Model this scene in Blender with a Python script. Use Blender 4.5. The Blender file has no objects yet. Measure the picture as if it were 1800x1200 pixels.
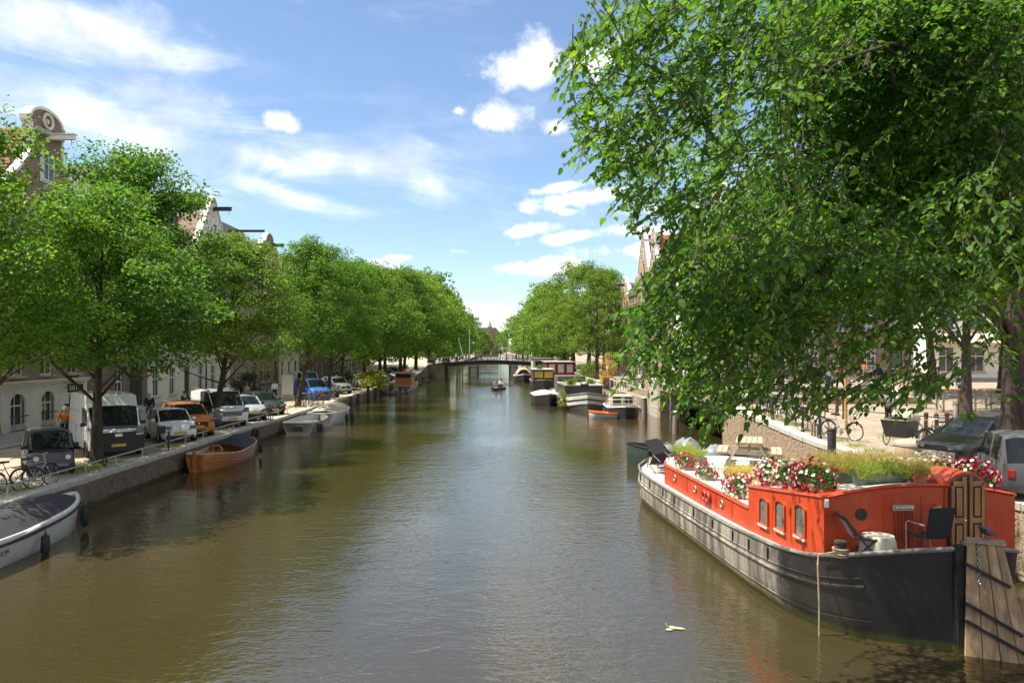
import bpy, math, random
import numpy as np
from mathutils import Vector, Matrix, Euler

R = math.radians
SC = bpy.context.scene
COL = SC.collection

# ---------------------------------------------------------------- camera
H_EYE = 5.3                      # eye height above the water, on a bridge
FPX = 1300.0                     # focal length in pixels of an 1800 wide frame
cam = bpy.data.cameras.new('camera')
cam.sensor_width = 36.0
cam.lens = 36.0 * FPX / 1800.0
cam.shift_x = 25.0 / 1800.0
cam.shift_y = 15.0 / 1800.0
cam.clip_start = 0.1
cam.clip_end = 6000.0
cam_o = bpy.data.objects.new('camera', cam)
cam_o.location = (0, 0, H_EYE)
cam_o.rotation_euler = (R(90), 0, 0)
COL.objects.link(cam_o)
SC.camera = cam_o

# ---------------------------------------------------------------- light
SUN_EL, SUN_AZ = 61.0, -91.0      # azimuth clockwise from +Y (straight ahead)
sun_dir = Vector((math.cos(R(SUN_EL)) * math.sin(R(SUN_AZ)), math.cos(R(SUN_EL)) * math.cos(R(SUN_AZ)), math.sin(R(SUN_EL))))
sl = bpy.data.lights.new('sun', 'SUN')
sl.energy = 4.0
sl.angle = R(0.53)
sl.color = (1.0, 0.93, 0.80)
so = bpy.data.objects.new('sun', sl)
so.rotation_euler = sun_dir.to_track_quat('Z', 'Y').to_euler()
so.location = (-40, 20, 60)
COL.objects.link(so)

world = bpy.data.worlds.new('World')
SC.world = world
world.use_nodes = True
wn, wl = world.node_tree.nodes, world.node_tree.links
wn.clear()

def dirpx(px, py):
    return Vector(((px - 875) / FPX, 1.0, (615 - py) / FPX)).normalized()

def build_sky():
    out = wn.new('ShaderNodeOutputWorld')
    bg = wn.new('ShaderNodeBackground')
    bg.inputs['Strength'].default_value = 0.076
    wl.new(bg.outputs[0], out.inputs[0])
    sky = wn.new('ShaderNodeTexSky')
    sky.sky_type = 'NISHITA'
    sky.sun_disc = False
    sky.sun_elevation = R(SUN_EL)
    sky.sun_rotation = R(SUN_AZ)
    sky.altitude = 0
    sky.air_density = 1.0
    sky.dust_density = 0.35
    sky.ozone_density = 3.0
    tc = wn.new('ShaderNodeTexCoord')
    D = tc.outputs['Generated']

    def math_(op, a, b=None, c=None, clamp=False):
        n = wn.new('ShaderNodeMath'); n.operation = op; n.use_clamp = clamp
        for i, v in enumerate((a, b, c)):
            if v is None: continue
            if isinstance(v, (int, float)): n.inputs[i].default_value = v
            else: wl.new(v, n.inputs[i])
        return n.outputs[0]

    def dot(vec):
        n = wn.new('ShaderNodeVectorMath'); n.operation = 'DOT_PRODUCT'
        wl.new(D, n.inputs[0]); n.inputs[1].default_value = vec
        return n.outputs['Value']

    def ellipse(px, py, hx, hy, rot=0.0):
        c = dirpx(px, py)
        r = Vector((0, 0, 1)).cross(c); r.normalize(); r = -r
        t = r.cross(c); t.normalize()
        if t.z < 0: t = -t
        ca, sa = math.cos(R(rot)), math.sin(R(rot))
        a = (r * ca - t * sa) * (FPX / hx)
        b = (r * sa + t * ca) * (FPX / hy)
        d1, d2 = dot(a), dot(b)
        s = math_('ADD', math_('MULTIPLY', d1, d1), math_('MULTIPLY', d2, d2))
        return math_('SUBTRACT', 1.0, math_('SQRT', s))

    def group(lst):
        m = None
        for e in lst:
            v = ellipse(*e)
            m = v if m is None else math_('MAXIMUM', m, v)
        return m

    def noise(scale, detail, rough, vec=None, dist=0.0):
        n = wn.new('ShaderNodeTexNoise')
        n.inputs['Scale'].default_value = scale
        n.inputs['Detail'].default_value = detail
        n.inputs['Roughness'].default_value = rough
        n.inputs['Distortion'].default_value = dist
        wl.new(vec if vec is not None else D, n.inputs['Vector'])
        return n.outputs['Fac']

    def ramp(v, lo, hi):
        n = wn.new('ShaderNodeMapRange'); n.interpolation_type = 'SMOOTHSTEP'
        n.inputs['From Min'].default_value = lo; n.inputs['From Max'].default_value = hi
        wl.new(v, n.inputs['Value'])
        return n.outputs['Result']

    cum = group([(924, 112, 88, 52), (880, 206, 72, 32), (978, 222, 34, 18), (808, 195, 22, 13), (1050, 110, 80, 40),
                 (988, 329, 70, 13, -8), (1040, 346, 140, 20, -6), (1150, 368, 130, 20), (936, 405, 60, 15, -5), (985, 418, 75, 13, -6),
                 (1120, 405, 85, 20), (935, 468, 125, 18, -4), (670, 468, 40, 16), (818, 443, 28, 8), (1160, 440, 160, 20), (850, 553, 75, 30),
                 (780, 560, 80, 16), (495, 216, 42, 20, 18), (700, 452, 30, 7), (1000, 372, 22, 8)])
    n1 = noise(15.0, 10.0, 0.62)
    n0 = noise(38.0, 6.0, 0.6)
    cm = math_('ADD', math_('MULTIPLY_ADD', n1, 2.9, -1.45), math_('MULTIPLY_ADD', n0, 0.8, -0.4))
    cm = ramp(math_('ADD', cum, cm), 0.05, 0.95)

    # thin streaky cirrus: noise squeezed along a slanted axis
    mp = wn.new('ShaderNodeMapping')
    mp.inputs['Rotation'].default_value = (0, R(-14), R(10))
    mp.inputs['Scale'].default_value = (2.0, 2.0, 7.0)
    wl.new(D, mp.inputs['Vector'])
    n2 = noise(2.6, 9.0, 0.62, mp.outputs[0], 0.6)
    cir = group([(190, 215, 420, 95, 14), (470, 282, 260, 42, 8), (110, 60, 270, 75, -6), (735, 305, 130, 60, 30), (480, 335, 240, 30, 14), (300, 190, 200, 60, 10), (620, 290, 420, 50, 4)])
    cv = ramp(math_('ADD', math_('MULTIPLY', cir, 1.0), math_('MULTIPLY_ADD', n2, 2.4, -1.2)), 0.0, 1.15)
    cv = math_('MULTIPLY', cv, 0.62)
    # the same kind of loose streaks over the whole rest of the sky
    gv = ramp(n2, 0.44, 0.80)
    gv = math_('MULTIPLY', gv, 0.16)
    # bright clouds added only outside the view, to lift the fill light
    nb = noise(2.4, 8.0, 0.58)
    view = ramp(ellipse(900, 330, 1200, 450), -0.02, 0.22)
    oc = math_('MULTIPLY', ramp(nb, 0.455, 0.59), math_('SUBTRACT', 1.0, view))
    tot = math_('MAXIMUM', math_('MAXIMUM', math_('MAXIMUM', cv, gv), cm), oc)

    shade = ramp(noise(13.0, 6.0, 0.55), 0.38, 0.62)
    csh = wn.new('ShaderNodeMix'); csh.data_type = 'RGBA'
    wl.new(shade, csh.inputs['Factor'])
    csh.inputs[6].default_value = (5.6, 5.75, 6.1, 1)
    csh.inputs[7].default_value = (9.2, 8.95, 8.6, 1)
    # the photographer's clear-air blue: scale the physical sky
    tint = wn.new('ShaderNodeMix'); tint.data_type = 'RGBA'; tint.blend_type = 'MULTIPLY'
    tint.inputs['Factor'].default_value = 1.0
    wl.new(sky.outputs[0], tint.inputs[6])
    tint.inputs[7].default_value = (1.0, 1.0, 1.0, 1)
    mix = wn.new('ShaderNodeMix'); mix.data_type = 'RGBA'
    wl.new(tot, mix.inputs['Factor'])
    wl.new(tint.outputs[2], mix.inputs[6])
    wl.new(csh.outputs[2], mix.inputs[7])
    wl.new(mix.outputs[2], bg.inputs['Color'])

build_sky()
SC.view_settings.view_transform = 'Standard'
SC.view_settings.look = 'None'
SC.view_settings.gamma = 1.0
SC.view_settings.use_curve_mapping = False
SC.view_settings.exposure = 1.34
SC.cycles.max_bounces = 10
SC.cycles.diffuse_bounces = 6
SC.cycles.transparent_max_bounces = 8
SC.cycles.transmission_bounces = 8
SC.cycles.caustics_reflective = False
SC.cycles.caustics_refractive = False
SC.cycles.sample_clamp_indirect = 6.0
# ---------------------------------------------------------------- helpers
from mathutils import Quaternion
def gnd(px, py, z=0.0):
    """the point of height z seen at a place of the photograph"""
    Y = FPX * (H_EYE - z) / (py - 615.0)
    return ((px - 875.0) / FPX * Y, Y)

def tag(o, label=None, cat=None, group=None, kind=None):
    if label: o['label'] = label
    if cat: o['category'] = cat
    if group: o['group'] = group
    if kind: o['kind'] = kind
    return o

def empty(name, loc=(0, 0, 0), rz=0.0, label=None, cat=None, group=None, parent=None):
    o = bpy.data.objects.new(name, None)
    o.empty_display_size = 0.2
    o.location = loc
    o.rotation_euler = (0, 0, rz)
    o.parent = parent
    COL.objects.link(o)
    return tag(o, label, cat, group)

def put(name, mesh, parent=None, loc=(0, 0, 0), rot=(0, 0, 0), scale=(1, 1, 1)):
    o = bpy.data.objects.new(name, mesh)
    o.location = loc; o.rotation_euler = rot; o.scale = scale
    o.parent = parent
    COL.objects.link(o)
    return o

def copy_tree(o, parent=None):
    c = o.copy()
    COL.objects.link(c)
    c.parent = parent
    for ch in list(o.children):
        copy_tree(ch, c)
    return c

ORD = ['nearest', 'second', 'third', 'fourth', 'fifth', 'sixth', 'seventh', 'eighth', 'ninth', 'tenth', 'eleventh', 'twelfth',
       'thirteenth', 'fourteenth', 'fifteenth', 'sixteenth', 'seventeenth', 'eighteenth', 'nineteenth', 'twentieth', 'twenty-first', 'twenty-second']

class MB:
    """collects shapes, builds ONE mesh"""
    def __init__(s):
        s.v, s.f = [], []
    def add(s, vs, fs):
        b = len(s.v)
        s.v += [tuple(p) for p in vs]
        s.f += [tuple(i + b for i in f) for f in fs]
        return s
    def box(s, c, d, rz=0.0, rx=0.0, ry=0.0):
        x, y, z = d[0] / 2, d[1] / 2, d[2] / 2
        vs = [Vector((i * x, j * y, k * z)) for k in (-1, 1) for j in (-1, 1) for i in (-1, 1)]
        if rz or rx or ry:
            m = Euler((rx, ry, rz)).to_matrix()
            vs = [m @ v for v in vs]
        c = Vector(c)
        return s.add([v + c for v in vs], [(0, 2, 3, 1), (4, 5, 7, 6), (0, 1, 5, 4), (2, 6, 7, 3), (0, 4, 6, 2), (1, 3, 7, 5)])
    def bar(s, p0, p1, w, h, up=(0, 0, 1)):
        p0, p1 = Vector(p0), Vector(p1)
        d = (p1 - p0).normalized()
        up = Vector(up)
        if abs(d.dot(up)) > 0.98: up = Vector((0, 1, 0))
        x = d.cross(up).normalized() * (w / 2)
        z = x.cross(d).normalized() * (h / 2)
        vs = [p + a * x + b * z for p in (p0, p1) for a, b in ((-1, -1), (1, -1), (1, 1), (-1, 1))]
        return s.add(vs, [(0, 1, 2, 3), (7, 6, 5, 4), (0, 4, 5, 1), (1, 5, 6, 2), (2, 6, 7, 3), (3, 7, 4, 0)])
    def path(s, pts, rad, n=6, cap=True):
        pts = [Vector(p) for p in pts]
        if isinstance(rad, (int, float)): rad = [rad] * len(pts)
        rings = []
        ref = None
        for i, p in enumerate(pts):
            d = (pts[min(i + 1, len(pts) - 1)] - pts[max(i - 1, 0)])
            if d.length < 1e-9: d = Vector((0, 0, 1))
            d.normalize()
            if ref is None:
                ref = Vector((0, 0, 1)) if abs(d.z) < 0.9 else Vector((1, 0, 0))
            u = d.cross(ref)
            if u.length < 1e-4: u = d.orthogonal()
            u.normalize()
            w = u.cross(d).normalized()
            ref = w
            rings.append([p + (u * math.cos(2 * math.pi * k / n) + w * math.sin(2 * math.pi * k / n)) * rad[i] for k in range(n)])
        return s.loft(rings, True, cap)
    def loft(s, rings, closed=True, cap=True):
        n = len(rings[0])
        vs = [p for r in rings for p in r]
        fs = []
        for i in range(len(rings) - 1):
            for k in range(n if closed else n - 1):
                k2 = (k + 1) % n
                fs.append((i * n + k, i * n + k2, (i + 1) * n + k2, (i + 1) * n + k))
        if cap and closed:
            fs.append(tuple(range(n))[::-1])
            fs.append(tuple((len(rings) - 1) * n + k for k in range(n)))
        return s.add(vs, fs)
    def lathe(s, prof, n=16, c=(0, 0, 0), axis='Z', cap=True):
        rings = []
        for r, h in prof:
            ring = []
            for k in range(n):
                a = 2 * math.pi * k / n
                x, y = r * math.cos(a), r * math.sin(a)
                if axis == 'Z': p = (c[0] + x, c[1] + y, c[2] + h)
                elif axis == 'X': p = (c[0] + h, c[1] + x, c[2] + y)
                else: p = (c[0] + y, c[1] + h, c[2] + x)
                ring.append(p)
            rings.append(ring)
        return s.loft(rings, True, cap)
    def torus(s, c, r, t, axis='X', n=20, m=6):
        rings = []
        for k in range(n):
            a = 2 * math.pi * k / n
            ring = []
            for j in range(m):
                b = 2 * math.pi * j / m
                q = r + t * math.cos(b)
                u, v, w = q * math.cos(a), q * math.sin(a), t * math.sin(b)
                if axis == 'X': p = (c[0] + w, c[1] + u, c[2] + v)
                elif axis == 'Y': p = (c[0] + u, c[1] + w, c[2] + v)
                else: p = (c[0] + u, c[1] + v, c[2] + w)
                ring.append(p)
            rings.append(ring)
        rings.append(rings[0])
        return s.loft(rings, True, False)
    def prism(s, poly, y0, y1, plane='XZ'):
        """extrude a 2D outline"""
        n = len(poly)
        def P(a, b, h):
            return (a, h, b) if plane == 'XZ' else ((a, b, h) if plane == 'XY' else (h, a, b))
        vs = [P(a, b, y0) for a, b in poly] + [P(a, b, y1) for a, b in poly]
        fs = [tuple(range(n)), tuple(range(2 * n - 1, n - 1, -1))]
        fs += [(i, i + n, (i + 1) % n + n, (i + 1) % n) for i in range(n)]
        return s.add(vs, fs)
    def mesh(s, name, mat, smooth=None):
        me = bpy.data.meshes.new(name)
        me.from_pydata(s.v, [], s.f)
        if mat is not None: me.materials.append(mat)
        fix_normals(me)
        if smooth is not None:
            me.shade_smooth()
            me.set_sharp_from_angle(angle=R(smooth))
        return me
    def build(s, name, mat, parent=None, smooth=None, loc=(0, 0, 0), rot=(0, 0, 0)):
        return put(name, s.mesh(name, mat, smooth), parent, loc, rot)

import bmesh
def fix_normals(me):
    bm = bmesh.new(); bm.from_mesh(me)
    bmesh.ops.recalc_face_normals(bm, faces=bm.faces)
    bm.to_mesh(me); bm.free()

def bevel(o, w=0.02, seg=2):
    m = o.modifiers.new('bevel', 'BEVEL'); m.width = w; m.segments = seg; m.limit_method = 'ANGLE'; m.angle_limit = R(40)
    return o

def text_obj(name, txt, size, mat, parent, loc, rot, ext=0.003):
    cu = bpy.data.curves.new(name, 'FONT')
    cu.body = txt; cu.size = size; cu.extrude = ext; cu.align_x = 'CENTER'; cu.align_y = 'CENTER'; cu.resolution_u = 2
    t = bpy.data.objects.new(name, cu); COL.objects.link(t)
    dg = bpy.context.evaluated_depsgraph_get()
    me = bpy.data.meshes.new_from_object(t.evaluated_get(dg))
    bpy.data.objects.remove(t); bpy.data.curves.remove(cu)
    me.materials.clear(); me.materials.append(mat)
    return put(name, me, parent, loc, rot)

# ---------------------------------------------------------------- materials
MATS = {}
def M(name, rgb, rough=0.6, metal=0.0, var=0.18, scale=6.0, bump=0.0, bscale=40.0, spec=0.5, coat=0.0, streak=0.0, rgb2=None, detail=6.0):
    """a plain painted, wooden or stone surface with uneven colour and fine relief"""
    if name in MATS: return MATS[name]
    m = bpy.data.materials.new(name); m.use_nodes = True
    nt = m.node_tree; n, l = nt.nodes, nt.links
    p = n['Principled BSDF']
    p.inputs['Roughness'].default_value = rough
    p.inputs['Metallic'].default_value = metal
    p.inputs['Specular IOR Level'].default_value = spec
    p.inputs['Coat Weight'].default_value = coat
    tc = n.new('ShaderNodeTexCoord')
    mp = n.new('ShaderNodeMapping')
    mp.inputs['Scale'].default_value = (1, 1, 0.18) if streak else (1, 1, 1)
    l.new(tc.outputs['Object'], mp.inputs['Vector'])
    ns = n.new('ShaderNodeTexNoise'); ns.inputs['Scale'].default_value = scale; ns.inputs['Detail'].default_value = detail
    ns.inputs['Roughness'].default_value = 0.65
    l.new(mp.outputs[0], ns.inputs['Vector'])
    cr = n.new('ShaderNodeValToRGB')
    cr.color_ramp.elements[0].position = 0.3; cr.color_ramp.elements[1].position = 0.72
    a = rgb2 if rgb2 else tuple(c * (1 - var) for c in rgb)
    b = rgb if rgb2 else tuple(min(1, c * (1 + var)) for c in rgb)
    cr.color_ramp.elements[0].color = (*a, 1); cr.color_ramp.elements[1].color = (*b, 1)
    l.new(ns.outputs['Fac'], cr.inputs['Fac'])
    l.new(cr.outputs['Color'], p.inputs['Base Color'])
    if bump:
        nb = n.new('ShaderNodeTexNoise'); nb.inputs['Scale'].default_value = bscale; nb.inputs['Detail'].default_value = 5
        l.new(mp.outputs[0], nb.inputs['Vector'])
        bp = n.new('ShaderNodeBump'); bp.inputs['Strength'].default_value = min(1.0, bump); bp.inputs['Distance'].default_value = 0.02
        l.new(nb.outputs['Fac'], bp.inputs['Height']); l.new(bp.outputs[0], p.inputs['Normal'])
    MATS[name] = m
    return m

def paint(name, rgb, var=0.05):
    return M('paint_' + name, rgb, 0.32, 0.0, var, 2.0, coat=0.35, spec=0.5)

def brick_mat(name, c1, c2, mortar, bw=0.22, bh=0.065, axis='xz', dirt=0.25):
    if name in MATS: return MATS[name]
    m = bpy.data.materials.new(name); m.use_nodes = True
    nt = m.node_tree; n, l = nt.nodes, nt.links
    p = n['Principled BSDF']; p.inputs['Roughness'].default_value = 0.85
    tc = n.new('ShaderNodeTexCoord'); sp = n.new('ShaderNodeSeparateXYZ'); l.new(tc.outputs['Object'], sp.inputs[0])
    ad = n.new('ShaderNodeMath'); ad.operation = 'ADD'; l.new(sp.outputs[0], ad.inputs[0]); l.new(sp.outputs[1], ad.inputs[1])
    cb = n.new('ShaderNodeCombineXYZ')
    if axis == 'xz':
        l.new(ad.outputs[0], cb.inputs[0]); l.new(sp.outputs[2], cb.inputs[1])
    else:
        l.new(sp.outputs[0], cb.inputs[0]); l.new(sp.outputs[1], cb.inputs[1])
    bt = n.new('ShaderNodeTexBrick')
    bt.inputs['Scale'].default_value = 1.0
    bt.inputs['Brick Width'].default_value = bw; bt.inputs['Row Height'].default_value = bh
    bt.inputs['Mortar Size'].default_value = 0.009; bt.inputs['Bias'].default_value = -0.1
    bt.inputs['Color1'].default_value = (*c1, 1); bt.inputs['Color2'].default_value = (*c2, 1); bt.inputs['Mortar'].default_value = (*mortar, 1)
    l.new(cb.outputs[0], bt.inputs['Vector'])
    ns = n.new('ShaderNodeTexNoise'); ns.inputs['Scale'].default_value = 0.9; ns.inputs['Detail'].default_value = 8; ns.inputs['Roughness'].default_value = 0.7
    l.new(tc.outputs['Object'], ns.inputs['Vector'])
    mr = n.new('ShaderNodeMapRange'); mr.inputs['From Min'].default_value = 0.3; mr.inputs['From Max'].default_value = 0.7
    mr.inputs['To Min'].default_value = 1 - dirt; mr.inputs['To Max'].default_value = 1 + dirt * 0.5
    l.new(ns.outputs['Fac'], mr.inputs['Value'])
    mx = n.new('ShaderNodeMix'); mx.data_type = 'RGBA'; mx.blend_type = 'MULTIPLY'; mx.inputs['Factor'].default_value = 1
    l.new(bt.outputs['Color'], mx.inputs[6]); l.new(mr.outputs['Result'], mx.inputs[7])
    l.new(mx.outputs[2], p.inputs['Base Color'])
    bp = n.new('ShaderNodeBump'); bp.inputs['Strength'].default_value = 0.5; bp.inputs['Distance'].default_value = 0.01; bp.invert = True
    l.new(bt.outputs['Fac'], bp.inputs['Height']); l.new(bp.outputs[0], p.inputs['Normal'])
    MATS[name] = m
    return m

def glass_mat(name, tint=(0.02, 0.025, 0.03), rough=0.04):
    if name in MATS: return MATS[name]
    m = M(name, tint, rough, 0.0, 0.4, 1.2, spec=0.9)
    return m

def leaf_mat(name, dark, mid, light, trans=0.42, gloss=0.4):
    if name in MATS: return MATS[name]
    m = bpy.data.materials.new(name); m.use_nodes = True
    nt = m.node_tree; n, l = nt.nodes, nt.links
    out = n['Material Output']; p = n['Principled BSDF']
    p.inputs['Roughness'].default_value = gloss + .1; p.inputs['Specular IOR Level'].default_value = 0.28
    g = n.new('ShaderNodeNewGeometry')
    oi = n.new('ShaderNodeObjectInfo')
    tc = n.new('ShaderNodeTexCoord')
    ns = n.new('ShaderNodeTexNoise'); ns.inputs['Scale'].default_value = 0.55; ns.inputs['Detail'].default_value = 3
    l.new(tc.outputs['Object'], ns.inputs['Vector'])
    a = n.new('ShaderNodeMath'); a.operation = 'MULTIPLY_ADD'; a.inputs[1].default_value = 0.55
    l.new(g.outputs['Random Per Island'], a.inputs[0])
    b = n.new('ShaderNodeMath'); b.operation = 'MULTIPLY_ADD'; b.inputs[1].default_value = 0.9; b.inputs[2].default_value = -0.36
    l.new(ns.outputs['Fac'], b.inputs[0])
    c = n.new('ShaderNodeMath'); c.operation = 'MULTIPLY_ADD'; c.inputs[1].default_value = 0.30
    l.new(oi.outputs['Random'], c.inputs[0]); l.new(b.outputs[0], c.inputs[2])
    l.new(c.outputs[0], a.inputs[2])
    cr = n.new('ShaderNodeValToRGB')
    e = cr.color_ramp.elements
    e[0].position = 0.1; e[0].color = (*dark, 1); e[1].position = 0.95; e[1].color = (*light, 1)
    k = e.new(0.5); k.color = (*mid, 1)
    l.new(a.outputs[0], cr.inputs['Fac'])
    l.new(cr.outputs[0], p.inputs['Base Color'])
    t = n.new('ShaderNodeBsdfTranslucent')
    tm = n.new('ShaderNodeMix'); tm.data_type = 'RGBA'; tm.blend_type = 'MULTIPLY'; tm.inputs['Factor'].default_value = 1
    l.new(cr.outputs[0], tm.inputs[6]); tm.inputs[7].default_value = (1.9, 1.75, 0.8, 1)
    l.new(tm.outputs[2], t.inputs['Color'])
    mx = n.new('ShaderNodeMixShader'); mx.inputs[0].default_value = trans
    l.new(p.outputs[0], mx.inputs[1]); l.new(t.outputs[0], mx.inputs[2]); l.new(mx.outputs[0], out.inputs[0])
    MATS[name] = m
    return m

def petal_mat(name, rgb):
    return leaf_mat(name, tuple(c * 0.7 for c in rgb), rgb, tuple(min(1, c * 1.25) for c in rgb), 0.25, 0.5)

m_white = M('white_paint', (0.78, 0.77, 0.72), 0.5, var=0.08)
m_cream = M('cream_plaster', (0.66, 0.62, 0.52), 0.75, var=0.12, scale=1.5, bump=0.1)
m_stone = M('grey_stone', (0.40, 0.38, 0.33), 0.8, var=0.3, scale=3.0, bump=0.4, bscale=30)
m_coping = M('coping_stone', (0.42, 0.39, 0.33), 0.85, var=0.3, scale=2.0, bump=0.5, bscale=25)
m_black = M('black_metal', (0.018, 0.018, 0.02), 0.45, var=0.3, scale=12)
m_rubber = M('black_rubber', (0.02, 0.02, 0.022), 0.8, var=0.3)
m_steel = M('galvanised_steel', (0.42, 0.42, 0.40), 0.42, 0.75, var=0.25, scale=10)
m_chrome = M('bright_steel', (0.62, 0.62, 0.62), 0.2, 0.95, var=0.1)
m_glass = glass_mat('window_glass', (0.03, 0.035, 0.04))
def see_glass():
    m = glass_mat('car_glass', (0.02, 0.026, 0.028), 0.03); n, l = m.node_tree.nodes, m.node_tree.links
    t = n.new('ShaderNodeBsdfTransparent'); t.inputs[0].default_value = (.62, .68, .66, 1); x = n.new('ShaderNodeMixShader'); x.inputs[0].default_value = .5
    l.new(n['Principled BSDF'].outputs[0], x.inputs[1]); l.new(t.outputs[0], x.inputs[2]); l.new(x.outputs[0], n['Material Output'].inputs[0]); return m
m_carglass = see_glass()
m_bark = M('bark', (0.055, 0.042, 0.03), 0.95, var=0.45, scale=9, bump=1.0, bscale=14, streak=1)
m_plastic = M('black_plastic', (0.022, 0.022, 0.024), 0.6, var=0.2)
m_oldwood = M('weathered_wood', (0.30, 0.25, 0.19), 0.85, var=0.35, scale=14, bump=0.4, streak=0)
m_rope = M('rope', (0.36, 0.28, 0.17), 0.9, var=0.3, scale=60, bump=0.6, bscale=120)
m_plate = M('yellow_plate', (0.62, 0.36, 0.03), 0.5, var=0.06)
m_lamp = M('lamp_glass', (0.62, 0.62, 0.60), 0.12, var=0.2, spec=0.8)
m_head = M('headlamp', (.17, .18, .19), .08, 0.2, var=.5, scale=14, spec=.9)
m_red = M('red_lens', (0.35, 0.015, 0.01), 0.2, var=0.2)
# ================================================================ SETTING
ZL = 0.95
XL = -13.9                      # face of the left quay wall
XR = 11.9                       # face of the right quay wall (near block)
XR2 = 12.6                      # beyond the side canal

def zl(Y):
    t = [(-20, 1.0), (125, 0.95), (136, 1.5), (147, 2.45), (158, 2.45), (175, 1.1), (2000, 1.0)]
    return np.interp(Y, [a for a, b in t], [b for a, b in t])
def zr(Y):
    t = [(-20, 2.2), (10, 1.9), (16, 1.8), (28, 1.85), (39, 2.45), (44, 2.75), (58, 2.8), (74, 1.35), (125, 1.3), (136, 1.6), (147, 2.5), (158, 2.5), (175, 1.2), (2000, 1.1)]
    return np.interp(Y, [a for a, b in t], [b for a, b in t])

# ---- ground under everything
g = MB(); g.add([(-3000, -1500, -2.0), (3000, -1500, -2.0), (3000, 4500, -2.0), (-3000, 4500, -2.0)], [(0, 1, 2, 3)])
tag(g.build('ground', M('canal_bed', (0.08, 0.06, 0.035), 0.95)), kind='structure')

# ---- water
def water_mat():
    m = bpy.data.materials.new('canal_water'); m.use_nodes = True
    nt = m.node_tree; n, l = nt.nodes, nt.links
    p = n['Principled BSDF']
    p.inputs['Roughness'].default_value = 0.035
    p.inputs['IOR'].default_value = 2.25
    p.inputs['Specular Tint'].default_value = (1.0, 0.86, 0.62, 1)
    p.inputs['Specular IOR Level'].default_value = 0.5
    tc = n.new('ShaderNodeTexCoord')
    mur = n.new('ShaderNodeTexNoise'); mur.inputs['Scale'].default_value = 0.06; mur.inputs['Detail'].default_value = 4
    l.new(tc.outputs['Object'], mur.inputs['Vector'])
    cr = n.new('ShaderNodeValToRGB')
    cr.color_ramp.elements[0].position = 0.35; cr.color_ramp.elements[0].color = (0.034, 0.026, 0.0105, 1)
    cr.color_ramp.elements[1].position = 0.7; cr.color_ramp.elements[1].color = (0.050, 0.040, 0.019, 1)
    l.new(mur.outputs['Fac'], cr.inputs['Fac']); l.new(cr.outputs[0], p.inputs['Base Color'])
    # wind ripples: three sizes, slightly longer across the canal, breeze patches
    def noise(sx, sy, rot, detail, rough, dist=0.0):
        mp = n.new('ShaderNodeMapping'); mp.inputs['Scale'].default_value = (sx, sy, 1); mp.inputs['Rotation'].default_value = (0, 0, R(rot))
        l.new(tc.outputs['Object'], mp.inputs['Vector'])
        t = n.new('ShaderNodeTexNoise'); t.inputs['Scale'].default_value = 1; t.inputs['Detail'].default_value = detail
        t.inputs['Roughness'].default_value = rough; t.inputs['Distortion'].default_value = dist
        l.new(mp.outputs[0], t.inputs['Vector'])
        return t.outputs['Fac']
    def madd(a, k, b=None):
        q = n.new('ShaderNodeMath'); q.operation = 'MULTIPLY_ADD' if b is not None else 'MULTIPLY'
        l.new(a, q.inputs[0])
        if isinstance(k, (int, float)): q.inputs[1].default_value = k
        else: l.new(k, q.inputs[1])
        if b is not None: l.new(b, q.inputs[2])
        return q.outputs[0]
    big = noise(0.55, 1.0, 18, 2, 0.5)
    mid = noise(1.8, 3.3, -14, 3, 0.55, 0.4)
    fine = noise(5.5, 9.5, 8, 2, 0.5, 0.3)
    patch = noise(0.10, 0.05, 0, 3, 0.5)
    pr = n.new('ShaderNodeMapRange'); pr.inputs['From Min'].default_value = 0.35; pr.inputs['From Max'].default_value = 0.65
    pr.inputs['To Min'].default_value = 0.25; pr.inputs['To Max'].default_value = 1.6
    l.new(patch, pr.inputs['Value'])
    h = madd(big, 0.018)
    h2 = madd(mid, 0.0165, madd(fine, 0.0105))
    h = madd(h2, pr.outputs['Result'], h)
    bp = n.new('ShaderNodeBump'); bp.inputs['Strength'].default_value = 1.0; bp.inputs['Distance'].default_value = 1.0
    l.new(h, bp.inputs['Height']); l.new(bp.outputs[0], p.inputs['Normal'])
    return m
w = MB()
w.add([(-14.2, -30, 0), (24, -30, 0), (24, 1500, 0), (-14.2, 1500, 0)], [(0, 1, 2, 3)])
tag(w.build('canal_water', water_mat()), kind='structure')

# ---- paving materials
m_pave = brick_mat('clinker_paving', (0.40, 0.32, 0.235), (0.47, 0.37, 0.27), (0.27, 0.23, 0.18), 0.2, 0.1, 'xy', 0.3)
m_pave_r = brick_mat('plaza_paving', (0.33, 0.26, 0.19), (0.40, 0.32, 0.235), (0.24, 0.195, 0.15), 0.2, 0.1, 'xy', 0.4)
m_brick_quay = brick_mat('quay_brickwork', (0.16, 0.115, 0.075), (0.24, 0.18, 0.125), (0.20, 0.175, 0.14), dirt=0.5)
m_brick_r = brick_mat('quay_brickwork_pale', (0.30, 0.21, 0.135), (0.40, 0.30, 0.20), (0.30, 0.26, 0.20), dirt=0.35)

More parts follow.
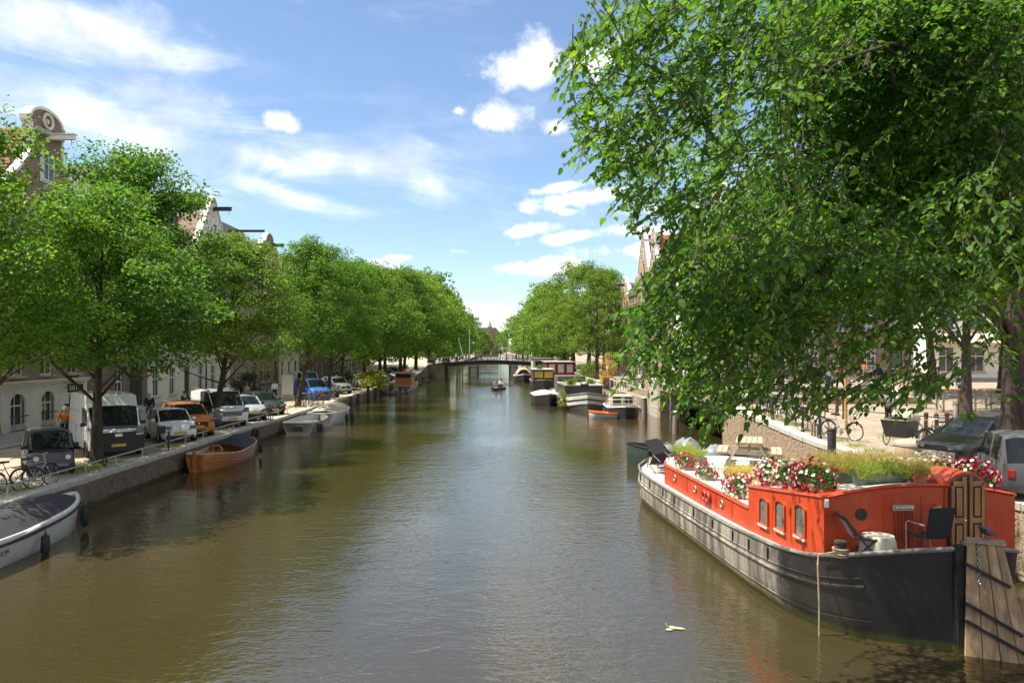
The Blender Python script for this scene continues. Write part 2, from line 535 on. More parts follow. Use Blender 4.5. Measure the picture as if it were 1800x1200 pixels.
def bank(name, Ys, xe, xo, zf, mtop, mwall):
    top, wall = MB(), MB()
    for a, b in zip(Ys[:-1], Ys[1:]):
        za, zb = zf(a), zf(b)
        top.add([(xe, a, za), (xe, b, zb), (xo, b, zb), (xo, a, za)], [(0, 1, 2, 3)])
        wall.add([(xe, a, -2), (xe, b, -2), (xe, b, zb - 0.001), (xe, a, za - 0.001)], [(0, 1, 2, 3)])
    for Y in (Ys[0], Ys[-1]):
        z = zf(Y)
        wall.add([(xe, Y, -2), (xo, Y, -2), (xo, Y, z - 0.001), (xe, Y, z - 0.001)], [(0, 1, 2, 3)])
    t = tag(top.build(name, mtop), kind='structure')
    w_ = wall.build('quay_wall_core', mwall, t)
    return t
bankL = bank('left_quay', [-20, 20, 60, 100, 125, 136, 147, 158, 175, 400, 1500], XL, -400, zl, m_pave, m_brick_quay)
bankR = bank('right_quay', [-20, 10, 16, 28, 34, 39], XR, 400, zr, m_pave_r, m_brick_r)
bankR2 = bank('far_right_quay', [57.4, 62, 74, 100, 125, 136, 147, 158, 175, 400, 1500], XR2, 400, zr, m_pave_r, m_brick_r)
bankP = bank('plaza', [39.02, 44, 57.38], 23.0, 400, zr, m_pave_r, m_brick_r)

# ---- masonry relief on the quay walls: courses of bricks (joined: too many, too small to pick apart)
def brick_relief(name, parent, x, Y0, Y1, z0, zf, face, mat, seed):
    rnd = random.Random(seed); b = MB()
    z = z0; k = 0
    while z < 3.0:
        y = Y0 + (0.11 if k % 2 else 0)
        anyb = False
        while y < Y1:
            if z + 0.055 < zf(y) - 0.2:
                anyb = True
                d = 0.006 + rnd.random() * 0.016
                if rnd.random() > 0.03:
                    xa, xb = x, x + face * d
                    ya, yb, za, zb = y + 0.006, y + 0.214, z + 0.005, z + 0.06
                    b.add([(xb, ya, za), (xb, yb, za), (xb, yb, zb), (xb, ya, zb), (xa, ya, za), (xa, yb, za), (xa, yb, zb), (xa, ya, zb)],
                          [(0, 1, 2, 3), (0, 4, 5, 1), (3, 2, 6, 7), (0, 3, 7, 4), (1, 5, 6, 2)])
            y += 0.22
        if not anyb: break
        z += 0.065; k += 1
    o = b.build(name, mat, parent)
    o['kind'] = 'stuff'
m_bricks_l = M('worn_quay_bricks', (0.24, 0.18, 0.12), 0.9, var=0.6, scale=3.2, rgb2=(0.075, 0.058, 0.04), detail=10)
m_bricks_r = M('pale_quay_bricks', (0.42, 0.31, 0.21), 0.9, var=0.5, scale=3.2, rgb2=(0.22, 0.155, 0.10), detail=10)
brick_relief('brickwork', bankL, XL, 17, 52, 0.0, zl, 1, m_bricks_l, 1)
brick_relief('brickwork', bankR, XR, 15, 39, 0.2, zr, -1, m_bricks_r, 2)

m_algae = M('algae', (.05, .055, .018), .6, var=.6, scale=3, rgb2=(.02, .02, .01), detail=10)
for par, x, a, b_ in ((bankL, XL + .024, 17, 70), (bankR, XR - .024, 14, 38.9), (bankR2, XR2 - .024, 62, 140)):
    q = MB(); ys_ = np.linspace(a, b_, 120); rq = random.Random(int(a))
    for u, v in zip(ys_[:-1], ys_[1:]):
        h = .07 + .1 * rq.random(); q.add([(x, u, -.2), (x, v, -.2), (x, v, h), (x, u, h + .02 * rq.random())], [(0, 1, 2, 3)])
    q.build('algae_band', m_algae, par)['kind'] = 'stuff'
# ---- coping stones, each its own slab
def coping(parent, x, Y0, Y1, zf, face, L=1.05, seed=3):
    rnd = random.Random(seed)
    b = MB(); b.box((0, 0, 0), (0.5, L - 0.02, 0.2)); me = b.mesh('coping_stone', m_coping)
    y = Y0
    while y < Y1:
        sl_ = math.atan2(zf(y + L) - zf(y), L)
        o = put('coping_stone', me, parent, (x - face * 0.21 + rnd.uniform(-.012, .012), y + L / 2, zf(y + L / 2) - 0.07 + rnd.uniform(-.008, .01)), (sl_, 0, rnd.uniform(-.006, .006)))
        bevel(o, 0.02, 1)
        y += L
coping(bankL, XL, 16, 64, zl, 1)
coping(bankR, XR, 12, 38.6, zr, -1, 1.2, 5)
coping(bankR2, XR2, 57.6, 90, zr, -1, 1.3, 7)
# plain kerb line farther along both sides
for nm, par, x, f, a, b_ in (('kerb', bankL, XL, zl, 64, 146), ('kerb', bankR2, XR2, zr, 90, 146)):
    k = MB()
    ys = np.linspace(a, b_, 16)
    for u, v in zip(ys[:-1], ys[1:]):
        s = 1 if x < 0 else -1
        k.bar((x - s * 0.2, u, f(u) - 0.05), (x - s * 0.2, v, f(v) - 0.05), 0.46, 0.24)
    k.build(nm, m_coping, par)
# kerb and cobble lane markings of the left street
k = MB(); k.box((-21.6, 70, ZL + 0.04), (0.16, 150, 0.12)); k.build('pavement_kerb', m_stone, bankL)
k = MB(); k.box((-23.5, 70, ZL + 0.035), (3.6, 150, 0.11)); k.build('pavement', M('pavement_slabs', (0.30, 0.28, 0.25), 0.9, var=0.25, scale=2), bankL)
# pale strip across the plaza
k = MB(); k.bar((14, 39.5, zr(39.5) + 0.012), (30, 26.2, 1.85 + 0.012), 0.35, 0.02)
k.build('paving_strip', m_stone, bankR)
# unpaved earth with grass along the left quay edge by the first trees
e = MB()
rnd = random.Random(4)
for (cx, cy, rx, ry) in ((-15.3, 23.0, 1.1, 2.2), (-15.2, 28.0, 1.1, 1.8), (-15.4, 33, .5, .8)):
    pts = [(cx + rx * math.cos(a) * rnd.uniform(.8, 1.1), cy + ry * math.sin(a) * rnd.uniform(.8, 1.1), ZL + 0.008) for a in np.linspace(0, 2 * math.pi, 22)[:-1]]
    e.add(pts, [tuple(range(21))])
e.build('earth_patch', M('earth', (0.10, 0.075, 0.045), 0.95, var=0.4, scale=6, bump=0.6), bankL)

# ---- rounded stone corner of the far right quay with the brick wing beside it
pier = empty('stone_pier', (13.5, 57.6, 0), 0, 'rounded grey stone bridge corner with brick wing wall', 'pier')
rings = []
prof = [(-1.0, 56.9 + 4.0), (-0.98, 58.6), (-0.6, 57.7), (0.1, 57.25), (1.2, 57.1), (9.0, 57.1)]
def pier_course(z0, z1, off):
    b = MB(); p2 = []
    for (x, y) in prof: p2.append((x - off * (1 if x < 0 else 0), y - 57.6 - off))
    p2 += [(9.0, 4.0), (-0.6, 4.0)]
    b.prism(p2, z0, z1, 'XY'); return b
rnd = random.Random(9)
for i in range(9):
    z0 = -0.4 + i * 0.35
    o = pier_course(z0 + 0.012, z0 + 0.338, rnd.uniform(0, 0.02)).build('stone_course', m_stone, pier, 35)
pier_course(2.76, 2.98, 0.1).build('cap_stone', m_coping, pier)
wing = MB(); wing.box((-0.72, 4.2, 1.1), (0.5, 2.9, 3.2)); wing.build('brick_wing', m_brick_r, pier)
gl = MB()
for i, (a, b_) in enumerate(((0.0, 1.2), (0.25, 0.75), (0.5, 1.25), (0.65, 0.8))):
    gl.path([(-0.985, 3.2 + a * 1.1, 1.0 + b_ * .5), (-0.985, 3.35 + a * 1.1, 1.35 + b_ * .5), (-0.985, 3.5 + a * 1.1, 1.0 + b_ * .4)], 0.018, 4)
gl.build('graffiti', m_black, pier)

# ---- side-canal bridge deck between the two blocks
sb = empty('side_bridge', (17.5, 48.2, 0), 0, 'low side bridge over the dark opening in the right quay', 'bridge')
d = MB(); d.box((0, 0, 2.55), (10.9, 18.3, 0.5)); d.build('deck', m_brick_r, sb)
ar = MB()
pts = [(-9.1, 2.3), (-9.1, -1), (-7.2, -1)] + [(7.2 * math.cos(a), 0.3 + 1.1 * math.sin(a)) for a in np.linspace(math.pi, 0, 13)] + [(7.2, -1), (9.1, -1), (9.1, 2.3)]
ar.prism(pts, -3.9, -3.4, 'YZ')
ar.build('arch_wall', m_brick_r, sb)
d = MB(); d.path([(-4.9, -9, 3.75), (-4.9, 9, 3.75)], 0.035); d.path([(-4.9, -9, 3.35), (-4.9, 9, 3.35)], 0.025); d.build('rail', m_black, sb)
bp_ = MB(); bp_.path([(0, 0, 0), (0, 0, 1.0)], 0.04); me = bp_.mesh('rail_post', m_black)
for y in np.arange(-8.8, 9, 1.95): put('rail_post', me, sb, (-4.9, y, 2.8))

# ---- the canal bridge
BY = 150.0
br = empty('canal_bridge', (-0.8, BY, 0), 0, 'low three-span canal bridge with stone piers and thin railings', 'bridge')
def bz(x):  return 3.28 - 0.85 * (abs(x + 0.2) / 13.0) ** 1.7
xs = np.linspace(-13.2, 13.6, 25)
dk = MB()
for a, b_ in zip(xs[:-1], xs[1:]):
    za, zb = bz(a), bz(b_)
    vs = []
    for (x, z) in ((a, za), (b_, zb)):
        vs += [(x, -1, z - 0.85), (x, -1, z - 0.12), (x, 9, z - 0.12), (x, 9, z - 0.85)]
    dk.add(vs, [(0, 1, 5, 4), (1, 2, 6, 5), (2, 3, 7, 6), (3, 0, 4, 7)])
dk.build('deck', M('bridge_girder', (0.045, 0.04, 0.038), 0.7, var=0.3, scale=1.5), br)
cp = MB()
for a, b_ in zip(xs[:-1], xs[1:]): cp.bar((a, -1.05, bz(a) - 0.05), (b_, -1.05, bz(b_) - 0.05), 0.4, 0.15)
cp.build('edge_stone', M('dark_edge_stone', (.13, .12, .105), .8, var=.3), br)
for x in (-4.1, 4.0):
    p_ = MB()
    p_.prism([(-0.85, -0.2), (-0.5, -0.9), (0.5, -0.9), (0.85, -0.2), (0.85, 9), (-0.85, 9)], -2, bz(x) - 0.85, 'XY')
    o = p_.build('pier', m_stone, br, loc=(x, 0, 0))
    c_ = MB(); c_.box((0, 4, bz(x) - 0.98), (2.0, 10.2, 0.26)); c_.build('pier_cap', m_coping, o)
for x, wd in ((-11.6, 3.4), (13.0, 3.0)):
    a_ = MB(); a_.box((x, 4.0, 0.4), (wd, 10.6, 4.0)); a_.build('abutment', m_brick_quay, br)
for dy in (-1.0, 8.8):
    rl = MB()
    for h in (1.0, 0.62, 0.3):
        rl.path([(x, dy, bz(x) + h) for x in xs], 0.035 if h == 1.0 else 0.02, 4)
    rl.build('railing', m_black, br)
    pm = MB(); pm.path([(0, 0, 0), (0, 0, 1.02)], 0.035, 4); me = pm.mesh('railing_post', m_black)
    for x in np.arange(-13, 13.6, 1.3): put('railing_post', me, br, (x, dy, bz(x) - 0.02))
# ================================================================ HOUSES
WINC = {}
m_frame = M('window_frame', (0.72, 0.70, 0.63), 0.5, var=0.08)
m_frame_dk = M('dark_frame', (0.03, 0.045, 0.035), 0.4, var=0.2)
m_curtain = glass_mat('pane_glass', (0.05, 0.055, 0.058), 0.05)

def win_mesh(w, h, style, arch):
    key = (round(w, 2), round(h, 2), style, arch)
    if key in WINC: return WINC[key]
    f = MB(); t = 0.07; d = 0.09
    # local: opening centred on x, sill at z=0, frame sits behind y=0
    y = 0.10
    f.box((-w / 2 + t / 2, y, h / 2), (t, d, h)); f.box((w / 2 - t / 2, y, h / 2), (t, d, h))
    f.box((0, y, t / 2), (w - 2 * t, d, t)); f.box((0, y, h - t / 2), (w - 2 * t, d, t))
    mid = h * 0.62
    f.box((0, y - 0.012, mid), (w - 2 * t, d, 0.075))
    if style in ('sash', 'many'):
        f.box((0, y, h / 2), (0.045, d * 0.7, h - 2 * t))
    if style == 'many':
        for q in (0.2, 0.41, 0.81): f.box((0, y + 0.004, h * q), (w - 2 * t, d * 0.6, 0.035))
        for q in (-.25, .25): f.box((w * q, y + 0.006, h / 2), (0.03, d * 0.6, h - 2 * t))
    if arch:
        seg = 8
        for i in range(seg):
            a0, a1 = math.pi * i / seg, math.pi * (i + 1) / seg
            x0, z0, x1, z1 = math.cos(a0) * w / 2, math.sin(a0) * arch, math.cos(a1) * w / 2, math.sin(a1) * arch
            z0, z1 = h - arch + z0, h - arch + z1
            vs = [(x0, 0.03, z0), (x1, 0.03, z1), (x1, 0.03, h + 0.002), (x0, 0.03, h + 0.002)]
            vs += [(a, 0.16, c) for a, b, c in vs]
            f.add(vs, [(0, 1, 2, 3), (0, 4, 5, 1)])
    fm = f.mesh('window_frame', m_frame)
    panes = []
    lo = (t, mid - 0.03); hi = (mid + 0.03, h - t)
    for (z0, z1) in (lo, hi):
        for (x0, x1) in ((-w / 2 + t, -0.02), (0.02, w / 2 - t)) if style != 'plain' else ((-w / 2 + t, w / 2 - t),):
            p = MB(); p.box(((x0 + x1) / 2, y + 0.01, (z0 + z1) / 2), (x1 - x0, 0.012, z1 - z0)); panes.append(p.mesh('pane', m_curtain))
    s = MB(); s.box((0, -0.03, -0.05), (w + 0.24, 0.26, 0.1)); sm = s.mesh('sill', m_stone)
    WINC[key] = (fm, panes, sm)
    return WINC[key]

def facade(w, h, holes, depth=0.22):
    """a wall with real openings and reveals; x from -w/2 to w/2"""
    xs = sorted({-w / 2, w / 2} | {a for o in holes for a in (o[0], o[1])})
    zs = sorted({0.0, h} | {a for o in holes for a in (o[2], o[3])})
    b = MB()
    for x0, x1 in zip(xs[:-1], xs[1:]):
        for z0, z1 in zip(zs[:-1], zs[1:]):
            cx, cz = (x0 + x1) / 2, (z0 + z1) / 2
            if any(o[0] < cx < o[1] and o[2] < cz < o[3] for o in holes): continue
            b.add([(x0, 0, z0), (x1, 0, z0), (x1, 0, z1), (x0, 0, z1)], [(0, 1, 2, 3)])
    for x0, x1, z0, z1 in holes:
        b.add([(x0, 0, z0), (x1, 0, z0), (x1, 0, z1), (x0, 0, z1), (x0, depth, z0), (x1, depth, z0), (x1, depth, z1), (x0, depth, z1)],
              [(0, 4, 5, 1), (1, 5, 6, 2), (2, 6, 7, 3), (3, 7, 4, 0)])
    return b

def gable_outline(kind, w, hg):
    """outline above the eaves, (x, z)"""
    hw = w / 2
    if kind == 'neck':
        n = hw * 0.36
        L = [(-hw, 0), (-hw, 0.25), (-hw * .92, 0.5)]
        L += [(-n - (hw - n) * .75 * math.cos(a) ** 1.0 * (1 - math.sin(a)) , 0.5 + (hg * .42) * math.sin(a)) for a in np.linspace(0.15, math.pi / 2, 6)]
        L += [(-n, hg * .8), (-n * 1.14, hg * .81), (-n * 1.14, hg * .86)]
        top = [(math.cos(a) * n * 1.05, hg * .86 + math.sin(a) * hg * .14) for a in np.linspace(math.pi, math.pi / 2, 7)]
        L += top
    elif kind == 'bell':
        L = [(-hw, 0), (-hw, 0.3)]
        L += [(-hw + hw * .62 * (1 - math.cos(t * math.pi / 2)) , 0.3 + (hg * .72) * math.sin(t * math.pi / 2) ** .8) for t in np.linspace(.1, 1, 7)]
        n = hw * .38
        L += [(math.cos(a) * n, hg * .78 + math.sin(a) * hg * .22) for a in np.linspace(math.pi, math.pi / 2, 6)]
    elif kind == 'step':
        L = []
        k = 5
        for i in range(k):
            x = -hw + hw * .86 * i / k
            L += [(x, hg * i / k), (x, hg * (i + 1) / k)]
        L += [(-hw * .12, hg)]
    elif kind == 'point':
        L = [(-hw, 0), (-hw * .98, .2), (-hw * .08, hg), (0, hg + .1)]
    elif kind == 'spout':
        n = hw * .2
        L = [(-hw, 0), (-n, hg * .82), (-n, hg), (0, hg)]
    else:
        return None
    Rr = [(-x, z) for x, z in L[::-1] if abs(x) > 1e-6]
    return L + Rr

ROOFC = {}
def pantile_roof(w, depth, h, y0):
    """two slopes of wavy tiles, ridge along y"""
    b = MB()
    hw = w / 2
    rows = max(4, int(math.hypot(hw, h) / 0.33)); cols = int(depth / 0.24)
    for s in (-1, 1):
        nrm = Vector((s * h, 0, hw)).normalized()
        for r in range(rows):
            f0, f1 = r / rows, (r + 1) / rows
            A = []
            for c in range(cols * 4 + 1):
                y = y0 + depth * c / (cols * 4)
                wv = [0.0, 0.03, 0.055, 0.02][c % 4]
                for f, lift in ((f0, 0.05), (f1, 0.0)):
                    p = Vector((s * hw * (1 - f), y, h * f)) + nrm * (wv + lift + 0.02)
                    A.append(p)
            fs = [(2 * c, 2 * c + 1, 2 * c + 3, 2 * c + 2) for c in range(cols * 4)]
            b.add(A, fs)
    return b

def house(name, label, loc, rz, w, depth, eaves, floors, cols, wall_mat, gable='neck', hg=5.5, roof='plain', roof_mat=None, ground=None,
          trim=None, ww=1.05, style='sash', beam=True, door_mat=None, cat='house', group=None, base=0.0):
    """floors: list of (sill height, window height); ground: optional builder of the ground floor openings"""
    H = empty(name, loc, rz, label, cat, group)
    trim = trim or m_white
    roof_mat = roof_mat or M('dark_tiles', (0.10, 0.075, 0.06), 0.8, var=0.3, scale=5, bump=.5)
    holes, wins, doors = [], [], []
    xs = [(-w / 2 + w * (i + .5) / cols) for i in range(cols)]
    for fi, (z, h) in enumerate(floors):
        for i, x in enumerate(xs):
            if fi == 0 and i == cols - 1:
                holes.append((x - .55, x + .55, 0.25, 3.0)); doors.append((x, 0.25, 1.1, 2.75)); continue
            holes.append((x - ww / 2, x + ww / 2, z, z + h)); wins.append((x, z, ww, h))
    facade(w - 0.02, eaves, holes).build('wall', wall_mat, H)
    b = MB()
    hw = w / 2 - 0.01
    b.add([(-hw, 0.002, 0), (-hw, depth, 0), (-hw, depth, eaves), (-hw, 0.002, eaves), (hw, 0.002, 0), (hw, depth, 0), (hw, depth, eaves), (hw, 0.002, eaves)],
          [(0, 1, 2, 3), (5, 4, 7, 6), (1, 5, 6, 2)])
    b.add([(-hw, 0.45, 0), (hw, 0.45, 0), (hw, 0.45, eaves), (-hw, 0.45, eaves)], [(0, 1, 2, 3)])
    b.build('side_wall', wall_mat, H)
    for (x, z, a, h) in wins:
        fm, pn, sm = win_mesh(a, h, style, 0)
        f = put('window', fm, H, (x, 0.03, z))
        for p in pn: put('pane', p, f)
        put('sill', sm, f)
    for (x, z, a, h) in doors:
        d = MB(); d.box((x, 0.12, z + h / 2 - .3), (a - .12, 0.06, h - .62)); 
        for q in (-.22, .22):
            for (zz, hh) in ((.45, .6), (1.35, .9)): d.box((x + q, 0.08, z + zz), (.3, .03, hh))
        dd = d.build('door', door_mat or M('door_green', (0.02, 0.05, 0.035), 0.35, var=.2), H)
        k = MB(); k.lathe([(0, 0), (.03, 0), (.035, .03), (0, .05)], 8, (x + .35, .03, z + 1.0), 'Y'); k.build('handle', m_chrome, dd)
        k = MB(); k.box((x, .1, z + h - .3), (a - .12, .05, .45)); k.build('fanlight', m_glass, dd)
        st = MB(); st.box((x, -.3, .12), (1.3, .6, .24)); st.build('door_step', m_stone, H)
    # plinth, cornice
    p = MB(); p.box((0, -0.03, 0.22), (w - .02, 0.06, 0.44))
    for (x, z, a, h) in doors: pass
    p.build('plinth', m_stone, H)
    out = gable_outline(gable, w - .02, hg)
    if out:
        g_ = MB(); g_.prism([(x, z + eaves + .002) for x, z in out], -0.005, 0.4, 'XZ'); gb = g_.build('gable', wall_mat, H)
        # pale edging along the gable outline
        e = MB()
        pts = [(x, eaves + z) for x, z in out]
        for (a, c), (a2, c2) in zip(pts[:-1], pts[1:]):
            if (a - a2) ** 2 + (c - c2) ** 2 > 1e-4: e.bar((a, .18, c), (a2, .18, c2), 0.55, 0.16, (0, 0, 1) if abs(a2 - a) > .01 else (1, 0, 0))
        e.build('gable_edging', trim, gb)
        wz = eaves + hg * .22
        fm, pn, sm = win_mesh(1.0, 1.5, style, 0)
        # attic window stands proud in a shallow surround
        fr = MB(); fr.box((0, -.03, wz + .75), (1.2, .04, 1.7)); fr.build('attic_surround', trim, gb)
        f = put('window', fm, H, (0, -.2, wz))
        for q in pn: put('pane', q, f)
        if beam:
            bz_ = eaves + hg * (.70 if gable in ('neck', 'bell') else .82)
            e = MB(); e.box((0, -.75, bz_), (.22, 1.7, .26)); e.box((0, -.75, bz_ + .17), (.36, 1.8, .05)); hb = e.build('hoist_beam', trim if gable == 'neck' else m_black, H)
            e = MB(); e.path([(0, -1.4, bz_ - .13), (0, -1.4, bz_ - .32), (.05, -1.4, bz_ - .38), (0, -1.4, bz_ - .42)], .018, 5); e.build('hook', m_black, hb)
        rh = hg * .80
    else:
        c_ = MB(); c_.box((0, -.2, eaves + .12), (w - .01, .5, .24)); c_.box((0, -.1, eaves - .2), (w - .01, .2, .4))
        c_.build('cornice', trim, H)
        rh = hg
    if roof == 'tile':
        r = pantile_roof(w - .04, depth - .45, rh, .42).build('roof_tiles', roof_mat, H, loc=(0, 0, eaves)); r['kind'] = 'stuff'
    elif roof == 'mansard':
        r = MB(); hw = w / 2 - .02
        r.add([(-hw, .1, eaves + .2), (hw, .1, eaves + .2), (hw, 1.6, eaves + rh), (-hw, 1.6, eaves + rh), (-hw, depth, eaves + .2), (hw, depth, eaves + .2), (hw, depth - .2, eaves + rh), (-hw, depth - .2, eaves + rh)],
              [(0, 1, 2, 3), (3, 2, 6, 7), (0, 3, 7, 4), (1, 5, 6, 2), (4, 7, 6, 5)])
        r.build('roof', roof_mat, H)
    else:
        r = MB(); hw = w / 2 - .02
        r.prism([(-hw, eaves), (0, eaves + rh), (hw, eaves)], .42, depth, 'XZ'); r.build('roof', roof_mat, H)
    return H, xs

brick_a = brick_mat('brick_brown', (0.23, 0.125, 0.085), (0.30, 0.175, 0.12), (0.30, 0.26, 0.21))
brick_b = brick_mat('brick_purple', (0.15, 0.085, 0.07), (0.20, 0.12, 0.095), (0.22, 0.19, 0.16))
brick_c = brick_mat('brick_red', (0.28, 0.12, 0.07), (0.36, 0.175, 0.11), (0.32, 0.28, 0.23))
brick_d = brick_mat('brick_pink', (0.34, 0.20, 0.14), (0.42, 0.27, 0.195), (0.36, 0.31, 0.26))
m_redtile = M('red_pantiles', (0.34, 0.10, 0.045), 0.75, var=0.35, scale=4, rgb2=(0.19, 0.06, 0.03), detail=8)
m_browntile = M('brown_tiles', (0.16, 0.10, 0.06), 0.8, var=0.3, scale=5)
m_slate = M('grey_slate', (0.20, 0.18, 0.165), 0.7, var=0.25, scale=5)
FL = [(0.9, 2.1), (4.3, 2.2), (7.7, 2.1), (10.9, 1.8)]
XF = -25.2
def left_house(Y0, Y1, label, **kw):
    zc = zl((Y0 + Y1) / 2)
    d = dict(depth=11, eaves=13.2, floors=FL, cols=3, wall_mat=brick_a, gable='bell', hg=5.0)
    d.update(kw)
    return house('canal_house', label, (XF, (Y0 + Y1) / 2, zc), R(90), Y1 - Y0 - .03, group='canal houses along the left street', **d)

left_house(29.5, 37.4, 'brown brick house at the far left edge behind the first tree', gable='bell', hg=5.6, eaves=13.6, roof='tile', roof_mat=m_redtile)
# the neck-gabled house with the white arched ground floor
hb, hx = left_house(37.4, 45.2, 'brown brick house with carved neck gable, red tiles and white arched ground floor', gable='neck', hg=5.1, eaves=12.6, roof='tile', roof_mat=m_redtile, wall_mat=brick_a, beam=True,
                    floors=[(0.25, 1.85), (2.95, 2.3), (6.4, 2.1), (9.6, 1.8)], ww=1.15)
# white plaster ground floor: slab with arched openings in front of the brick
w_ = 7.75
arch_cells = []
gf = MB()
xsd = [-w_ / 2] + [v for x in hx for v in (x - .62, x + .62)] + [w_ / 2]
for i in range(0, len(xsd), 2):
    a, b_ = xsd[i], xsd[i + 1]
    gf.box(((a + b_) / 2, -.06, 1.24), (b_ - a, .1, 2.48))
for x in hx:
    n_ = 10
    for i in range(n_):
        a0, a1 = math.pi - math.pi * i / n_, math.pi - math.pi * (i + 1) / n_
        x0, x1 = x + .62 * math.cos(a0), x + .62 * math.cos(a1)
        z0, z1 = 1.55 + .48 * math.sin(a0), 1.55 + .48 * math.sin(a1)
        vs = [(x0, -.109, z0), (x1, -.109, z1), (x1, -.109, 2.48), (x0, -.109, 2.48), (x0, .05, z0), (x1, .05, z1)]
        gf.add(vs, [(0, 1, 2, 3), (0, 4, 5, 1)])
gf.build('plaster_ground_floor', m_cream, hb)
c_ = MB(); c_.box((0, -.12, 2.55), (w_, .26, .14)); c_.box((0, -.16, 2.64), (w_, .34, .06)); c_.build('string_course', m_cream, hb)
for x in hx[:2]:
    c_ = MB(); c_.path([(x - .75, -.16, .85), (x + .75, -.16, .85)], .03); c_.build('window_bar', m_black, hb)
# carved rosette and shoulders of the neck gable
c_ = MB(); c_.torus((0, -.1, 12.6 + 4.45), .40, .09, 'Y', 18, 6); c_.lathe([(0, -.12), (.13, -.1), (.16, 0)], 10, (0, -.02, 12.6 + 4.45), 'Y'); c_.build('rosette', m_cream, hb)
c_ = MB(); c_.box((0, -.1, 12.6 + 3.75), (2.5, .36, .24)); c_.build('gable_cornice', m_stone, hb)
# house sign on a bracket and wall lantern
sg = MB(); sg.path([(1.5, -.1, 2.45), (1.5, -1.25, 2.45)], .025); sg.path([(1.5, -.1, 2.1), (1.5, -.5, 2.4)], .018); so_ = sg.build('sign_bracket', m_black, hb)
sg = MB(); sg.box((1.5, -.75, 2.12), (.04, .9, .5)); sb_ = sg.build('sign_board', m_black, so_)
text_obj('sign_digits', '2010', .36, m_white, so_, (1.475, -.75, 2.12), (R(90), 0, R(-90)))
left_house(45.2, 53.2, 'dark brick house with pale door surround behind the second tree', wall_mat=brick_b, gable='none', hg=3.5, eaves=13.0)
left_house(53.2, 61.4, 'cream painted house behind the third tree of the left row', wall_mat=m_cream, gable='none', hg=3.4, eaves=12.8)
hw_, wx_ = left_house(61.4, 69.6, 'white pointed-gable house with big arched attic window and hoist beam', wall_mat=m_cream, gable='point', hg=5.2, eaves=12.5, roof='plain', roof_mat=m_browntile, trim=m_cream)
# arched attic window of the white house: five mullions behind an arch
aw = MB()
for i in range(9):
    a0, a1 = math.pi * i / 9, math.pi * (i + 1) / 9
    aw.bar((1.35 * math.cos(a0), -.12, 14.2 + 1.3 * math.sin(a0)), (1.35 * math.cos(a1), -.12, 14.2 + 1.3 * math.sin(a1)), .12, .12, (0, 1, 0))
for x in (-1.35, -.5, .5, 1.35): aw.box((x, -.12, 13.65 + (.6 if abs(x) < 1 else 0)), (.12, .12, 1.9 + (1.2 if abs(x) < 1 else 0)))
aw.box((0, -.12, 14.15), (2.7, .1, .1)); aw.box((0, -.14, 12.7), (3.0, .2, .14))
ao = aw.build('arched_window', m_white, hw_)
aw = MB(); aw.prism([(-1.3, 12.75), (1.3, 12.75), (1.3, 14.2)] + [(1.3 * math.cos(a), 14.2 + 1.25 * math.sin(a)) for a in np.linspace(.2, math.pi - .2, 8)] + [(-1.3, 14.2)], -.075, -.06, 'XZ')
aw.build('pane', m_curtain, ao)
ch = MB(); ch.box((-2.2, 4.5, 16.5), (1.6, .8, 1.5)); co = ch.build('chimney', m_cream, hw_)
for i in range(4):
    cpz = MB(); cpz.lathe([(.11, 0), (.13, .35), (.1, .4)], 8, (-2.75 + i * .36, 4.5, 17.25)); cpz.build('chimney_pot', m_black, co)
hm, _ = left_house(69.6, 78.0, 'grey mansard-roofed house with long dark hoist beams', wall_mat=brick_d, gable='none', hg=3.8, eaves=13.0, roof='mansard', roof_mat=m_slate)
for x, z in ((-1.2, 16.0), (2.4, 15.2)):
    e = MB(); e.box((x, -.2, z), (.2, 4.2, .22)); e.build('hoist_beam', m_black, hm)
fl = MB(); fl.lathe([(.16, 15), (.16, 18.6), (.24, 18.6), (.24, 18.9)], 8, (-3.2, 2.6, 0)); fl.build('flue_pipe', m_steel, hm)
dm = MB(); dm.box((2.4, .9, 14.5), (1.9, 1.6, 2.0)); do = dm.build('dormer', m_cream, hm)
fm, pn, sm = win_mesh(1.2, 1.4, 'sash', 0); f = put('window', fm, do, (2.4, .0, 13.8))
for p in pn: put('pane', p, f)
yy = 78.0
rnd = random.Random(12)
words_l = ['brown brick house just past the mansard house', 'cream house behind the blue van', 'red brick house behind the silver car', 'dark brick house behind the yellow shrub',
           'pinkish brick house halfway to the bridge on the left', 'cream house before the red brick one near the left bridge end', 'red brick house near the left bridge end', 'brown house closest to the bridge on the left']
for i, lab in enumerate(words_l):
    w0 = [7.2, 8.4, 7.8, 9, 8.2, 9.4, 8.6, 9.8][i]
    left_house(yy, yy + w0, lab, wall_mat=[brick_a, m_cream, brick_c, brick_b, brick_d, m_cream, brick_c, brick_a][i], gable=['bell', 'none', 'neck', 'step', 'none', 'bell', 'spout', 'none'][i], hg=[4.5, 3, 4.6, 4.6, 3, 4, 4.5, 3][i], eaves=12.2 + rnd.random(), style='plain')
    yy += w0

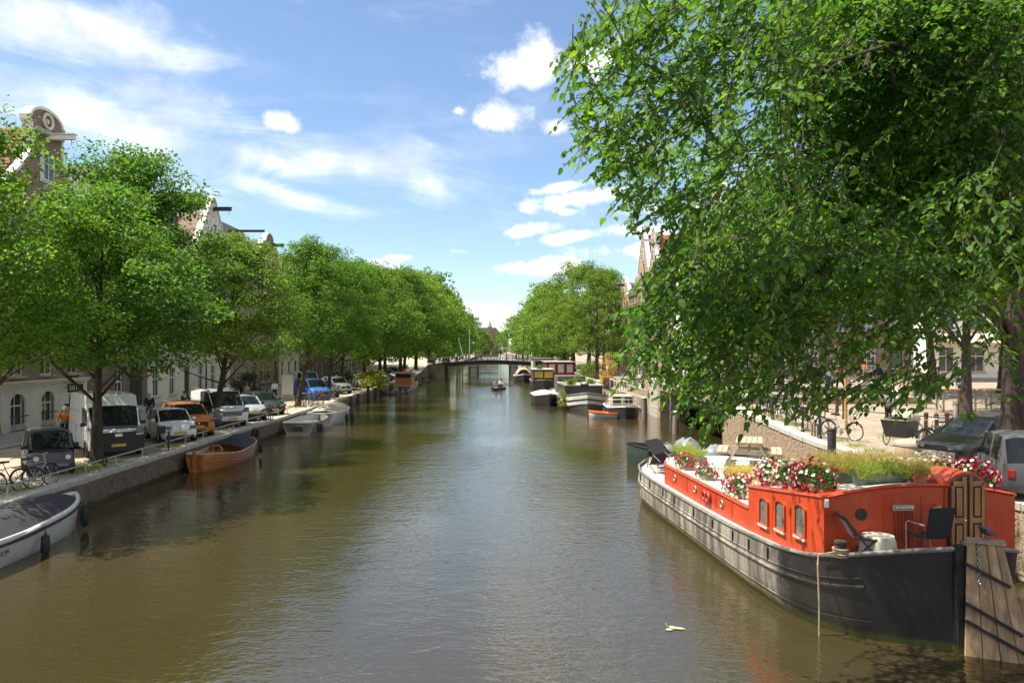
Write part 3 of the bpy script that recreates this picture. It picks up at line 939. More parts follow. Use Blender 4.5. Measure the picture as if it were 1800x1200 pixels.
# ---- right side row, facing the canal
XFR = 20.2
def right_house(Y0, Y1, label, **kw):
    d = dict(depth=11, eaves=14.0, floors=FL, cols=3, wall_mat=brick_d, gable='neck', hg=5.4, style='plain', ww=1.1)
    d.update(kw)
    return house('gabled_house', label, (XFR, (Y0 + Y1) / 2, zr((Y0 + Y1) / 2)), R(-90), Y1 - Y0 - .03, group='canal houses along the right quay', **d)
right_house(64.5, 71.5, 'pink brick house behind the hanging leaves at the side bridge', gable='neck', eaves=13.5)
right_house(71.5, 78.5, 'brown brick house left of the one by the side bridge', wall_mat=brick_a, gable='bell', eaves=13)
right_house(78.5, 85.5, 'pale cream house between brown and pink brick houses on the right', wall_mat=m_cream, gable='none', hg=3, eaves=12.5)
right_house(85.5, 92.5, 'pink brick house with shop front and white window frames', wall_mat=brick_d, gable='none', hg=4, eaves=12.5)
right_house(92.5, 99.0, 'tall pink brick house with white-edged neck gable, nearer of two', wall_mat=brick_d, gable='neck', eaves=14.2, hg=5.6, roof='plain', roof_mat=m_redtile)
right_house(99.0, 106.5, 'tall red-roofed brick house with pointed spout gable, farther of two', wall_mat=brick_d, gable='spout', eaves=15.0, hg=6.2, roof='plain', roof_mat=m_redtile)
right_house(106.5, 114, 'lower dark red brick house with flat cornice beyond the tall gables', wall_mat=brick_c, gable='none', hg=2.5, eaves=12.5, roof_mat=m_slate)
right_house(114, 122, 'pink brick house behind the yellow-green tree', wall_mat=brick_d, gable='bell', eaves=11.5, hg=4)
right_house(122, 131, 'brown brick house behind the right bank trees', wall_mat=brick_a, gable='none', hg=3, eaves=12)
right_house(131, 141, 'cream house at the right end of the bridge', wall_mat=m_cream, gable='none', hg=3, eaves=12)

# ---- houses across the plaza, facing the camera
ph, px_ = house('plaza_house', 'dark brick house with many-paned white windows across the plaza', (30.5, 63.5, 2.6), 0, 9.8, 10, 13, FL, 4, brick_b, 'none', 3.5, style='many', ww=1.5, group='houses across the plaza')
ph, px_ = house('plaza_house', 'brown brick house left across the plaza behind the leaves', (22.6, 64.0, 2.6), 0, 5.9, 10, 12, FL, 2, brick_a, 'bell', 4.5, style='many', ww=1.3, group='houses across the plaza')
ph, px_ = house('plaza_house', 'white plastered cafe house with beige awning across the plaza', (40.4, 60.5, 2.6), 0, 9.8, 10, 12.5, FL, 4, m_white, 'none', 3.5, style='sash', ww=1.3, group='houses across the plaza')
aw = MB(); aw.add([(-4.5, 0, 4.1), (4.5, 0, 4.1), (4.5, -1.9, 3.3), (-4.5, -1.9, 3.3), (-4.5, -1.9, 3.05), (4.5, -1.9, 3.05)], [(0, 1, 2, 3), (3, 2, 5, 4)])
aw.build('awning', M('beige_canvas', (0.55, 0.45, 0.32), .8, var=.1), ph)
ph, px_ = house('plaza_house', 'rose brick house at the right rim behind the big trunk', (51, 58.5, 2.6), 0, 10.8, 10, 13, FL, 4, brick_d, 'none', 3.5, style='sash', ww=1.3, group='houses across the plaza')

# ---- far building closing the view
fb = empty('brick_tower_house', (-6.0, 470, 1), 0, 'far red brick building with small pointed roof turret beyond the bridge', 'building')
b = MB(); b.box((-2, 6, 9), (26, 12, 18)); b.build('wall', brick_c, fb)
b = MB(); b.prism([(-16, 18), (-12, 21.5), (8, 21.5), (12, 18)], -.4, 12.4, 'XZ'); b.build('roof', m_slate, fb)
b = MB(); b.lathe([(2.1, 0), (2.1, 3), (2.5, 3.1), (1.5, 4.6), (.5, 7.2), (.05, 8.2)], 8, (1.5, 1.5, 19)); b.build('turret', m_slate, fb, 30)
wm = MB(); wm.box((0, 0, 0), (1.3, .12, 2.2)); wme = wm.mesh('window', m_glass)
for z in (3, 7, 11, 15):
    for x in np.arange(-13, 10.5, 2.6): put('window', wme, fb, (x, -.03, z))
fb.scale = (.6, 1, .86)
sp = empty('church_spire', (-26.0, 640, 1), 0, 'thin far church spire with small onion lantern above the trees', 'tower')
b = MB(); b.lathe([(3.0, 0), (3.0, 18), (2.4, 20), (1.5, 22)], 8); b.build('tower_shaft', m_stone, sp)
b = MB(); b.lathe([(1.3, 22), (1.3, 25), (2.2, 26.5), (1.6, 28.5), (.5, 29.5), (.15, 34)], 8); b.build('lantern', m_slate, sp, 30)
# ================================================================ TREES
lf_left = leaf_mat('elm_leaves', (0.028, 0.085, 0.014), (0.068, 0.17, 0.020), (0.17, 0.28, 0.03), 0.5)
lf_brt = leaf_mat('bright_elm_leaves', (0.036, 0.105, 0.018), (0.088, 0.195, 0.026), (0.19, 0.30, 0.036), 0.5)
lf_far = leaf_mat('far_leaves', (0.042, 0.105, 0.020), (0.09, 0.185, 0.026), (0.175, 0.275, 0.036), 0.5)
lf_yel = leaf_mat('yellow_green_leaves', (0.05, 0.105, 0.016), (0.11, 0.19, 0.024), (0.20, 0.275, 0.036), 0.45)
lf_near = leaf_mat('overhanging_leaves', (0.030, 0.092, 0.016), (0.075, 0.180, 0.022), (0.21, 0.33, 0.034), 0.52, 0.45)

def leaf_mesh(name, C, A, N, L, W, mat, fold=0.25, ovate=False):
    """C centres, A leaf axes, N normals (unit rows) -> one mesh of folded leaves"""
    n = len(C)
    L = np.broadcast_to(np.asarray(L, float), (n,))[:, None]; W = np.broadcast_to(np.asarray(W, float), (n,))[:, None]
    S = np.cross(A, N); S /= np.linalg.norm(S, axis=1, keepdims=True) + 1e-9
    if not ovate:
        V = np.stack([C - A * L * .5, C + S * W * .5 + N * W * fold, C + A * L * .5, C - S * W * .5 + N * W * fold], 1)
        k = 4; tri = np.array([[0, 1, 2], [0, 2, 3]])
    else:
        B = C - A * L * .5
        def P(t, s, up): return B + A * L * t + S * W * s + N * (W * up)
        V = np.stack([B, P(.30, .5, fold), P(.30, 0, 0), P(.30, -.5, fold), P(.68, .38, fold * .6), P(.66, 0, -.04), P(.68, -.38, fold * .6), P(1, 0, -.12)], 1)
        k = 8; tri = np.array([[0, 1, 2], [0, 2, 3], [1, 4, 5], [1, 5, 2], [2, 5, 6], [2, 6, 3], [4, 7, 5], [5, 7, 6]])
    V = V.reshape(-1, 3)
    F = (tri[None] + (np.arange(n) * k)[:, None, None]).reshape(-1)
    me = bpy.data.meshes.new(name)
    me.vertices.add(len(V)); me.vertices.foreach_set('co', V.astype(np.float32).ravel())
    nf = len(F) // 3
    me.loops.add(len(F)); me.loops.foreach_set('vertex_index', F.astype(np.int32))
    me.polygons.add(nf); me.polygons.foreach_set('loop_start', np.arange(0, len(F), 3, dtype=np.int32))
    me.update(calc_edges=True)
    me.materials.append(mat)
    return me

def unit(v):
    return v / (np.linalg.norm(v, axis=1, keepdims=True) + 1e-9)

def crown_points(rs, z0, z1, Rm, nclump, lop=0.0, pw=.55):
    """clump centres inside an uneven crown"""
    ph = rs.uniform(0, 6.28, 6)
    out = []
    while len(out) < nclump:
        h = rs.uniform(0, 1) ** .9
        th = rs.uniform(0, 6.283)
        r = Rm * max(0.05, math.sin(math.pi * (0.10 + .88 * h) ** .85)) ** pw
        r *= 1 + .17 * math.sin(2 * th + ph[0]) + .13 * math.sin(3 * th + 5 * h + ph[1]) + .12 * math.sin(9 * h + ph[2])
        q = rs.uniform(0, 1) ** .42
        out.append((r * q * math.cos(th) + lop * (1 - abs(h - .4)), r * q * math.sin(th), z0 + (z1 - z0) * h + rs.uniform(-.4, .4), h))
    return np.array(out)

def crown_mesh(name, rs, cl, nleaf, lsz, rc, mat):
    C, A, N, S = [], [], [], []
    cen = np.array([0, 0, cl[:, 2].mean() - 2])
    for c in cl:
        m = int(nleaf * rs.uniform(.6, 1.35))
        rr = rc * rs.uniform(.65, 1.3)
        d = unit(rs.normal(size=(m, 3)))
        rad = rr * rs.uniform(.25, 1, m)[:, None] ** .6
        # sprays: stretch each clump along its own outward-drooping axis
        o = np.array([c[0], c[1], 0.0]); o = o / (np.linalg.norm(o) + .3) + np.array([0, 0, rs.uniform(-.5, .6)])
        p = d * rad * np.array([1, 1, .62]) + (d @ o)[:, None] * o * rr * .35
        C.append(c[:3] + p)
        A.append(unit(d * .6 + rs.normal(size=(m, 3)) * .55 + np.array([0, 0, -.45]) + o * .3))
        N.append(unit(rs.normal(size=(m, 3)) * .55 + np.array([0, 0, .9]) + d * .5))
        S.append(lsz * rs.uniform(.65, 1.35, m))
    C, A, N, S = map(np.concatenate, (C, A, N, S))
    return leaf_mesh(name, C, A, N, S, S * .62, mat)

def trunk_mesh(name, rs, cl, zf, r0, fork, n=9):
    """tapered trunk and limbs that reach into the crown"""
    b = MB()
    top = np.array([rs.uniform(-.4, .4), rs.uniform(-.4, .4), zf + (cl[:, 2].max() - zf) * .72])
    lean = rs.uniform(-.18, .18, 2)
    tr = []
    for t in np.linspace(0, 1, 9):
        p = np.array([top[0] * t + lean[0] * math.sin(3 * t), top[1] * t + lean[1] * math.sin(2.5 * t), top[2] * t])
        tr.append(p)
    rad = [r0 * (1.55 if i == 0 else 1) * (1 - .82 * t) for i, t in enumerate(np.linspace(0, 1, 9))]
    rad[1] = r0
    tr.insert(1, tr[0] * .7 + tr[1] * .3); rad.insert(1, r0 * 1.12)
    b.path([tuple(p) for p in tr], rad, n)
    idx = rs.choice(len(cl), min(fork, len(cl)), replace=False)
    for i in idx:
        c = cl[i, :3]
        t0 = np.clip((c[2] - rs.uniform(1.5, 3.5)) / top[2], zf / top[2] * .95, .95)
        k = t0 * 8; 
        st = np.array([np.interp(t0, np.linspace(0, 1, 9), [q[j] for q in (tr[:1] + tr[2:])]) for j in range(3)])
        mid = st * .45 + c * .55 + np.array([0, 0, rs.uniform(.0, .7)]) + rs.normal(size=3) * .18
        rr = r0 * .42 * (1 - .75 * t0)
        b.path([tuple(st), tuple(st * .7 + mid * .3), tuple(mid), tuple(c)], [rr, rr * .8, rr * .5, rr * .15], 5)
    return b.mesh(name, m_bark, 60)

TREES = []
def tree_variant(seed, z0, z1, Rm, nclump, nleaf, lsz, rc, mat, r0, zf, fork, pw=.55, lop=0.0):
    rs = np.random.RandomState(seed)
    cl = crown_points(rs, z0, z1, Rm, nclump, lop, pw)
    return trunk_mesh('trunk', rs, cl, zf, r0, fork), crown_mesh('crown', rs, cl, nleaf, lsz, rc, mat)

elm = [tree_variant(s, 4.5, 12.8, 4.0, 175, 220, .155, .95, lf_left, .20, 3.0, 34) for s in (11, 12, 13)]
elm_big = tree_variant(21, 4.2, 14.0, 4.2, 180, 215, .165, 1.0, lf_left, .22, 3.2, 40)
mid_t = [tree_variant(s, 3.0, 13.6, 4.8, 150, 130, .25, 1.15, lf_far, .24, 2.6, 26) for s in (31, 32)]
far_t = [tree_variant(s, 2.0, 14.5, 5.2, 110, 70, .42, 1.4, lf_far, .26, 2.4, 14) for s in (41, 42)]
open_t = tree_variant(51, 3.6, 16.0, 4.4, 120, 120, .22, .95, lf_yel, .34, 3.4, 34, .5)

def tree(v, loc, rz, sc, label, group, mat=None, sz=None, lean=0.0):
    T = empty('elm_tree', loc, rz, label, 'tree', group)
    if lean:
        # the street trees lean out over the water, towards the light
        T.rotation_mode = 'QUATERNION'; T.rotation_quaternion = Quaternion((0, 1, 0), R(lean)) @ Quaternion((0, 0, 1), rz)
    T.scale = (sc, sc, sz or sc)
    put('trunk', v[0], T)
    c = put('crown', v[1], T)
    c['kind'] = 'stuff'
    if mat:
        c.material_slots[0].link = 'OBJECT'; c.material_slots[0].material = mat
    return T

gl_ = 'elm trees along the left quay'
tree(elm_big, (-15.5, 22.6, ZL), 0.4, .90, 'elm at the left edge with bicycles against its trunk', gl_, sz=.84, lean=-10)
tree(elm[0], (-15.4, 28.4, ZL), 2.0, 1.06, 'elm standing in front of the large white van', gl_, sz=.80, lean=1, mat=lf_brt)
tree(elm[1], (-16.0, 41.5, ZL), 4.1, 1.0, 'elm in front of the grey car beside the white minivan', gl_, sz=.82, lean=8, mat=lf_yel)
tree(elm_big, (-17.3, 35.0, ZL), 3.3, 1.0, 'darker tall elm set back behind the orange car', gl_, lean=1, sz=.96)
tree(elm[2], (-15.3, 56.5, ZL), 0.9, 1.0, 'straight elm beside the parked bicycles and black car', gl_, lean=7, sz=.97)
tree(elm[0], (-15.3, 66.5, ZL), 3.9, .95, 'elm behind the blue van on the left quay', gl_, lean=6)
tree(elm[1], (-16.2, 76.5, ZL), 1.2, 1.03, 'elm beside the silver car on the left quay', gl_, lean=6)
tree(mid_t[0], (-15.4, 86, ZL), 0.3, 1.02, 'elm growing out of the yellow-green shrub', gl_)
lab = ['elm just past the yellow-green shrub', 'elm beside the wooden cabin boat on the left', 'elm behind the cabin boat, third before the bridge', 'elm second before the left end of the bridge', 'elm right at the left end of the bridge']
for i, Y in enumerate((96, 106, 116.5, 127, 138)):
    tree(mid_t[(i + 1) % 2], (-15.3 - (i % 2) * .8, Y, zl(Y)), 1.1 * i + .5, 1.08 + .05 * (i % 3) + .06 * max(0, i - 1), lab[i], gl_)
grl = 'far trees beyond the bridge on the left'
for i, Y in enumerate((166, 180, 195, 212, 232, 255, 282, 315, 355, 400)):
    tree(far_t[i % 2], (-15.5 - (i % 3) * .7, Y, 1.0), i * 1.7, 1.34 + .07 * ((i * 3) % 4), 'leafy canal tree beyond the bridge on the left, %s past it' % ORD[i].replace('nearest', 'first'), grl)
grr = 'trees along the right bank'
tree(open_t, (13.5, 101, 1.3), 1.0, .92, 'yellow-green tree with bare dark trunk before the red-roofed gables', grr)
tree(open_t, (14.2, 116, 1.3), 2.9, 1.1, 'yellow-green tree left of the one before the gables', grr)
tree(open_t, (13.4, 131, 1.4), 4.4, 1.2, 'loose-crowned tree at the right end of the bridge', grr)
tree(mid_t[1], (12.9, 141.5, 1.9), 2.2, 1.0, 'low dense tree hiding the right end of the bridge', grr, mat=lf_yel)
tree(mid_t[0], (17.8, 124, 1.3), 5.0, 1.25, 'dense green tree behind the yellow-green ones on the right', grr)
grf = 'far trees beyond the bridge on the right'
for i, (Y, X, k) in enumerate(((170, 12.5, 1.0), (186, 13.6, 1.2), (205, 13, 1.25), (228, 13.8, 1.2), (255, 13.2, 1.2), (285, 13.5, 1.2), (320, 13, 1.2), (360, 12, 1.2), (400, 10, 1.25))):
    tree(far_t[(i + 1) % 2], (X, Y, 1.1), i * 2.3 + .4, k * 1.2, 'leafy canal tree beyond the bridge on the right, %s past it' % ORD[i].replace('nearest', 'first'), grf, lf_yel if i % 2 else None)
tree(far_t[0], (-8, 440, 1.0), .3, 1.05, 'round far tree in front of the brick tower house, left', 'trees closing the canal')
tree(far_t[1], (1.5, 446, 1.0), 1.3, 1.0, 'round far tree in front of the brick tower house, right', 'trees closing the canal')

tree(elm[0], (20.9, 33.0, 2.0), .7, 1.15, 'sunlit elm standing on the plaza behind the hanging branches', 'plaza trees', mat=lf_yel)
tree(elm[2], (24.5, 41.5, 2.6), 3.7, 1.2, 'bright elm farther back on the plaza', 'plaza trees', mat=lf_yel)
tree(elm[1], (17.4, 45.5, 2.8), 2.6, 1.05, 'elm on the side bridge half hidden by the hanging branches', 'plaza trees')
tree(elm[2], (30.0, 44.0, 2.7), 1.6, 1.2, 'elm at the back of the plaza near the dark brick house', 'plaza trees')
# ---------------------------------------------------------------- the large overhanging tree on the right
def big_tree():
    rs = np.random.RandomState(77)
    base = np.array([13.7, 19.6, 1.8])
    T = empty('overhanging_elm', tuple(base), 0, 'large elm with hanging leafy branches over the houseboat and camera', 'tree')
    sil = [(1085, -60), (1040, 30), (985, 90), (978, 120), (1000, 205), (1018, 262), (1065, 268), (1062, 300), (1085, 345), (1115, 390), (1155, 372), (1190, 400), (1152, 445), (1135, 505), (1108, 548), (1095, 600), (1108, 645),
           (1145, 640), (1165, 675), (1200, 690), (1222, 716), (1262, 720), (1300, 688), (1345, 696), (1390, 675), (1440, 700), (1500, 690), (1545, 705), (1575, 660), (1640, 680), (1700, 760), (1745, 700), (1820, 760), (1880, 400), (1880, -60)]
    P2 = np.array(sil, float)
    def inside(x, y):
        c = False; j = len(P2) - 1
        for i in range(len(P2)):
            xi, yi = P2[i]; xj, yj = P2[j]
            if (yi > y) != (yj > y) and x < (xj - xi) * (y - yi) / (yj - yi) + xi: c = not c
            j = i
        return c
    LOBES = [((2.4, 9.2, 7.2), (1.7, 2.6, 2.6)), ((3.2, 9.6, 5.6), (2.2, 2.6, 1.6)), ((5.2, 10.0, 5.6), (2.6, 2.8, 1.7)), ((7.6, 10.5, 6.0), (2.8, 3, 1.5)), ((3.6, 10, 9.6), (3, 3, 3)), ((4.6, 11.5, 8.6), (2.6, 2.6, 2.4)), ((4.2, 10.5, 7.2), (2.4, 2.6, 2.0)), ((1.9, 9.5, 9.6), (1.9, 3, 2.6)), ((6.5, 11, 9.5), (2.4, 2.4, 2.2)), ((7.2, 12, 11.2), (2.6, 2.4, 2.2)), ((5.5, 10.5, 8.5), (2.2, 2.4, 2)), ((7.5, 12, 8.4), (2.3, 2.4, 1.8)), ((6.8, 11.5, 7.3), (2.2, 2.4, 1.5)), ((7.0, 10.6, 10.2), (2.2, 2.2, 2))]
    tw = []
    tries = 0
    ND = unit(rs.normal(size=(14, 3))) * rs.uniform(.7, 2.6, (14, 1)); NP = rs.uniform(0, 6.28, 14)
    HC = np.stack([rs.uniform(1.0, 9.5, 105), rs.uniform(6.2, 13, 105), rs.uniform(4.25, 5.6, 105)], 1)
    while len(tw) < 10200 and tries < 420000:
        tries += 1
        # a point of the crown volume: a broad dome round the trunk that leans out over the canal
        if rs.rand() < .55:
            # drooping lobes over the water
            c, r = LOBES[rs.randint(len(LOBES))]
            v = unit(rs.normal(size=(1, 3)))[0] * rs.uniform(.2, 1) ** .45
            X, Y, Z = np.array(c) + v * np.array(r)
        else:
            X = rs.uniform(.2, 17.0); Y = rs.uniform(5.2, 23.0); Z = rs.uniform(3.0, 17.5)
            dx, dy = (X - 11.6) / 11.6, (Y - 14.5) / 10.2
            rr = dx * dx + dy * dy
            if rr > 1: continue
            ztop = 7.6 + 10.0 * math.sqrt(max(0, 1 - rr))
            hang = 3.6 + 3.0 * max(0, (Y - 9) / 8) + .8 * math.sin(X * 1.3) * math.cos(Y * .9)
            if Z > ztop or Z < hang: continue
        d = np.array([X - 13.4, Y - 19.0]); d = d / (np.linalg.norm(d) + .1)
        d = np.array([d[0] * .55 + rs.normal() * .45, d[1] * .45 + rs.normal() * .45, -.22 + rs.normal() * .34 + (.25 if Z > 9 else 0)]); d /= np.linalg.norm(d)
        ln = rs.uniform(.35, .75)
        ex, ey, ez = X + d[0] * ln * .55, Y + d[1] * ln * .55, Z + d[2] * ln * .55 - .25 * ln
        if 875 + FPX * X / Y > 1900 or ey < 4.5 or not inside(875 + FPX * ex / ey + rs.normal() * 6, 615 - FPX * (ez - H_EYE) / ey + rs.normal() * 6): continue
        px = 875 + FPX * X / Y; py = 615 - FPX * (Z - H_EYE) / Y
        if px > 1900 or py < -120: continue
        if not inside(px, py): continue
        if Z < 6.0:
            k = np.argmin(np.hypot(HC[:, 0] - X, HC[:, 1] - Y))
            if np.hypot(HC[k, 0] - X, HC[k, 1] - Y) > .52 or Z < HC[k, 2]: continue
        if np.sin(ND @ np.array([X, Y, Z]) + NP).sum() / 2.6 < rs.uniform(-.9, 1.15): continue
        # the lower right is thin: the plaza shows through
        if py > 470 and px > 1420:
            keep = .14 if py > 620 else .34
            if rs.rand() > keep: continue
        if py > 560 and px <= 1420 and rs.rand() > .75: continue
        tw.append((X, Y, Z, *d, ln))
    # lacy sprays that stick out of the crown's rim
    for _ in range(260):
        i = rs.randint(1, 29); t = rs.rand()
        a, b2 = P2[i], P2[i + 1]; q = a + (b2 - a) * t
        Y = rs.uniform(7.2, 11.5); X = (q[0] - 875 + rs.uniform(12, 46)) / FPX * Y; Z = H_EYE + (615 - q[1] + rs.uniform(-4, 30)) / FPX * Y
        d = np.array([-.7 + rs.normal() * .4, rs.normal() * .4, -.55 + rs.normal() * .35]); d /= np.linalg.norm(d)
        tw.append((X, Y, Z, *d, rs.uniform(.3, .7)))
    tw = np.array(tw); TD = tw[:, 3:6]; TL = tw[:, 6]; tw = tw[:, :3]
    # twigs: drooping sprays with two rows of leaves
    C, A, N, S = [], [], [], []
    tb = MB()
    trunk_c = np.array([13.4, 19.0])
    for i, p in enumerate(tw):
        out = np.array([p[0] - trunk_c[0], p[1] - trunk_c[1]]); out = out / (np.linalg.norm(out) + .1)
        d = TD[i]; ln = TL[i]
        m = int(ln * 20) + 2
        t = np.linspace(-.5, .5, m)
        sag = -.25 * (t + .5) ** 2 * ln
        q = p + d * t[:, None] * ln; q[:, 2] += sag
        side = np.cross(d, [0, 0, 1.0]); side /= np.linalg.norm(side) + 1e-6
        sg = np.where(np.arange(m) % 2 == 0, 1, -1)[:, None]
        sz = rs.uniform(.055, .122, m)
        ax = unit(d * .55 + side * sg * .65 + rs.normal(size=(m, 3)) * .28 + np.array([0, 0, -.5]))
        C.append(q + ax * sz[:, None] * .55); A.append(ax)
        N.append(unit(np.array([0, 0, .8]) + rs.normal(size=(m, 3)) * .45 + side * sg * .25))
        S.append(sz)
        if i % 3 == 0 or p[1] < 9:
            k = np.array([q[0] - d * .08 + [0, 0, .02], q[0], q[m // 2], q[-1]])
            tb.path([tuple(v - base) for v in k], [.010, .008, .006, .003], 3, False)
    C, A, N, S = map(np.concatenate, (C, A, N, S))
    # the 300 leaves that show largest are leaves of their own
    near = np.argsort(C[:, 1] + 100 * ((875 + FPX * C[:, 0] / C[:, 1]) > 1790) + 100 * ((615 - FPX * (C[:, 2] - H_EYE) / C[:, 1]) < 5))[:300]
    mask = np.ones(len(C), bool); mask[near] = False
    me = leaf_mesh('foliage', C[mask] - base, A[mask], N[mask], S[mask], S[mask] * .6, lf_near, .16, True)
    cr = put('foliage', me, T); cr['kind'] = 'stuff'
    one = leaf_mesh('leaf', np.zeros((1, 3)), np.array([[1.0, 0, 0]]), np.array([[0, 0, 1.0]]), 1.0, .6, lf_near, .16, True)
    for i in near:
        x, z = A[i], N[i]
        y = np.cross(z, x); y /= np.linalg.norm(y); z = np.cross(x, y)
        o = put('leaf', one, T)
        o.matrix_local = Matrix.Translation(tuple(C[i] - base)) @ Matrix(((x[0], y[0], z[0]), (x[1], y[1], z[1]), (x[2], y[2], z[2]))).to_4x4() @ Matrix.Scale(float(S[i]), 4)
    # trunk and limbs
    b = MB()
    tr = [(0, 0, -.1), (0, 0, .35), (.02, 0, 1.6), (.05, -.05, 3.4), (.1, -.15, 5.6), (0, -.4, 8.2), (-.3, -.9, 10.8), (-.8, -1.2, 13.2)]
    b.path(tr, [.52, .40, .345, .33, .31, .25, .17, .08], 14)
    b.build('trunk', M('elm_bark', (0.050, 0.037, 0.026), .95, var=.6, scale=7, bump=1.0, bscale=9, streak=1), T, 60)
    lb = MB()
    starts = [(np.array(v), r) for v, r in zip(tr[3:], [.2, .19, .16, .12, .07])]
    for k in range(72):
        tgt = tw[rs.randint(len(tw))] - base
        st, r0 = starts[min(4, max(0, int((tgt[2] - 1.5) / 3 + rs.randint(0, 2))))]
        if k < 12: r0 *= 1.1
        else: r0 *= .45
        up = np.array([0, 0, 1.0 + .12 * np.linalg.norm(tgt - st)])
        m1 = st * .7 + tgt * .3 + up * .6 + rs.normal(size=3) * .25
        m2 = st * .35 + tgt * .65 + up * .3 + rs.normal(size=3) * .3
        lb.path([tuple(st), tuple((st + m1) / 2 + up * .1), tuple(m1), tuple((m1 + m2) / 2 + rs.normal(size=3) * .12), tuple(m2), tuple((m2 + tgt) / 2 + [0, 0, .25]), tuple(tgt)], [r0 * .8, r0 * .62, r0 * .48, r0 * .36, r0 * .25, r0 * .14, r0 * .05], 6)
        # finer forks off the outer half
        for f in range(5):
            g2 = tw[np.argsort(np.linalg.norm(tw - base - (m2 + tgt) / 2, axis=1) + rs.uniform(0, 2.0, len(tw)))[0]] - base
            s2 = m2 * (1 - f / 6) + tgt * (f / 6)
            mm = (s2 + g2) / 2 + rs.normal(size=3) * .15 + [0, 0, .15]
            lb.path([tuple(s2), tuple(mm), tuple(g2)], [r0 * .16, r0 * .1, .006], 4)
    lb.build('limbs', m_bark, T, 60)
    tb.build('twigs', m_bark, T)['kind'] = 'stuff'
big_tree()
# ================================================================ VEHICLES
WHEELC = {}
def wheel_mesh(r, w, rimcol):
    key = (r, w, rimcol)
    if key in WHEELC: return WHEELC[key]
    ty = MB(); ty.lathe([(r * .66, -w / 2), (r * .93, -w / 2), (r, -w * .33), (r, w * .33), (r * .93, w / 2), (r * .66, w / 2)], 20, axis='X', cap=False)
    rim = MB()
    rim.lathe([(.02, w * .38), (r * .16, w * .40), (r * .2, w * .30)], 12, axis='X')
    rim.torus((w * .36, 0, 0), r * .64, r * .05, 'X', 20, 5)
    for i in range(5):
        a = 2 * math.pi * i / 5 + .3
        rim.bar((w * .34, 0, 0), (w * .36, math.cos(a) * r * .64, math.sin(a) * r * .64), r * .24, w * .12, (1, 0, 0))
    bk = MB(); bk.lathe([(0, w * .1), (r * .68, w * .1)], 16, axis='X', cap=False)
    WHEELC[key] = (ty.mesh('tyre', m_rubber, 40), rim.mesh('rim', M('rim_' + rimcol, {'silver': (.5, .5, .5), 'dark': (.05, .05, .055), 'white': (.6, .6, .6)}[rimcol], .35, .6)), bk.mesh('brake_disc', m_plastic))
    return WHEELC[key]

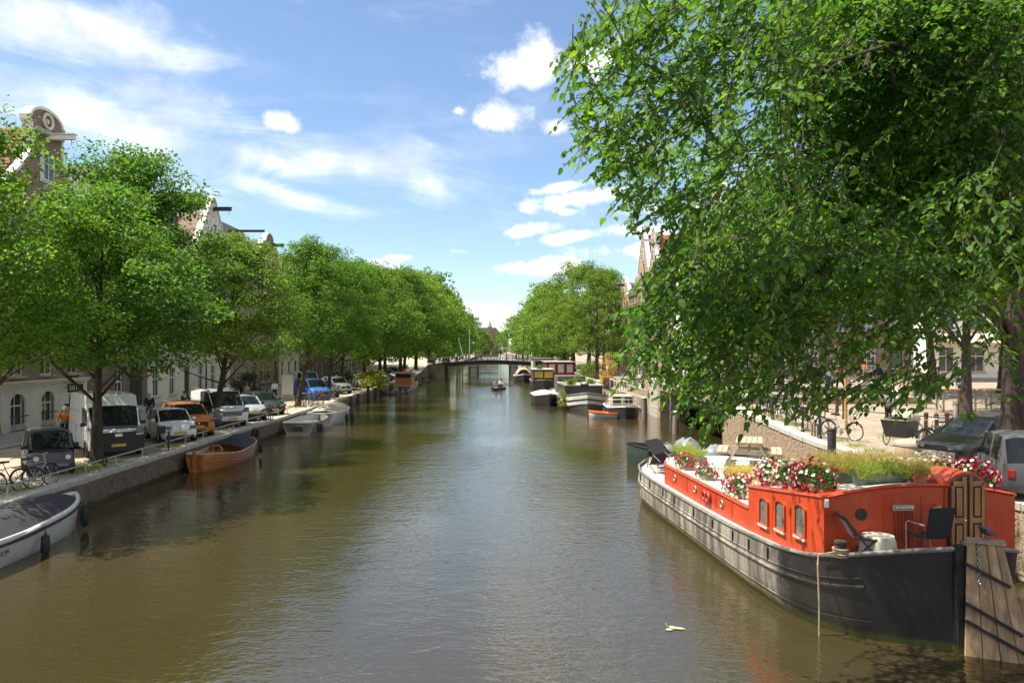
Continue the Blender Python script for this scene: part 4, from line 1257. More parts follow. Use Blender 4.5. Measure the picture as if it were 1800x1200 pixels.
CARC = {}
def car_meshes(key, s, col):
    """s: dict of the car's measurements; front points to -y"""
    L, W, Ht, zb = s['L'], s['W'], s['H'], s.get('zb', .2)
    hw = W / 2; f = -L / 2; e = L / 2
    nose, hood, belt = s['nose'], s['hood'], s['belt']
    yc, yrf, yb, yc2, yrr, yt = s['cowl'], s['rf'], s['bp'], s['cp'], s['rr'], s['tail']
    rt = s.get('roofw', .78) * hw
    tailh = s.get('tailh', belt + .02)
    bw = s.get('blunt', .86)
    # y, half width, bottom, belt height, top-edge half width, top height, kind of the stretch behind it
    st = [(f, hw * bw * .9, zb + .12, nose * .80, hw * bw * .8, nose * .92, 'h'),
          (f + .06, hw * bw, zb + .02, nose * .88, hw * bw * .86, nose, 'h'),
          (f + .28, hw * .965, zb, nose * .97, hw * .86, nose + (hood - nose) * .3, 'h'),
          (f + .75, hw, zb, hood * .93, hw * .86, nose + (hood - nose) * .65, 'h'),
          (yc, hw, zb, belt, hw * .86, hood, 'w'),
          (yrf, hw, zb, belt + .02, rt, s.get('wsz', Ht - .03), 'p' if 'wsz' in s else 's'),
          (yrf + .25, hw, zb, belt + .02, rt, Ht - (.06 if 'wsz' in s else 0), 'p' if 'wsz' in s else 's'),
          (yb - .05, hw, zb, belt + .025, rt, Ht, 'p'),
          (yb + .05, hw, zb, belt + .025, rt, Ht, s.get('back', 's')),
          (yc2, hw, zb, belt + .03, rt, Ht - .01, 'p'),
          (yrr, hw * .99, zb, belt + .04, rt * .98, Ht - .05, 'r'),
          (yt, hw * .975, zb + .02, min(belt, tailh) - .01, rt * .99 if tailh > belt + .3 else hw * .84, tailh, 'h'),
          (e - .03, hw * .95, zb + .06, min(belt, tailh) * .93, hw * .82, tailh * .97, 'h'),
          (e, hw * .88, zb + .14, min(belt, tailh) * .85, hw * .76, tailh * .86, 'h')]
    def ring(q):
        y, w, b, bl, wt, zt, _ = q
        P = [(w * .88, b), (w * .985, b + .12), (w * 1.0, b + (bl - b) * .5), (w * .975, bl), (wt, zt - (.05 if zt > bl + .3 else .015)), (wt * .62, zt), (0, zt + .015)]
        return [(x, y, z) for x, z in P] + [(-x, y, z) for x, z in P[-2::-1]]
    rings = [ring(q) for q in st]
    n = len(rings[0])          # 13 points, strips 0..11
    body, ws, rw = MB(), MB(), MB()
    sides = []
    V = [p for r_ in rings for p in r_]
    def strip(mb, i, k):
        a = [rings[i][k], rings[i][k + 1], rings[i + 1][k + 1], rings[i + 1][k]]
        mb.add(a, [(0, 1, 2, 3)])
    for i in range(len(st) - 1):
        kd = st[i][6]
        for k in range(n - 1):
            side = k in (3, n - 5); top = k in (4, 5, 6, 7)
            if kd == 'w' and top: strip(ws, i, k)
            elif kd == 'r' and top and s.get('rwin', True): strip(rw, i, k)
            elif kd == 's' and side:
                m = MB(); strip(m, i, k); sides.append(m)
            elif kd == 'w' and side and s.get('qwin', True):
                m = MB(); strip(m, i, k); sides.append(m)
            else: strip(body, i, k)
        body.add([rings[i][0], rings[i + 1][0], rings[i + 1][-1], rings[i][-1]], [(0, 1, 2, 3)])
    body.add(rings[0], [tuple(range(n))]); body.add(rings[-1], [tuple(range(n))])
    # merge doubles so that the body shades smoothly
    def weld(mb, name, mat, ang):
        me = bpy.data.meshes.new(name); me.from_pydata(mb.v, [], mb.f); me.materials.append(mat)
        bm = bmesh.new(); bm.from_mesh(me)
        bmesh.ops.remove_doubles(bm, verts=bm.verts, dist=.0005); bmesh.ops.recalc_face_normals(bm, faces=bm.faces)
        bm.to_mesh(me); bm.free(); me.shade_smooth(); me.set_sharp_from_angle(angle=R(ang))
        return me
    out = [('body', weld(body, 'body', col, 38), None)]
    gl = s.get('glass', m_carglass)
    out.append(('windscreen', weld(ws, 'windscreen', gl, 60), None))
    if rw.f: out.append(('rear_window', weld(rw, 'rear_window', gl, 60), None))
    # join neighbouring side glass of one door
    for m in sides: out.append(('side_window', weld(m, 'side_window', gl, 60), None))
    pil = MB()
    for sx in (1, -1):
        pil.path([(sx * st[4][4], yc, hood - .01), (sx * st[5][4], yrf, s.get('wsz', Ht - .03) - .045)], .035, 5)
    out.append(('windscreen_pillar', pil.mesh('windscreen_pillar', s.get('pillar', col)), None))
    # seats and dashboard seen through the glass
    b = MB(); b.box((0, yc + .25, belt - .05), (W * .82, .35, .14))
    for sx in (-.36, .36):
        b.box((sx * W * .6, yrf + .55, belt - .02), (.48, .16, .62)); b.box((sx * W * .6, yrf + .57, belt + .38), (.26, .1, .18))
    b.torus((W * .2, yc + .5, belt + .04), .17, .018, 'Y', 14, 5)
    out.append(('seats', b.mesh('seats', m_plastic), None))
    # lower bumper, grille, lamps, plate
    lowm = s.get('lower', m_plastic)
    b = MB(); b.box((0, f + .03, zb + .1), (W * bw * .86, .12, s.get('lowh', .16))); out.append(('bumper', b.mesh('bumper', lowm), .03))
    if s.get('grille'):
        gz, gh, gw = s['grille']; b = MB(); b.box((0, f + .005, gz), (W * gw, .09, gh)); gp = ('grille', b.mesh('grille', m_plastic), .02); out.append(gp)
        b = MB()
        for i in range(3): b.box((0, f - .045, gz - gh * .3 + gh * .3 * i), (W * gw * .94, .02, .018))
        out.append(('grille_bar', b.mesh('grille_bar', s.get('barm', m_plastic)), None))
    if s.get('plate', True):
        b = MB(); b.box((0, f - .02 - s.get('platey', .03), s.get('platez', zb + .25)), (.52, .02, .11)); out.append(('number_plate', b.mesh('number_plate', m_plate), None))
    lz, lw, lh, lx = s['lamp']
    for sx in (1, -1):
        b = MB()
        if s.get('round'):
            b.lathe([(0, -.05), (lw * .5, -.045), (lw * .5, .1)], 14, (sx * lx, f + .02, lz), 'Y')
        else:
            b.prism([(sx * (lx - lw * .5), lz - lh * .35), (sx * (lx + lw * .42), lz - lh * .2), (sx * (lx + lw * .5), lz + lh * .6), (sx * (lx - lw * .1), lz + lh * .4), (sx * (lx - lw * .5), lz)], f - .04, f + .3, 'XZ')
            vs = []
            for (x, y, z) in b.v: vs.append((x, y + max(0, (abs(x) - hw * .66)) * (.2 if bw > .88 else .5), z))
            b.v = vs
        out.append(('headlight', b.mesh('headlight', m_lamp if s.get('round') else m_head), None))
        b = MB(); b.box((sx * (hw + .09), yc + .32, belt + .1), (.2, .1, .15)); out.append(('mirror', b.mesh('mirror', s.get('mirror', m_plastic)), .04))
        b = MB(); b.box((sx * hw * .74, e - .035, min(tailh, belt) * .74), (.16, .1, .2)); out.append(('tail_light', b.mesh('tail_light', m_red), .02))
        b = MB()
        for yy in s.get('handles', (yb - .25,)): b.box((sx * (hw + .012), yy, belt - .12), (.03, .16, .03))
        out.append(('door_handle', b.mesh('door_handle', col), None))
        # door gaps
        b = MB()
        for yy in s.get('gaps', (yc + .3, yb)): b.box((sx * hw * .986, yy, (zb + belt) / 2 + .08), (.03, .012, belt - zb - .3))
        out.append(('door_gap', b.mesh('door_gap', m_rubber), None))
    for nm, fn in s.get('extra', ()):
        b = MB(); mt = fn(b, s); out.append((nm, b.mesh(nm, mt), .01))
    return out

def car(kind, colname, col, loc, rz, label, group='vehicles parked along the left quay', cat='car', name='parked_car'):
    s = SPECS[kind]
    key = (kind, colname)
    if key not in CARC: CARC[key] = car_meshes(key, s, col)
    C = empty(name, loc, rz, label, cat, group)
    for nm, me, bv in CARC[key]:
        o = put(nm, me, C)
        if bv: bevel(o, bv, 2)
    r, ww = s['wheel'], s.get('ww', .2)
    ty, rim, bk = wheel_mesh(r, ww, s.get('rim', 'silver'))
    if ('arch', r) not in CARC:
        a = MB(); a.lathe([(r * .9, -.1), (r * 1.2, -.1), (r * 1.2, .0), (r * .9, .0)], 20, axis='X', cap=False); a.lathe([(0, -.004), (r * 1.19, -.004)], 20, axis='X', cap=False)
        CARC[('arch', r)] = a.mesh('wheel_arch', m_plastic)
    for y in s['axles']:
        for sx in (1, -1):
            w_ = put('wheel', ty, C, (sx * (s['W'] / 2 - ww / 2 + .015), y, r), (0, 0, 0 if sx > 0 else math.pi))
            put('rim', rim, w_); put('brake_disc', bk, w_)
            put('wheel_arch', CARC[('arch', r)], C, (sx * (s['W'] / 2 - .012), y, r + .02), (0, 0, 0 if sx > 0 else math.pi))
    return C

def _rails(b, s):
    for sx in (1, -1):
        b.path([(sx * s['W'] * .36, s['rf'] + .3, s['H'] + .05), (sx * s['W'] * .36, s['rr'] - .1, s['H'] + .04)], .025, 5)
    return m_steel
def _vandark(b, s):
    f = -s['L'] / 2
    b.box((0, f - .015, .58), (s['W'] * .93, .14, .62)); b.box((0, f - .03, .93), (s['W'] * .62, .1, .2)); return m_plastic
def _vanlogo(b, s):
    b.box((0, -s['L'] / 2 - .085, .92), (.28, .02, .12)); return m_chrome
def _vanseam(b, s):
    for sx in (1, -1):
        for z in (1.15, 1.75): b.box((sx * (s['W'] / 2 * .99), 1.2, z), (.02, 3.2, .02))
    return M('van_seam', (.3, .3, .29), .6)
def _vanwin(b, s):
    for sx in (1, -1):
        q = [(-1.95, 1.3), (-.85, 1.3), (-.85, 1.95), (-1.5, 1.95)]
        b.prism(q, sx * (s['W'] / 2 * .955), sx * (s['W'] / 2 * .985), 'YZ')
    return m_carglass
def _badge(b, s):
    b.lathe([(0, -.03), (.05, -.03), (.055, 0)], 10, (0, -s['L'] / 2 - .04, s.get('badgez', .6)), 'Y'); return m_chrome
def _amiskirt(b, s):
    f = -s['L'] / 2
    for sx in (-.3, .3): b.box((sx, f - .03, .36), (.38, .07, .1))
    return M('ami_trim', (.17, .17, .175), .6)
def _amiplate(b, s):
    b.box((0, s['L'] / 2 + .01, .42), (.22, .03, .16)); return m_plate
def _amiband(b, s):
    b.box((0, -s['L'] / 2 + .03, .87), (1.0, .1, .05)); return m_plastic

SPECS = {
 'ami': dict(L=2.41, W=1.39, H=1.52, nose=.82, hood=.92, belt=.88, cowl=-.98, rf=-.52, bp=.12, cp=.78, rr=.98, tail=1.17, tailh=.9, roofw=.84, blunt=.95, wheel=.27, ww=.16, axles=(-.83, .86), rim='dark', lamp=(.62, .17, .17, .47), round=1, plate=False, lower=m_plastic, zb=.2,
             extra=(('skirt', _amiskirt), ('bonnet_band', _amiband), ('rear_plate', _amiplate))),
 'hatch': dict(L=3.95, W=1.7, H=1.48, nose=.68, hood=.95, belt=.92, cowl=-.95, rf=-.25, bp=.45, cp=1.25, rr=1.6, tail=1.88, tailh=.95, wheel=.31, axles=(-1.25, 1.25), grille=(.42, .12, .5), lamp=(.66, .42, .2, .58), platez=.5, extra=(('badge', _badge),), badgez=.66),
 'up': dict(L=3.6, W=1.65, H=1.5, nose=.72, hood=.98, belt=.93, cowl=-.92, rf=-.28, bp=.4, cp=1.15, rr=1.5, tail=1.72, tailh=.95, wheel=.3, axles=(-1.18, 1.22), lamp=(.70, .36, .2, .56), platez=.5, lower=m_plastic, extra=(('badge', _badge),), badgez=.72, mirror=paint('white_car', (.72, .72, .70))),
 'suv': dict(L=4.3, W=1.78, H=1.58, nose=.84, hood=1.06, belt=1.03, cowl=-1.0, rf=-.28, bp=.45, cp=1.35, rr=1.75, tail=2.05, tailh=1.05, wheel=.35, axles=(-1.35, 1.3), grille=(.66, .26, .5), lamp=(.80, .36, .2, .68), platez=.55, rim='dark', lower=m_plastic, extra=(('roof_rail', _rails), ('badge', _badge)), badgez=.70),
 'van': dict(wsz=2.02, L=5.4, W=2.05, H=2.52, nose=1.0, hood=1.2, belt=1.22, cowl=-2.12, rf=-1.62, bp=-.75, cp=1.4, rr=2.5, tail=2.68, tailh=2.46, roofw=.90, blunt=.93, wheel=.36, axles=(-1.75, 1.7), back='p', rwin=False, lamp=(1.02, .36, .24, .78), platez=.52, platey=.07, lower=m_plastic, rim='dark', zb=.22, handles=(-.95,), gaps=(-1.85, -.75, .5), extra=(('dark_front', _vandark), ('front_badge', _vanlogo), ('side_seam', _vanseam), ('cab_window', _vanwin)), qwin=False),
 'midvan': dict(L=4.97, W=1.98, H=1.98, nose=.98, hood=1.16, belt=1.14, cowl=-1.75, rf=-.95, bp=-.25, cp=1.3, rr=2.25, tail=2.46, tailh=1.9, roofw=.86, blunt=.9, wheel=.34, axles=(-1.55, 1.4), back='p', rwin=False, grille=(.78, .26, .52), barm=m_chrome, lamp=(.92, .4, .26, .74), platez=.5, platey=.06, rim='dark', handles=(-.5,), gaps=(-1.45, -.25, .95), extra=(('roof_rail', _rails),)),
 'mpv': dict(L=4.4, W=1.8, H=1.8, nose=.85, hood=1.1, belt=1.06, cowl=-1.2, rf=-.5, bp=.15, cp=1.4, rr=2.0, tail=2.18, tailh=1.1, roofw=.84, wheel=.32, axles=(-1.35, 1.35), grille=(.62, .16, .45), lamp=(.80, .4, .22, .62), platez=.45),
 'estate': dict(L=4.6, W=1.8, H=1.46, nose=.66, hood=.94, belt=.92, cowl=-1.0, rf=-.25, bp=.55, cp=1.55, rr=1.95, tail=2.22, tailh=.98, wheel=.32, axles=(-1.4, 1.4), grille=(.52, .16, .48), lamp=(.64, .44, .18, .62), platez=.42, extra=(('badge', _badge),), badgez=.62),
}
p_grey = M('ami_grey', (.085, .085, .09), .5, var=.1)
p_white = paint('white', (.74, .74, .71)); p_whitevan = paint('white_van', (.66, .66, .63))
p_orange = paint('orange', (.55, .16, .015)); p_black = paint('black', (.012, .012, .014)); p_dgrey = paint('dark_grey', (.05, .055, .06))
p_silver = M('paint_silver', (.45, .47, .48), .3, .5, var=.05, coat=.3); p_blue = paint('blue', (.03, .13, .42)); p_red = paint('red', (.3, .02, .02))

ANG = R(38)
def park(kind, cn, col, px, py, label, x=None, rz=None, **kw):
    """front bumper middle stands at the given place on the left quay"""
    X, Y = gnd(px, py, ZL)
    if x is not None: X = x
    a = ANG if rz is None else R(rz)
    L = SPECS[kind]['L'] / 2
    return car(kind, cn, col, (X - math.sin(a) * L, Y + math.cos(a) * L, zl(Y)), a, label, **kw)
park('ami', 'grey', p_grey, 92, 838, 'small matte grey two-seat microcar beside the leftmost tree')
park('van', 'white', p_whitevan, 208, 806, 'tall white panel van with black bumper behind the second tree', cat='van')
park('up', 'white', p_white, 303, 780, 'white small hatchback between the tall white van and the orange car', x=-14.7)
park('suv', 'orange', p_orange, 362, 770, 'orange crossover car with dark grille', x=-14.75)
park('hatch', 'dark_grey', p_dgrey, 394, 757, 'dark grey car half hidden between the orange car and white minivan', x=-15.6)
park('midvan', 'white', p_white, 425, 752, 'white minivan with black mesh grille and roof rails', x=-14.8, cat='van')
park('hatch', 'silver', p_silver, 465, 741, 'silver hatchback right of the white minivan', x=-14.7)
park('estate', 'black', p_black, 497, 731, 'black car facing the canal beside the straight elm', x=-14.7)
park('mpv', 'blue', p_blue, 562, 704, 'bright blue van-like car behind the parked bicycles', x=-15.0)
park('estate', 'dark_grey', p_dgrey, 588, 699, 'dark grey car half hidden right of the blue car', x=-15.0)
park('midvan', 'white', p_white, 560, 687, 'white van showing its roof behind the blue car', x=-19.5, cat='van')
park('suv', 'silver', p_silver, 620, 693, 'silver car facing out beside the mooring posts', x=-14.9)
park('hatch', 'white', p_white, 645, 681, 'white car half behind the yellow-green shrub', x=-15.2)
far = [('hatch', 'silver', p_silver, 'silver car past the shrub, first of the far left row'), ('suv', 'white', p_white, 'white car past the shrub, second of the far left row'), ('estate', 'black', p_black, 'black car, third of the far left row'),
       ('hatch', 'white', p_white, 'white car behind the wooden cabin boat'), ('mpv', 'silver', p_silver, 'silver van-like car behind the wooden cabin boat'), ('estate', 'dark_grey', p_dgrey, 'dark grey car before the bridge ramp'), ('hatch', 'red', p_red, 'dark red car before the bridge ramp'), ('suv', 'white', p_white, 'white car at the foot of the bridge ramp')]
for i, (k, cn, c, lb) in enumerate(far):
    Y = 93 + i * 4.6
    a = R(40); L = SPECS[k]['L'] / 2
    car(k, cn, c, (-15.0 - math.sin(a) * L, Y + math.cos(a) * L, zl(Y)), a, lb)
# right side
def rcar(kind, cn, col, loc, rz, label): return car(kind, cn, col, loc, R(rz), label, group='vehicles parked on the right quay')
Xb, Yb = gnd(1700, 818, 1.85)
SPECS['beater'] = dict(L=3.75, W=1.6, H=1.4, nose=.66, hood=.88, belt=.88, cowl=-.85, rf=-.2, bp=.45, cp=1.15, rr=1.5, tail=1.72, tailh=.92, wheel=.29, axles=(-1.15, 1.2), lamp=(.58, .34, .18, .55), platez=.4, lower=M('grey_bumper', (.12, .12, .115), .7), lowh=.3, plate=False)
rcar('beater', 'black', p_black, (14.9, 23.0, zr(23)), -66, 'old dark car with grey bumper parked left of the big trunk')
# its silver windscreen sunshade
rcar('ami', 'grey', p_grey, (12.66, 17.9, zr(17.9)), 160, 'grey microcar seen from behind at the right edge')

# ---------------------------------------------------------------- bicycles
def bike_parts(frame_mat, key):
    P = []
    w = MB(); w.torus((0, 0, 0), .335, .02, 'X', 24, 5); ty = w.mesh('tyre', m_rubber, 60)
    sp = MB(); sp.torus((0, 0, 0), .31, .009, 'X', 24, 4)
    for i in range(10):
        a = math.pi * i / 5
        sp.path([(0, 0, 0), (0, .31 * math.cos(a), .31 * math.sin(a))], .0035, 3, False)
    spm = sp.mesh('spokes', m_steel)
    f = MB()
    bb, hd, st, ra, fa, hl = (0, .02, .29), (0, -.42, .83), (0, .2, .78), (0, .53, .345), (0, -.58, .345), (0, -.45, .72)
    for a, b_, r in ((bb, hl, .018), (bb, st, .017), (st, (0, -.43, .78), .014), (bb, ra, .012), (st, ra, .010), (hl, fa, .014), (hd, hl, .018), ((0, .2, .78), (0, .22, .93), .013)):
        f.path([a, b_], r, 6)
    fr = f.mesh('frame', frame_mat)
    h = MB(); h.path([(0, -.42, .83), (0, -.40, 1.02)], .013, 6); h.path([(-.3, -.12, 1.06), (-.28, -.3, 1.08), (-.1, -.42, 1.03), (.1, -.42, 1.03), (.28, -.3, 1.08), (.3, -.12, 1.06)], .012, 6)
    hm_ = h.mesh('handlebar', m_steel)
    s = MB(); s.prism([(-.09, .36), (.09, .36), (.1, .28), (.03, .15), (.025, .05), (-.025, .05), (-.03, .15), (-.1, .28)], .93, .99, 'XY'); sm = s.mesh('saddle', m_plastic)
    k = MB(); k.box((0, .5, .74), (.14, .44, .02)); k.path([(.07, .6, .74), (.05, .53, .36)], .007, 4); k.path([(-.07, .6, .74), (-.05, .53, .36)], .007, 4); km = k.mesh('luggage_rack', m_black)
    g_ = MB()
    gms = []
    for cy in (.53, -.58):
        g_ = MB()
        pts = [(0, cy + .37 * math.cos(a), .345 + .37 * math.sin(a)) for a in np.linspace(.1, 2.6, 9)]
        for a, b_ in zip(pts[:-1], pts[1:]): g_.bar(a, b_, .055, .008)
        gms.append(('mudguard', g_.mesh('mudguard', m_black)))
    c = MB(); c.lathe([(0, .0), (.09, .0), (.09, .012), (0, .012)], 14, (.03, .02, .29), 'X'); c.bar((.05, .02, .29), (.05, .1, .15), .02, .02); c.bar((-.05, .02, .29), (-.05, -.06, .43), .02, .02); c.box((.1, .11, .14), (.1, .07, .02)); c.box((-.1, -.07, .44), (.1, .07, .02))
    cm = c.mesh('crank', m_steel)
    return ty, spm, [('frame', fr), ('handlebar', hm_), ('saddle', sm), ('luggage_rack', km), ('crank', cm)] + gms
BK = {}
def bike(loc, rz, label, col='black', lean=0.0, group='parked bicycles', sc=1.0):
    mt = {'black': m_black, 'green': M('bike_green', (.06, .10, .08), .4), 'red': M('bike_red', (.32, .03, .02), .4), 'blue': M('bike_blue', (.05, .11, .2), .4), 'grey': M('bike_grey', (.3, .3, .3), .4)}[col]
    if col not in BK: BK[col] = bike_parts(mt, col)
    ty, sp, rest = BK[col]
    B = empty('bicycle', loc, rz, label, 'bicycle', group); B.rotation_euler = (0, lean, rz); B.scale = (sc,) * 3
    for y in (.53, -.58):
        w = put('wheel', ty, B, (0, y, .355)); put('spokes', sp, w)
    for nm, me in rest: put(nm, me, B)
    return B
bike((-14.75, 22.6, ZL), R(150), 'black bicycle leaning on the leftmost elm, front one', lean=.25)
bike((-14.55, 23.3, ZL), R(165), 'grey bicycle behind the black one at the leftmost elm', 'grey', lean=.12)
bike((-14.35, 32.2, ZL), R(25), 'bicycle with boxes standing before the white hatchback', lean=.05)
for i in range(5):
    X, Y = gnd(533 + i * 9, 716 - i * 3.0, ZL)
    bike((X, Y, ZL), R(60 + 9 * i), ['bicycle by the straight elm, leftmost of five', 'bicycle by the straight elm, second of five', 'bicycle by the straight elm, middle of five', 'bicycle by the straight elm, fourth of five', 'bicycle by the straight elm, rightmost of five'][i], ['black', 'grey', 'black', 'red', 'black'][i], lean=.1)
X, Y = gnd(462, 742, ZL)
bike((-14.1, 45.6, ZL), R(30), 'bicycle between silver hatchback and black car', lean=.08)
# right: along the quay rail
bike((12.75, 30.0, zr(30)), R(20), 'bicycle against the quay rail, nearest to the picnic table', lean=-.08)
bike((12.8, 32.2, zr(32.2)), R(8), 'bicycle against the quay rail, second one', 'grey', lean=-.08)
bike((12.8, 34.4, zr(34.4)), R(-6), 'bicycle against the quay rail, farthest one', lean=-.08)
for i, (x, y, a, c) in enumerate(((13.3, 35.8, 20, 'blue'), (13.5, 37.4, -10, 'black'), (13.9, 33.4, 40, 'red'), (14.6, 36.6, 70, 'grey'), (15.2, 38.0, 10, 'black'), (13.2, 28.4, 30, 'grey'))):
    bike((x, y, float(zr(y))), R(a), ['blue bicycle behind the quay fence', 'black bicycle at the far corner of the quay fence', 'red bicycle behind the quay fence', 'grey bicycle among those behind the quay fence', 'black bicycle nearest the side bridge', 'grey bicycle by the tall mooring pole'][i], c, lean=-.06)
# on the far right landing
for i, (x, y, c) in enumerate(((12.9, 70.5, 'black'), (13.3, 72.2, 'red'), (13.0, 74.3, 'red'), (13.2, 66.5, 'blue'), (13.0, 63.5, 'red'), (13.3, 61.3, 'black'))):
    bike((x, y, zr(y)), R(75 if i < 3 else 20 + 20 * i), ['black bicycle on the fenced landing', 'red bicycle on the fenced landing, nearer', 'red bicycle on the fenced landing, farther', 'blue bicycle above the brick wing wall', 'red bicycle above the brick wing wall', 'black bicycle next to the rounded stone corner'][i], c)
# row of bicycles against the bridge rail
for i in range(20):
    x = -11.5 + i * 1.15 + .25 * math.sin(i * 2.7)
    bike((-0.8 + x, BY - .55, 2.32 + 0 * x + (bz(x) - 2.37)), R(90 + 12 * math.sin(i * 1.9)), '%s bicycle on the bridge railing, %s from the left' % (['black', 'grey', 'black', 'blue', 'red'][i % 5], ORD[i].replace('nearest', 'first')), ['black', 'grey', 'black', 'blue', 'red'][i % 5], lean=0, group='bicycles along the bridge railing')
# across the plaza
for i in range(4):
    bike((27.5 + i * .9, 56.5, 2.8), R(10 + 8 * i), 'dark bicycle parked across the plaza, %s from the left' % ['first', 'second', 'third', 'fourth'][i])

# ---------------------------------------------------------------- cargo bike
cb = empty('cargo_bike', (15.2, 27.2, zr(27)), R(-50), 'black box cargo tricycle loaded with a pale sack', 'cargo bike')
b = MB(); b.add([(-.36, -1.35, .35), (.36, -1.35, .35), (.36, -.45, .35), (-.36, -.45, .35), (-.46, -1.5, .95), (.46, -1.5, .95), (.46, -.4, .95), (-.46, -.4, .95)], [(0, 3, 2, 1), (0, 1, 5, 4), (1, 2, 6, 5), (2, 3, 7, 6), (3, 0, 4, 7)]); b.build('box', m_plastic, cb)
b = MB(); b.path([(-.46, -1.5, .97), (.46, -1.5, .97), (.46, -.4, .97), (-.46, -.4, .97), (-.46, -1.5, .97)], .022, 5); b.build('box_rim', m_oldwood, cb)
ty, sp, rest = BK['green'] if 'green' in BK else BK.setdefault('green', bike_parts(M('bike_green', (.06, .10, .08), .4), 'green'))
for x in (-.5, .5):
    w_ = put('wheel', ty, cb, (x, -.9, .3), (0, 0, 0), (.85,) * 3); put('spokes', sp, w_)
w_ = put('wheel', ty, cb, (0, .75, .355)); put('spokes', sp, w_)
b = MB()
for a, c, r in (((0, -.4, .45), (0, .15, .3), .025), ((0, .15, .3), (0, .3, .85), .02), ((0, -.4, .8), (0, .25, .62), .02), ((0, .15, .3), (0, .75, .355), .015), ((0, .28, .75), (0, .75, .355), .012), ((0, .3, .85), (0, .32, .96), .014)): b.path([a, c], r, 6)
b.build('frame', M('bike_green', (.06, .10, .08), .4), cb)
b = MB(); b.path([(-.38, -.42, 1.0), (-.38, -.35, 1.45), (.38, -.35, 1.45), (.38, -.42, 1.0)], .018, 6); b.build('handlebar', m_black, cb)
put('saddle', rest[2][1], cb, (0, .1, .02))
sk = MB(); sk.lathe([(.05, 0), (.42, .05), (.5, .2), (.4, .38), (.15, .48), (.02, .5)], 14)
_r = random.Random(3); sk.v = [(x + _r.uniform(-.06, .06), y + _r.uniform(-.06, .06), z * _r.uniform(.85, 1.12)) for x, y, z in sk.v]
bike((15.75, 26.1, float(zr(26))), R(-100), 'green bicycle standing beside the cargo tricycle', 'green', lean=.1)
bike((15.3, 25.6, float(zr(26))), R(-75), 'black bicycle in front of the cargo tricycle', 'black', lean=-.1)
o = sk.build('canvas_sack', M('pale_canvas', (.48, .42, .32), .9, var=.2, scale=6, bump=.8, bscale=5), None, 60, loc=(cb.location.x - .62 + .1, cb.location.y - .55, zr(27) + .88)); o.rotation_euler = (.12, .1, .4); o.scale = (1.15, .8, .9)
tag(o, 'pale canvas sack lying in the cargo tricycle box', 'sack')

# ---------------------------------------------------------------- people
def skin_obj(name, verts, edges, rad, mat, parent, root=0, sub=1):
    me = bpy.data.meshes.new(name); me.from_pydata(verts, edges, []); me.materials.append(mat)
    o = put(name, me, parent)
    sm = o.modifiers.new('skin', 'SKIN'); sm.use_smooth_shade = True
    if not me.skin_vertices: me.skin_vertices.new()
    sv = me.skin_vertices[0].data
    for i, r in enumerate(rad):
        sv[i].radius = (r, r) if isinstance(r, (int, float)) else r
        sv[i].use_root = (i == root)
    ss = o.modifiers.new('sub', 'SUBSURF'); ss.levels = sub; ss.render_levels = sub
    return o

